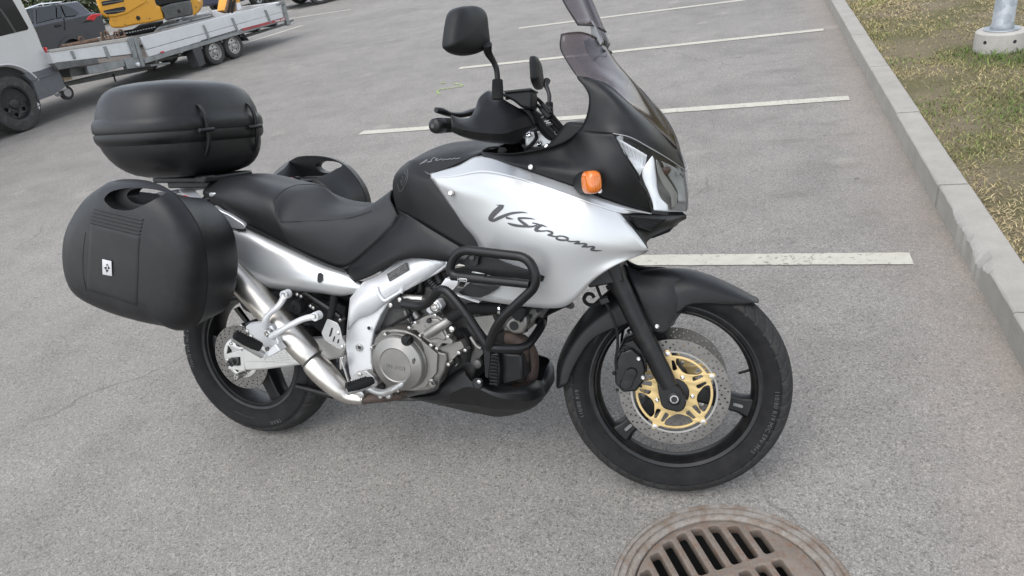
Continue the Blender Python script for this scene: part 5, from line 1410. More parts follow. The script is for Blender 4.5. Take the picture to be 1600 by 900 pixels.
# ---- belly pan
bp_ = [[(240, 773, -.12), (380, 748, -.14), (420, 698, -.15), (520, 630, -.155), (565, 690, -.165), (690, 737, -.165), (830, 715, -.12), (885, 690, -.06), (926, 692, 0)],
  [(262, 778, -.13), (390, 765, -.15), (440, 720, -.16), (525, 660, -.163), (580, 705, -.175), (695, 752, -.172), (842, 755, -.125), (912, 725, -.06), (937, 722, 0)],
  [(300, 786, -.125), (410, 785, -.15), (470, 752, -.165), (545, 722, -.175), (610, 735, -.18), (705, 775, -.173), (850, 795, -.12), (925, 765, -.055), (938, 752, 0)],
  [(310, 790, -.10), (405, 802, -.12), (470, 805, -.14), (545, 810, -.145), (620, 820, -.148), (705, 830, -.14), (830, 832, -.10), (905, 800, -.05), (932, 775, 0)],
  [(312, 792, -.06), (400, 812, -.06), (470, 828, -.07), (540, 845, -.08), (620, 860, -.08), (700, 873, -.08), (800, 857, -.06), (875, 828, -.035), (922, 792, 0)]]
R = rowsB(z5, bp_)
bel = mk('belly_pan', *both(patch(R, 1, 4)), BLK, bike, angle=24); mods(bel, solid=.003)
disc('pan_recess', z5, 598, 705, -.181, .0165, [(1, -.01), (1, .0025), (.85, .003), (.8, .001), (.1, .001)], BLKR, bel, 24, (-.0, -1, .25))
disc('pan_bolt', z5, 609, 694, -.184, .0075, [(1, -.006), (1, .003), (.8, .006), (.3, .007)], ZINC, bel, 16)
core('pan_floor', z5, [(420, 735), (560, 720), (700, 770), (840, 780), (880, 800), (700, 850), (480, 810)], -.05, .05, BLKR, bel)

# ---- crash bars
CB = .0128
def bar(name, pts, parent, rad=.05, r=CB):
    P = [B(*z5(p[0], p[1]), p[2]) for p in pts]
    path = bend(P, rad, 7)
    o = mk(name, *tube(path, r, 16), TUBE, parent)
    mk(name, *tube([Vector((q.x, -q.y, q.z)) for q in path], r, 16), TUBE, parent)
    return o
cb = bar('crash_bar', [(640, 180, -.295), (445, 160, -.285), (497, 28, -.290), (860, 72, -.31), (905, 205, -.31), (700, 395, -.295), (652, 520, -.265)], bike, rad=.055)
bar('lower_rail', [(470, 166, -.287), (862, 206, -.309)], cb, r=.0118)
bar('rear_tube', [(225, 306, -.20), (335, 322, -.215), (420, 210, -.25), (520, 320, -.262), (650, 520, -.262)], cb, rad=.06)
bar('front_tube', [(650, 520, -.262), (700, 528, -.255), (838, 528, -.22), (885, 470, -.17), (930, 400, -.11), (895, 385, -.04), (880, 380, 0)], cb, rad=.03)
for sg in (1, -1):
    mm = Matrix.Scale(-1, 4, (0, 1, 0)) if sg < 0 else Matrix()
    P = poly(z5, rounded([(148, 318), (160, 296), (205, 268), (225, 275), (232, 320), (215, 332), (165, 330)], 10), -.197)
    mk('mount_plate', *extr([mm @ p for p in P], (0, sg*.005, 0)), TUBE, cb, bevel=.001)
    for (x, y) in ((162, 312), (208, 285)): mk('bolt', *bolt(mm @ B(*z5(x, y), -.198), (0, -sg, 0), .0075), ZINC, cb)
    P = poly(z5, [(628, 510), (662, 515), (660, 600), (652, 680), (636, 672), (632, 600)], -.255)
    mk('down_strap', *extr([mm @ p for p in P], (0, sg*.006, 0)), TUBE, cb, bevel=.001)
v, f = text2('HEED', 1.0, .0, .02, space=.95); L = max(p.x for p in v); H_ = .72
rail = [o for o in cb.children if o.name.startswith('lower_rail')][0]
rb_ = BVHTree.FromPolygons([q.co.copy() for q in rail.data.vertices], [tuple(p.vertices) for p in rail.data.polygons])
st_ = []
for p in v:
    u, w_ = p.x/L, p.z/H_
    x, y = 496+50*u+1*w_, 188+5*u-15*w_
    st_.append(on_surface(rb_, *z5(x, y), .0008) or B(*z5(x, y), -.301))
mk('name_sticker', st_, f, WHITE, cb, smooth=False)
# black wing and vent behind the upper loop
slab('fairing_wing', zK, [(230, 60), (300, -20), (390, -10), (470, 20), (560, 60), (700, 95), (830, 125), (965, 175), (940, 228), (870, 215), (700, 195), (520, 185), (400, 150), (300, 130)], -.262, .03, BLK, bike, bev=.006, seg=3, rnd=12, mir=True)
slab('wing_bracket', zK, [(285, 0), (385, 0), (372, 80), (345, 95), (300, 80)], -.275, .02, BLK, bike, bev=.004, rnd=10)
disc('bolt', zK, 322, 15, -.277, .0075, [(1, -.006), (1, .003), (.7, .0045), (.4, .0045)], DGREY, bike, 16)
vt = slab('side_vent', zK, [(203, 322), (290, 240), (360, 255), (560, 275), (480, 330), (400, 368), (330, 360), (235, 345)], -.232, .02, BLK, bike, bev=.004, rnd=12, mir=True)
slab('vent_hole', zK, [(305, 305), (350, 262), (470, 298), (420, 325)], -.2335, .004, DARK, vt, bev=0, rnd=6)
slab('lower_arm', zK, [(20, 300), (90, 195), (200, 225), (190, 260), (135, 320), (230, 352), (390, 395), (385, 415), (340, 405), (220, 362), (130, 330), (60, 318)], -.205, .02, SILV, bike, bev=.004, rnd=8)
# ---------------------------------------------------------------- luggage cases
CASE = simple('case_plastic', (.0065, .0068, .0076), .42, spec=.32, var=.2, bump=.45, bscale=1100, scale=6, dirt=.04)
# top case: rounded clam shell
TC = B(284, 196, 0)
def superell(a, b, n, cx, cy, z, m=112):
    out = []
    for k in range(m):
        t_ = 2*math.pi*k/m; c, s = math.cos(t_), math.sin(t_)
        out.append(Vector((cx+a*math.copysign(abs(c)**(2/n), c), cy+b*math.copysign(abs(s)**(2/n), s), z)))
    return out
ta, tb = .228, .272
SEAM = TC.z-.016
def tier(h, k, kx=0.0, n=2.75): return superell(ta*k, tb*k, n, TC.x+kx, 0, SEAM+h)
lid = [tier(.0015, .985), tier(.002, 1.0), tier(.010, 1.008), tier(.026, 1.006), tier(.036, .995), tier(.043, .975), tier(.049, .957), tier(.066, .945), tier(.09, .912), tier(.112, .875), tier(.132, .815), tier(.147, .73), tier(.157, .61), tier(.164, .46), tier(.170, .22), tier(.1715, .04)]
tc = mk('top_case', *loft(lid), CASE, bike, angle=28)
base = [tier(-.0015, .985), tier(-.002, 1.0), tier(-.010, 1.004), tier(-.022, 1.0), tier(-.032, .984), tier(-.040, .955), tier(-.06, .938, .004), tier(-.085, .90, .009), tier(-.108, .845, .014), tier(-.128, .77, .019), tier(-.143, .68, .023), tier(-.153, .56, .026), tier(-.156, .4, .026), tier(-.157, .05, .026)]
mk('lower_shell', *loft(base), CASE, tc, angle=28)
mk('seam', *loft([tier(-.003, .985), tier(.003, .985)]), DARK, tc)
for yy in (-.115, .115):
    xf = TC.x+ta*1.008*(1-abs(yy/(tb*1.008))**2.75)**(1/2.75)
    P = [Vector((xf-.026, yy, SEAM+.085)), Vector((xf-.006, yy, SEAM+.074)), Vector((xf+.010, yy, SEAM+.045)), Vector((xf+.013, yy, SEAM)), Vector((xf+.008, yy, SEAM-.05)), Vector((xf-.014, yy, SEAM-.09))]
    v = []; f = []
    for i, p in enumerate(cr(P, 4)):
        v += [p+Vector((0, -.006, 0)), p+Vector((0, .006, 0)), p+Vector((-.010, .006, 0)), p+Vector((-.010, -.006, 0))]
        if i: f += [(4*i-4+k, 4*i-4+(k+1) % 4, 4*i+(k+1) % 4, 4*i+k) for k in range(4)]
    f += [(0, 1, 2, 3), tuple(len(v)-4+k for k in (3, 2, 1, 0))]
    hn = mk('hinge_strap', v, f, BLK, tc, bevel=.002)
    mk('hinge_pin', *tube([(xf+.012, yy-.042, SEAM-.004), (xf+.012, yy+.022, SEAM-.001)], [.0075, .0075], 10), BLK, tc, bevel=.002)
mk('base_plate', *extr([(TC.x+.026+p[0], p[1], SEAM-.178) for p in rounded([(-.13, -.085), (.17, -.115), (.17, .115), (-.13, .085)], .03)], (0, 0, .022)), BLK, tc, bevel=.006)
mk('base_catch', *box((TC.x+.17, -.10, SEAM-.165), (.05, .05, .025)), BLK, tc, bevel=.006)

# side cases
def pan_outline():
    rear = [(250, 95), (170, 158), (112, 245), (78, 325), (65, 410), (68, 490), (82, 560), (112, 625), (165, 672), (250, 715)]
    right = [(700, 815), (752, 765), (780, 650), (786, 520), (770, 400), (738, 300), (685, 212), (620, 140), (545, 92), (450, 68), (345, 68)]
    bottom = [(360, 752), (480, 785), (600, 808)]
    P = [B(*z3(*p), -.455) for p in rear]+[B(*z3(*p), -.45) for p in bottom]+[B(*z3(*p), -.425) for p in right]
    return [(p.x, p.z) for p in P]
PO = [(p.x, p.y) for p in cr([(a, b, 0) for a, b in pan_outline()], 4, True)]
pcx = sum(p[0] for p in PO)/len(PO); pcz = sum(p[1] for p in PO)/len(PO)
def psec(y, k, dx=0, kt=1.0): return [Vector((pcx+(p[0]-pcx)*k+dx, y, pcz+(p[1]-pcz)*k*(kt if p[1] > pcz else 1))) for p in PO]
def rect_b(o, cutters):
    for c in cutters:
        m = o.modifiers.new('cut', 'BOOLEAN'); m.operation = 'DIFFERENCE'; m.solver = 'EXACT'; m.object = c
    me = bpy.data.meshes.new_from_object(o.evaluated_get(bpy.context.evaluated_depsgraph_get()))
    o.modifiers.clear(); o.data = me
    for c in cutters: bpy.data.objects.remove(c)
    me.polygons.foreach_set('use_smooth', [True]*len(me.polygons)); me.set_sharp_from_angle(angle=R_(32))
def pannier(sg):
    mm = Matrix.Scale(-1, 4, (0, 1, 0)) if sg < 0 else Matrix()
    lidv = loft([psec(-.4265, .985), psec(-.428, 1.003), psec(-.447, .997), psec(-.466, .970, .004), psec(-.480, .932, .006), psec(-.491, .88, .007), psec(-.499, .80, .005), psec(-.5045, .68, .0), psec(-.5075, .45, .0), psec(-.5085, .1, .0)])
    basv = loft([psec(-.4245, .985), psec(-.423, 1.0), psec(-.40, .985, 0, .95), psec(-.355, .968, 0, .88), psec(-.30, .95, .002, .82), psec(-.28, .92, .003, .81), psec(-.272, .86, .003, .8)])
    cut = [(368, 152), (384, 122), (432, 109), (496, 115), (540, 136), (544, 152), (500, 182), (452, 196), (400, 184)]
    scoop = [(304, 160), (326, 122), (384, 106), (440, 105), (512, 118), (548, 142), (534, 168), (494, 194), (440, 215), (360, 206)]
    P = [B(*z3(*p), -.47) for p in rounded(cut, 22, 7)]
    def cutter():
        o = mk('cutter', *extr([mm @ Vector((p.x, -.56, p.z)) for p in P], mm.to_3x3() @ Vector((0, .40, 0))), BLK)
        o.matrix_world = MB
        return o
    P2 = [B(*z3(*p), -.47) for p in rounded(scoop, 26, 7)]
    def cutter_s():
        o = mk('cutter', *extr([mm @ Vector((p.x, -.56, p.z)) for p in P2], mm.to_3x3() @ Vector((0, .095, 0))), BLK)
        o.matrix_world = MB
        return o
    o = mk('pannier_case', *([mm @ p for p in lidv[0]], lidv[1]), CASE, bike, angle=32)
    bpy.context.view_layer.update(); rect_b(o, [cutter_s(), cutter()])
    b2 = mk('inner_shell', *([mm @ p for p in basv[0]], basv[1]), CASE, o, angle=32)
    nt_ = rounded([(-.16, 1.06), (-.10, .99), (-.055, .945), (-.03, .912), (.115, .905), (.15, .93), (.175, .985), (.19, 1.06)], .03, 5)
    c2 = mk('cutter', *extr([mm @ Vector((p[0], -.4225, p[1])) for p in nt_], mm.to_3x3() @ Vector((0, .30, 0))), BLK); c2.matrix_world = MB
    bpy.context.view_layer.update(); rect_b(b2, [cutter(), c2])
    mk('seal', *tube([mm @ p for p in psec(-.4255, .996)], .0022, 6, closed=True), RUB, o)
    # locking block inside the handle: black tray and red latch
    mk('lock_block', *box((.045, sg*-.315, .905), (.135, .17, .030)), BLK, o, bevel=.005)
    mk('red_latch', *turned((.030, sg*-.262, .920), (0, 0, 1), [(.019, 0), (.019, .006), (.012, .010), (.004, .011)], 20), simple('red_plastic', (.42, .02, .018), .35), o)
    mk('lock_barrel', *turned((.052, sg*-.285, .918), (0, 0, 1), [(.009, 0), (.009, .012), (.006, .014)], 16), BALU, o)
    mk('label_strip', *box((.06, sg*-.375, .9215), (.085, .014, .003)), STEEL, o)
    return o, mm
for sg in (1, -1):
    pn, mm = pannier(sg)
    # relief on the outer face, laid on the real surface
    bv = BVHTree.FromPolygons([q.co.copy() for q in pn.data.vertices], [tuple(p.vertices) for p in pn.data.polygons])
    def onp(x, y, lift):
        o_ = MBi @ CP; d_ = (MBi.to_3x3() @ ray(*z3(x, y))).normalized()
        if sg > 0: loc, n_, i, dd = bv.ray_cast(o_, d_)
        else:
            loc, n_, i, dd = bv.ray_cast(mm @ o_, mm.to_3x3() @ d_)
        if loc is None: return None
        return loc+Vector((0, -sg*1.0, 0))*lift
    def grid_slab(name, quad, nu, nv, lift, mat, th=.004):
        v = []; f = []
        for j in range(nv+1):
            for i in range(nu+1):
                u, w_ = i/nu, j/nv
                x = (quad[0][0]*(1-u)+quad[1][0]*u)*(1-w_)+(quad[3][0]*(1-u)+quad[2][0]*u)*w_
                y = (quad[0][1]*(1-u)+quad[1][1]*u)*(1-w_)+(quad[3][1]*(1-u)+quad[2][1]*u)*w_
                p = onp(x, y, lift)
                if p is None: return None
                v.append(p)
        for j in range(nv):
            for i in range(nu): f.append((j*(nu+1)+i, j*(nu+1)+i+1, (j+1)*(nu+1)+i+1, (j+1)*(nu+1)+i))
        o = mk(name, v, f, mat, pn, angle=40)
        s = sum(p.normal.y*p.area for p in o.data.polygons)
        if s*sg > 0: o.data.flip_normals()
        mods(o, bevel=0, solid=th); m = o.modifiers.new('b', 'BEVEL'); m.width = .0015; m.segments = 2; m.limit_method = 'ANGLE'; m.angle_limit = R_(50)
        return o
    grid_slab('raised_panel', [(196, 288), (444, 352), (432, 700), (178, 620)], 14, 18, .0012, CASE, .006)
    for k in range(5):
        y0 = 214+k*17
        a = [onp(218-k*5+(462-k*4-218+k*5)*u, y0+(268+k*18-y0+2)*u, -.0012) for u in np.linspace(0, 1, 8)]
        if all(p is not None for p in a): mk('moulded_rib', *tube(a, .0036, 10), CASE, pn)
    for pts in ([(172, 330), (160, 430), (160, 540), (175, 620), (200, 690)], [(446, 362), (436, 450), (430, 540), (428, 640), (436, 730)]):
        a = [onp(x, y, -.0008) for x, y in pts]
        if all(p is not None for p in a): mk('moulded_line', *tube(cr(a, 5), .002, 6), CASE, pn)
    bd = grid_slab('badge', [(263, 464), (309, 474), (312, 550), (265, 541)], 2, 2, .0052, simple('badge_white', .40, .35, var=.05), .002)
    if bd:
        for lp in ([(287, 500), (272, 507), (286, 517)], [(294, 498), (305, 511), (292, 515)], [(281, 516), (297, 519), (288, 531)], [(282, 494), (297, 497), (290, 487)]):
            a = [onp(x, y, .0056) for x, y in lp]
            if all(p is not None for p in a): mk('badge_mark', *extr(a, (0, -sg*.0006, 0)), DARK, bd, smooth=False)
# ---------------------------------------------------------------- handlebar, mirrors, guards (all in the steered frame)
def sboth(name, vf, mat, parent, only=None, **k):
    v, f = vf
    o = mk(name, [MS @ Vector(p) for p in v], f, mat, parent, **k)
    if only is None:
        mv, mf = mirror(vf); mk(name, [MS @ p for p in mv], mf, mat, parent, **k)
    return o
ge = S(*zC(85, 375), -.425); gi = S(*zC(480, 270), -.22)
barp = [Vector((ge.x, -.42, ge.z)), Vector((ge.x+.035, -.34, ge.z+.004)), Vector((ge.x+.08, -.22, ge.z+.004)), Vector((ge.x+.115, -.12, ge.z-.01)), Vector((ge.x+.125, -.05, ge.z-.03)), Vector((ge.x+.125, 0, ge.z-.03))]
hb_path = cr(barp, 4); hb_full = hb_path+[Vector((p.x, -p.y, p.z)) for p in reversed(hb_path[:-1])]
hbar = mk('handlebar', *tube([MS @ p for p in hb_full], .0112, 14), BALU, bike)
gd = (barp[1]-barp[0]).normalized()
sboth('grip', tube([barp[0]+gd*.012, barp[0]+gd*.02, barp[1], barp[1].lerp(barp[2], .3)], [.0165, .0175, .0165, .0175], 16), RUB, hbar)
sboth('bar_end_weight', turned(barp[0]-gd*.016, gd, [(.004, -.002), (.010, -.0015), (.0165, .003), (.0185, .010), (.0185, .030), (.015, .034)], 22), BALU, hbar)
sboth('bar_end_screw', turned(barp[0]-gd*.0188, gd, [(.005, 0), (.005, .004)], 10), DGREY, hbar)
# brake lever
lv = [S(*zC(x, y), l) for x, y, l in ((75, 212, -.415), (140, 225, -.395), (220, 255, -.36), (330, 262, -.31), (430, 240, -.26), (520, 220, -.22))]
lev = sboth('brake_lever', tube(lv, [.0065, .0085, .007, .0075, .009, .011], 12, steps=4), BALU, bike)
# hand guards
Gd = [[(238, 262, -.425), (310, 290, -.40), (420, 290, -.35), (480, 205, -.31), (525, 85, -.285), (620, 12, -.255), (700, 40, -.225)],
  [(240, 300, -.43), (320, 325, -.41), (440, 330, -.365), (520, 260, -.335), (570, 180, -.31), (650, 110, -.28), (810, 120, -.225)],
  [(240, 345, -.435), (330, 372, -.42), (460, 395, -.38), (580, 380, -.35), (680, 340, -.32), (800, 270, -.28), (1010, 240, -.20)],
  [(238, 385, -.435), (340, 415, -.42), (480, 440, -.385), (620, 455, -.355), (780, 460, -.31), (910, 420, -.265), (1110, 365, -.185)],
  [(234, 415, -.43), (340, 465, -.415), (480, 510, -.38), (620, 540, -.345), (760, 552, -.30), (900, 510, -.25), (1080, 410, -.18)],
  [(232, 438, -.42), (340, 488, -.405), (480, 532, -.365), (620, 556, -.33), (760, 562, -.285), (920, 558, -.235), (1040, 430, -.175)]]
Rg = [[S(*zC(a[0], a[1]), a[2]) for a in r] for r in Gd]
g1_, g2_ = patch(Rg[:4], 5, 5), patch(Rg[3:], 4, 5)
gv = (list(g1_[0])+list(g2_[0]), list(g1_[1])+[tuple(i+len(g1_[0]) for i in q) for q in g2_[1]])
for m_ in (False, True):
    v, f = mirror(gv) if m_ else gv
    o = mk('hand_guard', [MS @ p for p in v], f, BLK, bike, angle=28); flip_out(o); o.data.set_sharp_from_angle(angle=R_(28)); mods(o, solid=.004)
# mirrors
mo = [(215, 240), (220, 175), (232, 100), (244, 62), (268, 38), (310, 30), (352, 30), (388, 46), (408, 82), (416, 150), (424, 215), (424, 250), (400, 275), (350, 294), (300, 294), (255, 281), (228, 262)]
mc = S(*z6(325, 165), -.42)
mn = Vector((.93, -.365, .05)).normalized()
def on_plane(px, py, c, n_):
    o = MSBi @ CP; d = MSBi.to_3x3() @ ray(px, py)
    return o+d*((c-o).dot(n_)/d.dot(n_))
MO = [on_plane(*z6(*p), mc, mn) for p in mo]
MO = cr(MO, 4, True); cc_ = sum((Vector(p) for p in MO), Vector())/len(MO)
def msec(k, d): return [cc_+(p-cc_)*k+mn*d for p in MO]
vf = loft([msec(.94, -.024), msec(.99, -.021), msec(1.0, -.012), msec(.995, -.003), msec(.965, .005), msec(.88, .012), msec(.70, .017), msec(.45, .020), msec(.1, .021)])
mirr = []; mpc = Vector((cc_.x, -cc_.y, cc_.z-.03))
for m_ in (False, True):
    v, f = mirror(vf) if m_ else vf
    TR = Matrix.Translation(mpc) @ Matrix.Rotation(R_(-13), 4, 'Z') @ Matrix.Diagonal((.6, 1, .92, 1)) @ Matrix.Translation(-mpc) if m_ else Matrix()
    v = [TR @ Vector(p) for p in v]
    o = mk('mirror', [MS @ p for p in v], f, BLKR, bike, angle=50); mirr.append(o)
    g_ = [p for p in msec(.91, -.0245)]; g_ = [Vector((p.x, -p.y, p.z)) for p in g_] if m_ else g_
    g_ = [TR @ p for p in g_]
    mk('mirror_glass', [MS @ p for p in g_], [tuple(range(len(g_)))], CHROME, o, smooth=False)
    stem = [S(*z6(x, y), l) for x, y, l in ((418, 240, -.40), (425, 285, -.385), (452, 330, -.372), (470, 375, -.365), (476, 435, -.36))]
    stem = [Vector((p.x, -p.y if m_ else p.y, p.z)) for p in stem]
    mk('mirror_stem', *tube([MS @ p for p in stem], [.012, .0095, .0072, .0068, .0068], 12, steps=5), TUBE, o)
    bt = [S(*z6(475, 428), -.36), S(*z6(476, 505), -.36), S(*z6(476, 540), -.36)]
    bt = [MS @ Vector((p.x, -p.y if m_ else p.y, p.z)) for p in bt]
    mk('stem_boot', *tube(bt, [.0125, .0142, .0142], 16), RUB, o, bevel=.003)
# reservoir, clamp, instruments, cables
def sbox(name, zf, pts, l, th, mat, parent=bike, bev=.004):
    P = [S(*zf(*p), l) for p in pts]
    return mk(name, *extr([MS @ p for p in P], MS.to_3x3() @ Vector((0, th, 0))), mat, parent, bevel=bev)
res = sbox('brake_reservoir', zC, [(770, 40), (880, 15), (1060, -5), (1075, 60), (1070, 200), (960, 185), (880, 120), (800, 80)], -.235, .08, BLKR, bev=.006)
sbox('reservoir_cap', zC, [(770, 12), (1060, -18), (1078, -4), (1068, 12), (800, 40)], -.24, .09, BLK, res)
sbox('switch_block', zC, [(930, 190), (1050, 200), (1090, 300), (1110, 360), (1060, 400), (960, 260)], -.19, .06, BLKR)
yk = sbox('top_yoke', zC, [(1000, 450), (1150, 430), (1280, 470), (1340, 540), (1280, 600), (1100, 625), (1000, 600)], -.11, .22, ALU, bev=.008)
sbox('ignition', zC, [(1180, 470), (1250, 455), (1300, 500), (1260, 560), (1190, 550)], -.06, .10, CHROME, yk)
sbox('blue_cap', zC, [(1245, 482), (1282, 480), (1288, 510), (1255, 515)], -.125, .03, simple('blue_anodised', (.03, .06, .35), .3, .6), yk, bev=.003)
sbox('bar_clamp', zC, [(1060, 420), (1130, 390), (1180, 480), (1120, 520), (1050, 500)], -.08, .16, BLKR, yk)
for (x, y) in ((1040, 470), (1340, 440), (1230, 590), (1150, 560)): mk('bolt', *bolt(MS @ S(*zC(x, y), -.115), MS.to_3x3() @ Vector((0, -1, .3)), .008), CHROME, yk)
def cable(pts, r, mat=RUB):
    P = [MS @ S(*zC(x, y), l) for x, y, l in pts]
    return mk('control_cable', *tube(P, r, 8, steps=6), mat, bike)
cable([(780, 60, -.21), (860, 30, -.20), (960, 28, -.19), (1060, 60, -.17), (1140, 105, -.15), (1230, 200, -.13), (1330, 320, -.12), (1420, 420, -.11), (1500, 490, -.10)], .0048)
cable([(800, 90, -.21), (900, 80, -.20), (1000, 95, -.19), (1080, 135, -.17), (1150, 180, -.15), (1250, 280, -.13), (1350, 390, -.12), (1480, 500, -.10)], .0048)
cable([(1060, 230, -.17), (1130, 320, -.15), (1220, 420, -.14), (1320, 510, -.13), (1370, 540, -.12)], .009)
cable([(1190, 290, -.12), (1240, 320, -.12), (1300, 390, -.12), (1350, 440, -.12), (1440, 480, -.11)], .006)
cable([(1120, 350, -.12), (1180, 440, -.13), (1240, 500, -.13), (1330, 540, -.13)], .005)
cable([(1010, 620, -.11), (1080, 560, -.12), (1120, 500, -.12), (1110, 440, -.13)], .005)
sbox('cable_adjuster', zC, [(1135, 95), (1160, 100), (1235, 185), (1280, 240), (1240, 262), (1150, 150)], -.145, .02, BLK, bev=.004)
sbox('cable_adjuster', zC, [(1145, 180), (1170, 175), (1270, 262), (1262, 300), (1210, 290), (1150, 220)], -.15, .02, BLK, bev=.004)
sbox('plug_connector', zC, [(1230, 180), (1280, 178), (1285, 220), (1262, 250)], -.12, .02, BLK, bev=.003)
sp_ = [S(*zC(1195+k*3.4, 280+k*4.6), -.13) for k in range(22)]
mk('cable_spring', *tube([MS @ (p+Vector((.008*math.sin(k*1.5), .008*math.cos(k*1.5), 0))) for k, p in enumerate(sp_)], .0022, 6), STEEL, bike)
disp = mk('instrument_panel', *loft([[Vector((1.20, -.13, 1.02)), Vector((1.20, .13, 1.02)), Vector((1.27, .12, 1.10)), Vector((1.27, -.12, 1.10))], [Vector((1.30, -.13, 1.00)), Vector((1.30, .13, 1.00)), Vector((1.36, .12, 1.09)), Vector((1.36, -.12, 1.09))]]), BLKR, bike, bevel=.01)
core('steering_head', ident, [(780, 250), (860, 235), (900, 260), (900, 420), (850, 440), (790, 330)], -.09, .09, BLKR, bike)
sbox('lower_yoke', ident, [(905, 405), (965, 400), (975, 440), (920, 450)], -.13, .26, BALU)
# cable on the tank with the breather cap
P = [B(*zC(x, y), l) for x, y, l in ((560, 640, -.15), (610, 612, -.14), (680, 600, -.13), (730, 605, -.12), (760, 625, -.12))]
mk('breather_hose', *tube(P, .0028, 8, steps=4), RUB, bike)
mk('rubber_bung', *turned(B(*zC(768, 645), -.13), (.2, -.5, .8), [(.0125, -.006), (.0135, 0), (.012, .005), (.006, .007)], 16), RUB, bike)
# turn signals
for sg in (1, -1):
    mm = Matrix.Scale(-1, 4, (0, 1, 0)) if sg < 0 else Matrix()
    c0 = B(*z7(680, 318), -.222); c1 = B(*z7(764, 312), -.300); LS = (c1-c0).length; ax = (c1-c0).normalized()
    up_ = Vector((0, 0, 1)); up_ = (up_-ax*up_.dot(ax)).normalized(); sd_ = ax.cross(up_)
    def oval(p, a, b, n=28, e=2.8): return [mm @ (p+sd_*(.86*a*math.copysign(abs(math.cos(2*math.pi*k/n))**(2/e), math.cos(2*math.pi*k/n)))+up_*(.92*b*math.copysign(abs(math.sin(2*math.pi*k/n))**(2/e), math.sin(2*math.pi*k/n)))) for k in range(n)]
    sgn = mk('turn_signal', *loft([oval(c0-ax*.02, .014, .018), oval(c0, .019, .025), oval(c0+ax*.018, .0225, .0300), oval(c0+ax*LS*.5, .0235, .031)]), BLK, bike, angle=40)
    cl_ = c0+ax*(LS*.5+.0005)
    mk('amber_lens', *loft([oval(cl_, .024, .0315), oval(cl_+ax*.022, .0235, .031), oval(cl_+ax*.034, .021, .028), oval(cl_+ax*.040, .015, .021), oval(cl_+ax*.042, .006, .009)]), AMBER, sgn, angle=50)
    for k in range(-2, 3):
        mk('lens_flute', *tube([mm @ (cl_+ax*.042*(1-abs(k)*.03)+sd_*(k*.0055)-up_*.015), mm @ (cl_+ax*.0425*(1-abs(k)*.03)+sd_*(k*.0055)+up_*.015)], .0011, 6), AMBER, sgn)
# ================================================================ vehicles behind
v1 = zz(0, 0, 6.6667); v2 = zz(0, 80, 6.6667); v3 = zz(140, 0, 8.0); v4 = zz(290, 0, 5.7143)
VANP = simple('van_grey_paint', (.46, .458, .452), .32, .3, var=.05, coat=.5, scale=3)
VANB = simple('grey_bumper_plastic', (.075, .08, .088), .5, var=.12, scale=4, dirt=.2)
GLASS = NT('dark_car_glass'); GLASS.set(col=(.012, .014, .017), rough=.05, spec=.6); GLASS = GLASS.m
TYRE = simple('dusty_tyre', (.028, .027, .026), .8, var=.25, dirt=.3)
STEELB = simple('black_steel_rim', (.022, .022, .023), .4, .3, var=.3, dirt=.15)
RIMG = simple('grey_steel_rim', (.34, .335, .32), .45, .6, var=.2, dirt=.2)
ALUP = simple('anodised_aluminium', (.52, .53, .535), .4, .4, var=.06, scale=4, dirt=.12)
GALV2 = simple('hot_dip_zinc', (.20, .21, .21), .5, .5, var=.25, scale=7, dirt=.2)
GALVD = simple('dark_zinc', (.10, .102, .10), .55, .4, var=.3, scale=7, dirt=.3)
SUVP = simple('dark_grey_paint', (.035, .039, .047), .25, .4, var=.1, coat=.8, scale=3)
CLAD = simple('black_cladding', (.03, .031, .034), .55, dirt=.15)
REDL = NT('red_lamp'); REDL.set(col=(.5, .015, .02), rough=.12, coat=.6); REDL = REDL.m
YEL = NT('worn_yellow_paint')
wr = YEL.ramp(YEL.math('ADD', YEL.noise(16, 6, .75), YEL.math('MULTIPLY', YEL.noise(3, 4, .6), .45)), (.82, 0.0), (.89, 1.0))
YEL.set(col=YEL.mix(wr, (.56, .27, .022), (.07, .052, .04)), rough=.5, spec=.4); YEL = YEL.m
MUD = simple('rusty_steel', (.14, .085, .055), .8, .2, var=.5, scale=20, dirt=.4)
class Plane:
    """an upright side plane; local frame: x along the plane (to the rear, +Y-ish), y away from us, z up"""
    def __init__(s, p0, a):
        s.p0, s.a = p0, a
        s.M = Matrix.Translation((p0[0], p0[1], 0)) @ Matrix.Rotation(R_(a+90), 4, 'Z')
        s.Mi = s.M.inverted()
    def p(s, px, py, off=0): return s.Mi @ PL(px, py, s.p0, s.a, off)
    def slab(s, name, zf, pts, off, th, mat, parent, bev=.006, seg=2, rnd=0, **k):
        if rnd: pts = rounded(pts, rnd)
        return mk(name, *extr([s.p(*zf(*q), off) for q in pts], (getattr(s, 'skew', 0)*th if th > .3 else 0, th*(.75 if getattr(s, 'skew', 0) and th > .3 else 1), 0)), mat, parent, bevel=bev, seg=seg, **k)
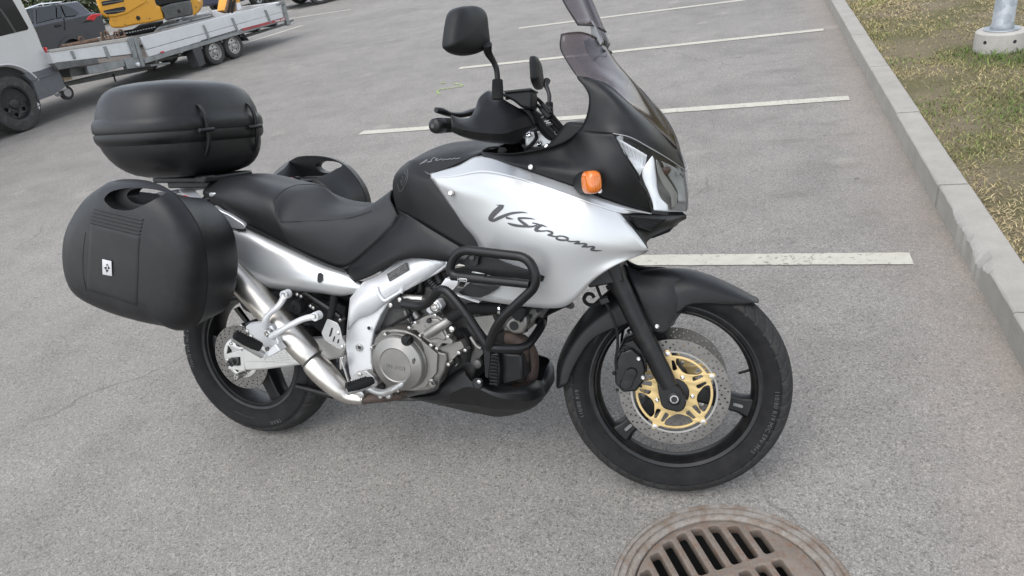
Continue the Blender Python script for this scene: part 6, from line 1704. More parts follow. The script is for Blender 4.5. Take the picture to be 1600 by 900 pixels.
def wheel_set(parent, c, R, w_, rimr, rim_mat, face=-1, holes=6, hr=.13, name='wheel'):
    """road wheel about the local y axis; face = -1 shows its outer side towards -y"""
    M = Matrix.Translation(c)
    prof = [(rimr, -w_*.42), (rimr+.015, -w_*.5), (R*.86, -w_*.52), (R*.96, -w_*.46), (R, -w_*.30), (R, w_*.30), (R*.96, w_*.46), (R*.86, w_*.5), (rimr, w_*.42)]
    wl = mk(name, *lathe(prof, 56), TYRE, parent, M=M, angle=35)
    loops = [circ2((0, 0), rimr*.93, 48)]
    for k in range(holes):
        a = 2*math.pi*k/holes+.3; loops.append(circ2((rimr*.66*math.cos(a), rimr*.66*math.sin(a)), rimr*hr, 14))
    v, f = plate(loops, .012, .003)
    mk('rim_disc', [M @ (p+Vector((0, face*w_*.26, 0))) for p in v], f, rim_mat, wl, angle=35)
    mk('rim_barrel', *lathe([(rimr*1.0, -w_*.44), (rimr*1.03, -w_*.47), (rimr*.97, -w_*.46), (rimr*.92, -w_*.30), (rimr*.90, w_*.3), (rimr*1.0, w_*.44)], 48), rim_mat, wl, M=M)
    mk('hub_cap', *turned((0, face*w_*.25, 0), (0, face, 0), [(rimr*.34, -.01), (rimr*.34, .012), (rimr*.26, .03), (rimr*.1, .034)], 24), rim_mat, wl, M=M)
    for k in range(holes):
        a = 2*math.pi*(k+.5)/holes+.3
        mk('wheel_nut', *turned((rimr*.43*math.cos(a), face*w_*.27, rimr*.43*math.sin(a)), (0, face, 0), [(rimr*.06, 0), (rimr*.055, .018), (rimr*.03, .02)], 8), rim_mat, wl, M=M)
    mk('rim_back', *turned((0, face*w_*.05, 0), (0, face, 0), [(rimr*.92, 0), (rimr*.92, .01)], 32), DARK, wl, M=M)
    return wl

# ---------------------------------------------------------------- grey van
vp = Plane((-8.7, 6.6), 0)
van = empty('van', vp.M); tag(van, 'light grey van with dark bumper and black steel wheel, hitched to the trailer', 'van')
wc = vp.p(*v2(205, 592)); WRv = .345
arch = [(wc.x+.425*math.cos(a), WRv+.02+.425*math.sin(a)) for a in np.linspace(math.pi*1.02, -.02*math.pi, 18)]
rr_ = [vp.p(*v1(*q)) for q in ((680, 850), (612, 735), (560, 640), (452, 490), (400, 352), (330, 200), (232, 0))]
rear_edge = [(p.x, p.z) for p in rr_]
rear_edge = [(rear_edge[0][0], .30)]+rear_edge[1:]+[(rear_edge[-1][0]-.03, 2.1), (rear_edge[-1][0]-.10, 2.35), (rear_edge[-1][0]-.28, 2.45)]
xf_ = wc.x-3.3
front = [(xf_-.35, 2.42), (xf_-.75, 2.25), (xf_-1.35, 1.35), (xf_-2.05, 1.12), (xf_-2.2, .8), (xf_-2.2, .32)]
side = arch[::-1][::-1]
outline = [(q[0], q[1]) for q in arch]+[(rear_edge[0][0], .30)]+rear_edge[1:]+front+[(xf_-1.75, .3)]
farch = [(xf_-1.3+.40*math.cos(a), WRv+.02+.40*math.sin(a)) for a in np.linspace(math.pi*1.02, -.02*math.pi, 14)]
outline = arch+rear_edge+front+farch
P = [Vector((q[0], 0, q[1])) for q in outline]
vbody = mk('body', *extr(P, (0, 1.92, 0)), VANP, van, bevel=.035, seg=3)
mk('arch_liner', *extr([Vector((wc.x+.43*math.cos(a), .05, WRv+.02+.43*math.sin(a))) for a in np.linspace(math.pi*1.02, -.02*math.pi, 18)], (0, 1.8, 0)), DARK, van)
mk('arch_liner', *extr([Vector((xf_-1.3+.405*math.cos(a), .05, WRv+.02+.405*math.sin(a))) for a in np.linspace(math.pi*1.02, -.02*math.pi, 14)], (0, 1.8, 0)), DARK, van)
wq = [vp.p(*v1(*q_), -.004) for q_ in ((130, -10), (302, 292), (288, 312), (0, 380))]
wt = wq[1].lerp(wq[0], (1.92-wq[1].z)/(wq[0].z-wq[1].z)); wl = wc.x-1.15
mk('side_window', *extr([Vector((wl, -.004, wq[3].z-.01)), Vector((wl, -.004, 1.92)), Vector((wt.x, -.004, 1.92)), wq[0], wq[1], wq[2], wq[3]], (0, .03, 0)), GLASS, van, bevel=.006)
vp.slab('reflection_strip', v1, [(-60, 40), (20, 100), (100, 215), (175, 335), (150, 345), (80, 225), (0, 110), (-70, 60)], -.007, .012, simple('grey_reflection', .03, .3), van, bev=.002)  # grey strip laid on the glass, a reflection put into colour
vp.slab('bumper', v2, [(252, 242), (420, 200), (556, 152), (612, 205), (640, 260), (682, 368), (560, 455), (408, 512), (396, 460), (345, 330)], -.012, .5, VANB, van, bev=.02, rnd=8)
vp.slab('bumper_step', v2, [(330, 298), (600, 205), (612, 222), (345, 312)], -.024, .02, VANB, van, bev=.006)
# raised wheel-arch lip
lip = [Vector((wc.x+.45*math.cos(a), -.006, WRv+.02+.45*math.sin(a))) for a in np.linspace(math.pi*1.0, .12*math.pi, 20)]
mk('arch_lip', *tube(lip, .012, 8), VANP, van)
vp.slab('tail_lamp', v1, [(470, 490), (490, 495), (555, 640), (545, 660)], -.008, .05, REDL, van, bev=.006)
mk('door_rail', *box((wc.x-1.6, -.004, 1.05), (3.4, .02, .05)), VANB, van, bevel=.006)
w1_ = wheel_set(van, (wc.x, .13, WRv), WRv, .235, .205, STEELB); wheel_set(van, (xf_-1.3, .13, WRv), WRv, .235, .205, STEELB)
wheel_set(van, (wc.x, 1.79, WRv), WRv, .235, .205, STEELB, 1); wheel_set(van, (xf_-1.3, 1.79, WRv), WRv, .235, .205, STEELB, 1)
v, f = text2('A/T', .052, .003, .001)
mk('tyre_lettering', [Vector((wc.x+(.275+q.z*.8)*math.cos(R_(-14)-q.x/.29), .13-.122+q.y, WRv+(.275+q.z*.8)*math.sin(R_(-14)-q.x/.29))) for q in v], f, WHITE, w1_, smooth=False)
mk('number_plate', *box((rear_edge[1][0]+.01, .96, .9), (.02, .5, .11)), WHITE, van)
mk('rear_window', *box((rear_edge[5][0]+.006, .96, 1.5), (.02, 1.5, .55)), GLASS, van, bevel=.004)
mk('tow_hitch', *tube([(rear_edge[0][0]-.1, .96, .38), (rear_edge[0][0]+.16, .96, .38), (rear_edge[0][0]+.18, .96, .45)], .025, 10), GALVD, van)

# ---------------------------------------------------------------- trailer
tp_ = Plane((-8.24, 10.02), -8)
tr_o = empty('trailer', tp_.M); tag(tr_o, 'twin axle flatbed trailer with aluminium drop sides carrying the excavator', 'trailer')
TW = 1.75
def tline(a, b, n, zf=ident, off=0): return [tp_.p(*zf(a[0]+(b[0]-a[0])*k/n, a[1]+(b[1]-a[1])*k/n), off) for k in range(n+1)]
# rear bed: boards
def plank(name, tl, tr, br, bl, mat, par, th=.03, bev=.006, off=0):
    P = [tp_.p(*q, off) for q in (tl, tr, br, bl)]
    o = mk(name, *extr(P, (0, th, 0)), mat, par, bevel=bev)
    return o, P
def mixp(a, b, u): return (a[0]+(b[0]-a[0])*u, a[1]+(b[1]-a[1])*u)
TL, TR_, BL, BR_ = (212, 60), (440, 2.5), (225, 92), (446, 27)
segs = [0, .36, .64, .90, 1.0]
for (u0, u1) in ((0.035, .985),):
    for (w0, w1) in ((0, .62), (.64, .98)):
        a, b = mixp(TL, TR_, u0), mixp(TL, TR_, u1); c, d = mixp(BL, BR_, u0), mixp(BL, BR_, u1)
        o, P = plank('side_board', mixp(a, c, w0), mixp(b, d, w0), mixp(b, d, w1), mixp(a, c, w1), ALUP, tr_o)
        mk('side_board', *extr([q+Vector((0, TW, 0)) for q in P], (0, .03, 0)), ALUP, tr_o, bevel=.006)
a, b, c, d = TL, TR_, BR_, BL
o, P = plank('bed_frame', d, c, (c[0]+1.5, c[1]+4.5), (d[0]+2, d[1]+7.5), GALV2, tr_o, .06, off=-.012)
mk('bed_frame', *extr([q+Vector((0, TW, 0)) for q in P], (0, .05, 0)), GALV2, tr_o, bevel=.006)
F = [tp_.p(*d), tp_.p(*c)]
mk('bed_floor', *extr([F[0]+Vector((0, .03, 0)), F[1]+Vector((0, .03, 0)), F[1]+Vector((0, TW, 0)), F[0]+Vector((0, TW, 0))], (0, 0, -.03)), simple('bed_plywood', (.10, .085, .07), .8, dirt=.4), tr_o)
for k in range(7):
    p = F[0].lerp(F[1], (k+.5)/7); mk('cross_member', *box((p.x, TW/2, p.z-.07), (.05, TW*.95, .07)), GALVD, tr_o)
for x, y in (((163, 222), (213, 352)), ((418, 158), (470, 284)), ((714, 88), (760, 204))):
    p0, p1 = v4(*x), v4(*y); P = [tp_.p(p0[0]-1.0, p0[1], -.02), tp_.p(p0[0]+1.6, p0[1], -.02), tp_.p(p1[0]+.4, p1[1]-4, -.02), tp_.p(p1[0]+1.8, p1[1], -.02), tp_.p(p1[0]-1.4, p1[1]+.6, -.02), tp_.p(p1[0]-2.2, p1[1]-3, -.02)]
    mk('stake', *extr(P, (0, .03, 0)), GALV2, tr_o, bevel=.005)
for q in ([(868, 18), (888, 14), (938, 225), (908, 225)],):
    tp_.slab('corner_post', v4, q, -.025, .06, GALV2, tr_o); tp_.slab('corner_post', v4, q, TW-.02, .06, GALV2, tr_o)
mk('tail_board', *extr([tp_.p(*TR_)+Vector((0, .03, 0)), tp_.p(*BR_)+Vector((0, .03, 0)), tp_.p(*BR_)+Vector((0, TW, 0)), tp_.p(*TR_)+Vector((0, TW, 0))], (.03, 0, 0)), ALUP, tr_o, bevel=.006)
tp_.slab('latch', v4, [(825, 40), (850, 10), (885, 12), (890, 40)], -.05, .05, GALV2, tr_o); tp_.slab('rear_hook', v4, [(925, 185), (965, 172), (970, 186), (945, 195), (935, 215), (920, 215)], -.02, .04, GALVD, tr_o)
rs = tp_.slab('red_strip', v4, [(495, 258), (905, 152), (910, 172), (520, 275)], -.018, .012, simple('red_sticker', (.27, .035, .04), .45, var=.2), tr_o, bev=0)
v, f = text2('TEMA RED', 1.0, .001, .02); L = max(q.x for q in v); H_ = .72
A, Bp_, Cp = tp_.p(*v4(800, 199), -.0235), tp_.p(*v4(890, 176), -.0235), tp_.p(*v4(796, 184), -.0235)
mk('strip_name', [A+(Bp_-A)*(q.x/L)+(Cp-A)*(q.z/H_) for q in v], f, WHITE, rs, smooth=False)
tp_.slab('reflector', v3, [(886, 648), (930, 636), (936, 652), (892, 664)], -.02, .01, REDL, tr_o, bev=.002)
# chassis rails below, axle area, guards
tp_.slab('chassis_rail', v3, [(680, 775), (1320, 625), (1330, 665), (690, 815)], .25, .06, GALVD, tr_o); tp_.slab('chassis_box', v3, [(755, 800), (1005, 775), (1015, 800), (770, 835)], .12, .2, GALV2, tr_o)
tp_.slab('chassis_rail', v4, [(0, 430), (540, 310), (900, 200), (900, 225), (560, 330), (0, 470)], .3, .06, GALVD, tr_o)
wr_ = []
for (x, y) in ((276, 478), (446, 425)):
    c = tp_.p(*v4(x, y), .02); Rw = .205; c.z = Rw
    wheel_set(tr_o, (c.x, .10, Rw), Rw, .14, .125, RIMG, holes=5, hr=.12); wheel_set(tr_o, (c.x, TW-.08, Rw), Rw, .14, .125, RIMG, 1, holes=5, hr=.12); wr_.append(c.x)
    mk('axle', *tube([(c.x, .1, Rw), (c.x, TW-.1, Rw)], .03, 10), GALVD, tr_o)
for y0 in (-.01, TW-.19):
    xm0, xm1 = wr_[0]-.30, wr_[1]+.30
    prof = [(xm0-.02, .10), (xm0, .36), (xm0+.06, .43), (xm1-.18, .43), (xm1-.05, .36), (xm1+.02, .22)]
    v = []; f = []
    for i, q in enumerate(prof):
        v += [(q[0], y0, q[1]), (q[0], y0+.2, q[1])]
        if i: f.append((2*i-2, 2*i, 2*i+1, 2*i-1))
    o = mk('mudguard', v, f, CLAD, tr_o, angle=50); mods(o, solid=.012)
    mk('mud_flap', *extr([(xm0-.17, y0, .42), (xm0+.02, y0, .42), (xm0-.0, y0, .08), (xm0-.15, y0, .06)], (0, .2, 0)), CLAD, tr_o, bevel=.01)
# front tilt section, hinge posts and drawbar
o, P = plank('side_board', v1(530, 545), v1(1355, 425), v1(1388, 562), v1(575, 655), ALUP, tr_o)
mk('side_board', *extr([q+Vector((0, TW, 0)) for q in P], (0, .03, 0)), ALUP, tr_o, bevel=.006)
tp_.slab('top_rail', v1, [(505, 520), (1350, 388), (1360, 425), (530, 548)], -.01, .06, simple('dusty_rail', (.36, .34, .31), .6, .2, dirt=.3), tr_o)
mk('front_board', *extr([P[0]+Vector((-.02, 0, 0)), P[3]+Vector((-.02, 0, 0)), P[3]+Vector((-.02, TW, 0)), P[0]+Vector((-.02, TW, 0))], (.03, 0, 0)), ALUP, tr_o)
mk('front_floor', *extr([P[3]+Vector((0, .03, .02)), P[2]+Vector((0, .03, .02)), P[2]+Vector((0, TW, .02)), P[3]+Vector((0, TW, .02))], (0, 0, -.03)), GALVD, tr_o)
for q in ([(740, 530), (765, 528), (800, 612), (780, 616)], [(1085, 485), (1110, 480), (1160, 605), (1130, 615)]): tp_.slab('stake', v1, q, -.022, .03, GALV2, tr_o)
tp_.slab('hinge_post', v1, [(1335, 400), (1385, 380), (1440, 600), (1400, 612)], -.03, .06, GALV2, tr_o); tp_.slab('hinge_post', v1, [(1395, 395), (1430, 388), (1515, 690), (1478, 700)], -.035, .07, GALV2, tr_o)
tp_.slab('gusset', v1, [(1295, 608), (1440, 590), (1480, 700), (1330, 720)], -.02, .02, GALV2, tr_o); mk('pivot_nut', *turned(tp_.p(*v1(1428, 672), -.02), (0, -1, 0), [(.03, 0), (.03, .03), (.02, .035)], 10), ALUP, tr_o)
tp_.slab('drawbar_channel', v1, [(565, 660), (1010, 598), (1035, 655), (610, 730)], -.01, .08, GALVD, tr_o)
tp_.slab('drawbar_plate', v1, [(905, 690), (1020, 670), (1290, 620), (1305, 690), (1040, 760), (930, 770)], .0, .06, GALV2, tr_o)
tp_.slab('drawbar_box', v1, [(720, 700), (905, 690), (930, 775), (740, 800)], .15, .3, GALVD, tr_o)
db = tp_.slab('drawbar', v1, [(675, 862), (1170, 745), (1500, 690), (1600, 670), (1600, 720), (1240, 790), (690, 900)], .45, .12, GALVD, tr_o)
mk('jack_pin', *tube([tp_.p(*v1(1180, 770), .44), tp_.p(*v1(1205, 855), .44)], .012, 8), DARK, db)
jw = tp_.p(*v2(690, 432), .45); mk('jockey_wheel', *turned(jw-Vector((0, .03, 0)), (0, 1, 0), [(.07, 0), (.095, .008), (.095, .05), (.07, .06)], 28), TYRE, tr_o); mk('jockey_hub', *turned(jw-Vector((0, .034, 0)), (0, 1, 0), [(.055, 0), (.055, .07)], 20), RIMG, tr_o)
tp_.slab('jockey_arm', v2, [(570, 455), (690, 400), (720, 420), (700, 450), (600, 475)], .43, .02, GALV2, tr_o); tp_.slab('wood_block', v2, [(655, 270), (740, 260), (760, 290), (670, 318)], .3, .2, simple('pale_wood', (.42, .33, .24), .8), tr_o)
for (y0, y1) in ((.5, .6), (1.1, 1.2)): mk('jockey_leg', *tube([jw+Vector((0, 0, .1)), jw+Vector((.1, .1, .45))], .03, 10), GALVD, tr_o)

# rusty shackles lying on the trailer's front deck
dz = {}
for i, (x, y) in enumerate(((850, 425), (1070, 385), (1120, 372), (1215, 370), (1265, 355))):
    c = tp_.p(*v1(x, y), .25+.1*(i % 2)); M = tp_.M @ Matrix.Translation(c) @ Matrix.Rotation(R_(40*i), 4, 'Z')
    sh = empty('rusty_shackle', M); s_ = .05+.008*(i % 3)
    mk('bow', *tube([(s_*.7*math.cos(a), 0, s_*math.sin(a)) for a in np.linspace(-.7, math.pi+.7, 14)], .013, 8), MUD, sh)
    mk('pin', *tube([(-s_*.9, 0, -s_*.62), (s_*.9, 0, -s_*.62)], .015, 8), MUD, sh)
    tag(sh, ['rusty shackle lying nearest the van on the trailer deck', 'rusty shackle in the middle of the trailer front deck, left of its twin', 'rusty shackle in the middle of the trailer front deck, right of its twin', 'rusty shackle beside the hinge post on the trailer front deck', 'rusty shackle closest to the excavator on the trailer front deck'][i], 'shackle', 'rusty shackles on the trailer deck')
dk = tp_.p(*v1(900, 450), .3); 
cb_ = mk('chain_bar', *tube([tp_.p(*v1(640, 490), .22), tp_.p(*v1(820, 455), .25), tp_.p(*v1(1020, 415), .25)], .03, 8), MUD); cb_.matrix_world = tp_.M; tag(cb_, 'brown steel bar lying along the front deck of the trailer', 'bar')

# ---------------------------------------------------------------- excavator on the trailer
ep = Plane((-8.62, 10.0), -8); ep.skew = .85       # the upper body is slewed on its tracks
exo = empty('excavator', ep.M); tag(exo, 'small yellow excavator with worn paint loaded on the trailer', 'excavator')
ep.slab('counterweight', v3, [(60, -120), (100, 0), (128, 80), (150, 140), (185, 205), (245, 235), (240, 290), (262, 335), (300, 356), (400, 350), (560, 315), (760, 285), (930, 245), (905, 150), (880, 90), (830, 70), (800, -20), (780, -160)], 0, 1.25, YEL, exo, bev=.05, seg=3)
ep.slab('engine_cover', v3, [(96, -20), (128, 85), (160, 165), (215, 215), (330, 212), (470, 175), (600, 95), (700, 40), (722, -30)], -.02, .05, YEL, exo, bev=.018, seg=3)
for q in ([(150, 22), (180, 12), (300, -5), (425, -25), (432, 20), (300, 50), (165, 75)], [(170, 135), (240, 118), (430, 80), (455, 100), (445, 140), (330, 172), (215, 180)]):
    lv_ = ep.slab('louvre', v3, q, -.026, .02, DARK, exo, bev=.004)
    ep.slab('louvre_blade', v3, [(q[0][0]+20, q[0][1]+14), (q[3][0]-10, q[3][1]+26), (q[3][0]-10, q[3][1]+38), (q[0][0]+20, q[0][1]+28)], -.034, .02, GALVD, exo, bev=.003)
ep.slab('side_panel', v3, [(885, 92), (1010, 50), (1250, 8), (1275, 110), (1285, 190), (1100, 225), (945, 258), (925, 170)], -.012, .5, simple('dark_panel', (.05, .052, .05), .55, var=.3, dirt=.35), exo, bev=.02)
ep.slab('cab', v3, [(810, -20), (850, 84), (1000, 50), (1250, 10), (1230, -160), (830, -200)], .05, .95, GLASS, exo, bev=.02)
ep.slab('cab_post', v3, [(795, -20), (815, -20), (862, 84), (840, 84)], .03, .06, BLKR, exo); ep.slab('cab_post', v3, [(1225, -160), (1250, -160), (1262, 12), (1236, 14)], .03, .06, BLKR, exo)
ep.slab('swing_post', v3, [(1255, 5), (1330, -20), (1372, 20), (1378, 90), (1350, 160), (1300, 195), (1285, 190), (1275, 105)], .1, .6, YEL, exo, bev=.03)
for (x, y) in ((612, 225), (1120, 140)): mk('tie_hole', *turned(ep.p(*v3(x, y), -.014), (0, 1, 0), [(.03, -.004), (.03, .02)], 14), DARK, exo)
for off in (.05, .9):
    tk = ep.slab('track', v3, [(440, 395), (520, 372), (720, 340), (820, 320), (860, 350), (810, 400), (600, 440), (470, 450)], off, .25, RUB, exo, bev=.03)
    for k in range(11):
        x = 462+k*34; y = 408-k*7.2; mk('track_link', *extr([ep.p(*v3(x+a, y+b), off-.012) for a, b in ((0, 0), (20, -4), (22, 10), (2, 14))], (0, .03, 0)), RIMG if off < .5 else RUB, tk, bevel=.004)
ep.slab('undercarriage', v3, [(480, 400), (800, 340), (810, 380), (520, 430)], .1, 1.0, DARK, exo)
# dozer blade and boom end reaching back over the deck
ep.slab('dozer_blade', v3, [(820, 370), (860, 340), (1100, 285), (1130, 240), (1160, 265), (1250, 250), (1240, 290), (1000, 330), (850, 385)], .0, 1.3, GALV2, exo, bev=.01)
ep.slab('blade_arm', v3, [(1130, 240), (1500, 165), (1520, 185), (1260, 250), (1150, 268)], .25, .1, GALV2, exo); ep.slab('blade_arm', v3, [(900, 340), (1540, 195), (1570, 205), (1000, 345)], .0, .05, GALVD, exo)
ep.slab('dipper_arm', v4, [(368, 90), (390, -40), (470, -60), (490, 0), (470, 90), (430, 110)], .45, .25, YEL, exo, bev=.01)
for dx in (0, 28, 60):
    mk('hydraulic_hose', *tube([ep.p(*v4(352+dx, 112), .40), ep.p(*v4(372+dx, 40), .40), ep.p(*v4(384+dx, -30), .42)], .022, 8, steps=3), DARK if dx else MUD, exo)
ep.slab('arm_plate', v4, [(400, 20), (430, 10), (440, 100), (410, 110)], .42, .04, MUD, exo)
ep.slab('dipper_tip', v4, [(455, 30), (480, 20), (500, 60), (488, 92), (460, 90)], .40, .1, WHITE, exo)

# ---------------------------------------------------------------- dark grey car beyond the trailer
sp2 = Plane((-12.2, 11.0), 0)
suv = empty('parked_car', sp2.M); tag(suv, 'dark grey hatchback parked behind the trailer next to the van', 'car')
SW = 1.5
ac = sp2.p(*v1(755, 470)); ar = .27
arch_c = (ac.x, .27)
sarch = [(arch_c[0]+.33*math.cos(a), arch_c[1]+.33*math.sin(a)) for a in np.linspace(math.pi, 0, 16)]
q = lambda x, y: (lambda p: (p.x, p.z))(sp2.p(*v1(x, y)))
body_o = [(arch_c[0]-2.3, .22)]+[(arch_c[0]-1.98+.32*math.cos(a), .27+.32*math.sin(a)) for a in np.linspace(math.pi, 0, 12)][::1]+sarch+[(q(1090, 300)[0], .25), q(1085, 230), q(1062, 150), q(985, 128), (q(985, 128)[0]-.08, q(985, 128)[1]), (arch_c[0]-1.75, q(330, 250)[1]-.02), (arch_c[0]-2.5, .66), (arch_c[0]-2.58, .4)]
body_o = [body_o[0]]+body_o[1:]
mk('body', *extr([Vector((a, 0, b)) for a, b in body_o], (0, SW, 0)), SUVP, suv, bevel=.045, seg=3)
gh = [q(300, 262), q(262, 92), q(420, 30), q(640, -2), q(880, 0), q(985, 130)]
gx0 = gh[0][0]-.75
lo = [Vector((gx0-.25, .05, gh[0][1]-.03)), Vector((gh[5][0], .05, gh[5][1]-.03)), Vector((gh[5][0], SW-.05, gh[5][1]-.03)), Vector((gx0-.25, SW-.05, gh[0][1]-.03))]
hi = [Vector((gx0+.35, .16, gh[2][1]-.01)), Vector((gh[4][0], .16, gh[4][1])), Vector((gh[4][0], SW-.16, gh[4][1])), Vector((gx0+.35, SW-.16, gh[2][1]-.01))]
mk('cabin', *loft([lo, hi]), SUVP, suv, bevel=.03, seg=3)
def gw(name, pts, mat, lift=.012):
    P = []
    for x, y in pts:
        p = sp2.p(*v1(x, y), 0); u = (p.z-lo[0].z)/(hi[0].z-lo[0].z); o2 = .05+.11*max(0, min(1, u)); p = sp2.p(*v1(x, y), o2-lift); P.append(p)
    return mk(name, *extr(P, (0, .02, 0)), mat, suv, bevel=.003)
gw('side_window', [(385, 88), (578, 42), (585, 190), (390, 240)], GLASS); gw('side_window', [(592, 42), (625, 40), (655, 178), (600, 188)], GLASS); gw('side_window', [(640, 42), (735, 72), (830, 132), (800, 160), (690, 172), (668, 120)], GLASS); gw('side_window', [(265, 105), (352, 85), (355, 245), (330, 225)], GLASS)
gw('roof_rail', [(262, 88), (420, 34), (645, 14), (645, 24), (420, 48), (266, 100)], CHROME, .02); gw('door_seam', [(662, 180), (672, 178), (684, 310), (674, 312)], DARK, .06)
sp2.slab('door_handle', v1, [(576, 268), (600, 250), (650, 260), (648, 272), (590, 286)], -.02, .03, DARK, suv)
sp2.slab('tail_lamp', v1, [(902, 208), (925, 172), (960, 150), (1062, 138), (1066, 150), (1005, 180), (985, 215)], -.012, .25, REDL, suv, bev=.01); sp2.slab('lamp_trim', v1, [(858, 240), (905, 205), (985, 215), (920, 232)], -.01, .05, DARK, suv)
for (yy) in (-.012, SW-.05):
    cl = [(arch_c[0]+.33*math.cos(a), arch_c[1]+.33*math.sin(a)) for a in np.linspace(math.pi, 0, 16)]+[(arch_c[0]+.40*math.cos(a), arch_c[1]+.40*math.sin(a)) for a in np.linspace(0, math.pi, 16)]
    mk('arch_trim', *extr([Vector((a, yy, b)) for a, b in cl], (0, .06, 0)), CLAD, suv)
mk('arch_liner', *extr([Vector((arch_c[0]+.325*math.cos(a), .08, arch_c[1]+.325*math.sin(a))) for a in np.linspace(math.pi, 0, 14)], (0, SW-.2, 0)), DARK, suv)
for xx in (arch_c[0], arch_c[0]-1.98):
    wheel_set(suv, (xx, .10, ar), ar, .18, .17, RIMG, holes=5, hr=.2); wheel_set(suv, (xx, SW-.10, ar), ar, .18, .17, RIMG, 1, holes=5, hr=.2)
mk('rear_bumper', *box((q(1090, 300)[0]+.02, SW/2, .42), (.12, SW*.98, .22)), CLAD, suv, bevel=.03)
mk('rear_window', *extr([Vector((gh[5][0]+.004, .12, gh[5][1]+.01)), Vector((gh[4][0]+.018, .2, gh[4][1]-.04)), Vector((gh[4][0]+.018, SW-.2, gh[4][1]-.04)), Vector((gh[5][0]+.004, SW-.12, gh[5][1]+.01))], (.012, 0, .006)), GLASS, suv)

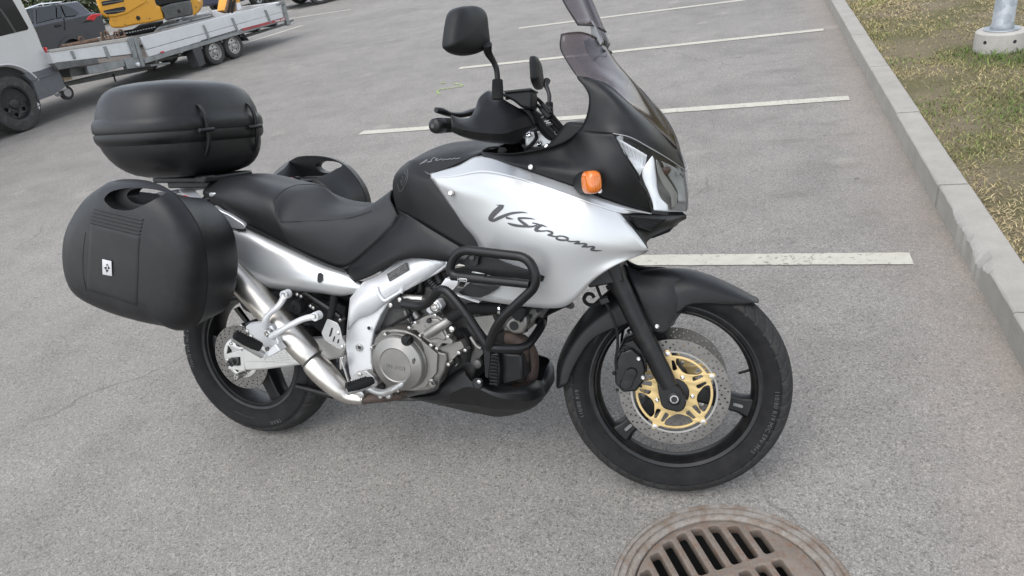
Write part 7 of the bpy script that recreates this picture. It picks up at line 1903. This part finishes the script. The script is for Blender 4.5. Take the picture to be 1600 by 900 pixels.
# ---------------------------------------------------------------- two more parked cars, cut by the top of the picture
def car(name, loc, head, paint, label, sc=1.0, plate=False):
    """saloon car: x forward, y left, origin between the rear wheels on the ground"""
    M = Matrix.Translation((loc[0], loc[1], 0)) @ Matrix.Rotation(head, 4, 'Z') @ Matrix.Scale(sc, 4)
    c = empty(name, Matrix.Translation((loc[0], loc[1], 0)) @ Matrix.Rotation(head, 4, 'Z')); tag(c, label, 'car')
    k = sc
    def A(x, r, n=12): return [(x+r*math.cos(a), .31+r*math.sin(a)) for a in np.linspace(math.pi, 0, n)]
    prof = [(-.86, .28)]+A(0, .37)+A(2.62, .37)+[(3.42, .26), (3.5, .5), (3.38, .74), (2.5, .93), (-.2, .97), (-.84, .95), (-.93, .72), (-.95, .42)]
    mk('body', *extr([Vector((x*k, -.88*k, z*k)) for x, z in prof], (0, 1.76*k, 0)), paint, c, bevel=.06*k, seg=3)
    lo = [Vector((x*k, y*k, .94*k)) for x, y in ((-.72, -.78), (2.35, -.78), (2.35, .78), (-.72, .78))]; hi = [Vector((x*k, y*k, 1.43*k)) for x, y in ((-.1, -.58), (1.35, -.58), (1.35, .58), (-.1, .58))]
    mk('cabin', *loft([lo, hi]), paint, c, bevel=.05*k, seg=3)
    for (a, b, cc2, d) in ((0, 1, 1, 0), (1, 2, 2, 1), (2, 3, 3, 2), (3, 0, 0, 3)):
        q4 = [lo[a].lerp(hi[a], .12), lo[b].lerp(hi[b], .12), lo[b].lerp(hi[b], .85), lo[a].lerp(hi[a], .85)]; ce = sum(q4, Vector())/4
        q4 = [ce+(p-ce)*.9 for p in q4]; nn = (q4[1]-q4[0]).cross(q4[3]-q4[0]).normalized(); nn = nn if nn.dot(ce-Vector((.8*k, 0, 1.1*k))) > 0 else -nn
        mk('window', *extr([p+nn*.004 for p in q4], nn*.01), GLASS, c)
    for x in (0, 2.62):
        for s in (-1, 1): wheel_set(c, (x*k, s*.80*k, .31*k), .31*k, .2*k, .21*k, RIMG, s, holes=5, hr=.22)
        mk('arch_liner', *extr([Vector(((x+.36*math.cos(a))*k, -.84*k, (.31+.36*math.sin(a))*k)) for a in np.linspace(math.pi, 0, 14)], (0, 1.68*k, 0)), DARK, c)
    for s in (-1, 1):
        mk('tail_lamp', *box((-.90*k, s*.68*k, .80*k), (.10*k, .34*k, .17*k)), REDL, c, bevel=.02*k); mk('headlamp', *box((3.38*k, s*.62*k, .66*k), (.12*k, .36*k, .14*k)), LENS, c, bevel=.02*k)
        mk('door_handle', *box((.55*k, s*.885*k, .83*k), (.16*k, .03*k, .03*k)), paint, c, bevel=.008)
    mk('bumper', *box((-.94*k, 0, .45*k), (.12*k, 1.7*k, .26*k)), paint, c, bevel=.04*k)
    pl = mk('number_plate', *box((-.975*k, 0, .70*k), (.02*k, .52*k, .115*k)), WHITE, c, bevel=.004)
    return c
NAVY = simple('navy_paint', (.014, .018, .04), .22, .2, var=.1, coat=.8, scale=3)
BLKP = simple('black_paint', (.012, .012, .013), .22, .2, var=.1, coat=.8, scale=3)
g1 = G(404, 10)
car('parked_car', (g1.x-.72, g1.y), R_(90), NAVY, 'dark blue car with red tail lamps and white number plate beyond the trailer', .9)
g2 = G(487, 11); g3 = G(455, 3)
car('parked_car', (g2.x-.2-.35, g2.y+.9), R_(52), BLKP, 'black car with bright alloy wheels cut off by the top edge', .9)
# hedge behind the cars
hg_c = Vector((-23, 19, 0))
hd_ = empty('hedge', Matrix.Translation(hg_c)); tag(hd_, 'dark green hedge behind the parked grey car', 'hedge')
LEAF = NT('hedge_leaf'); LEAF.set(col=LEAF.mix(LEAF.ramp(LEAF.noise(6, 4, .7), (.35, 0.0), (.7, 1.0)), (.03, .045, .015), (.075, .09, .03)), rough=.6); LEAF = LEAF.m
N2 = 9000; pp = np.stack([rng.uniform(-4.5, 4.5, N2), rng.uniform(-.8, .8, N2), 2.1*rng.random(N2)**.8], 1); pp[:, 2] *= 1+.18*np.sin(pp[:, 0]*2.3)+.1*np.sin(pp[:, 0]*7)
v = np.repeat(pp, 4, 0)+rng.normal(0, .06, (N2*4, 3)); o = mk('foliage', v.tolist(), [(4*i, 4*i+1, 4*i+2, 4*i+3) for i in range(N2)], LEAF, hd_, smooth=False, recalc=False); o['kind'] = 'stuff'
o.rotation_euler.z = R_(55)
for k in range(12):
    x = -4.2+.75*k; a = R_(55); mk('stem', *tube([(x*math.cos(a), x*math.sin(a), 0), (x*math.cos(a)+.05, x*math.sin(a), 1.3)], [.035, .015], 8), MUD, hd_)
# ---------------------------------------------------------------- thing > part > sub-part, no deeper
def depth(o):
    d = 0
    while o.parent is not None: o = o.parent; d += 1
    return d
for o in list(bpy.data.objects):
    while depth(o) > 2: o.parent = o.parent.parent
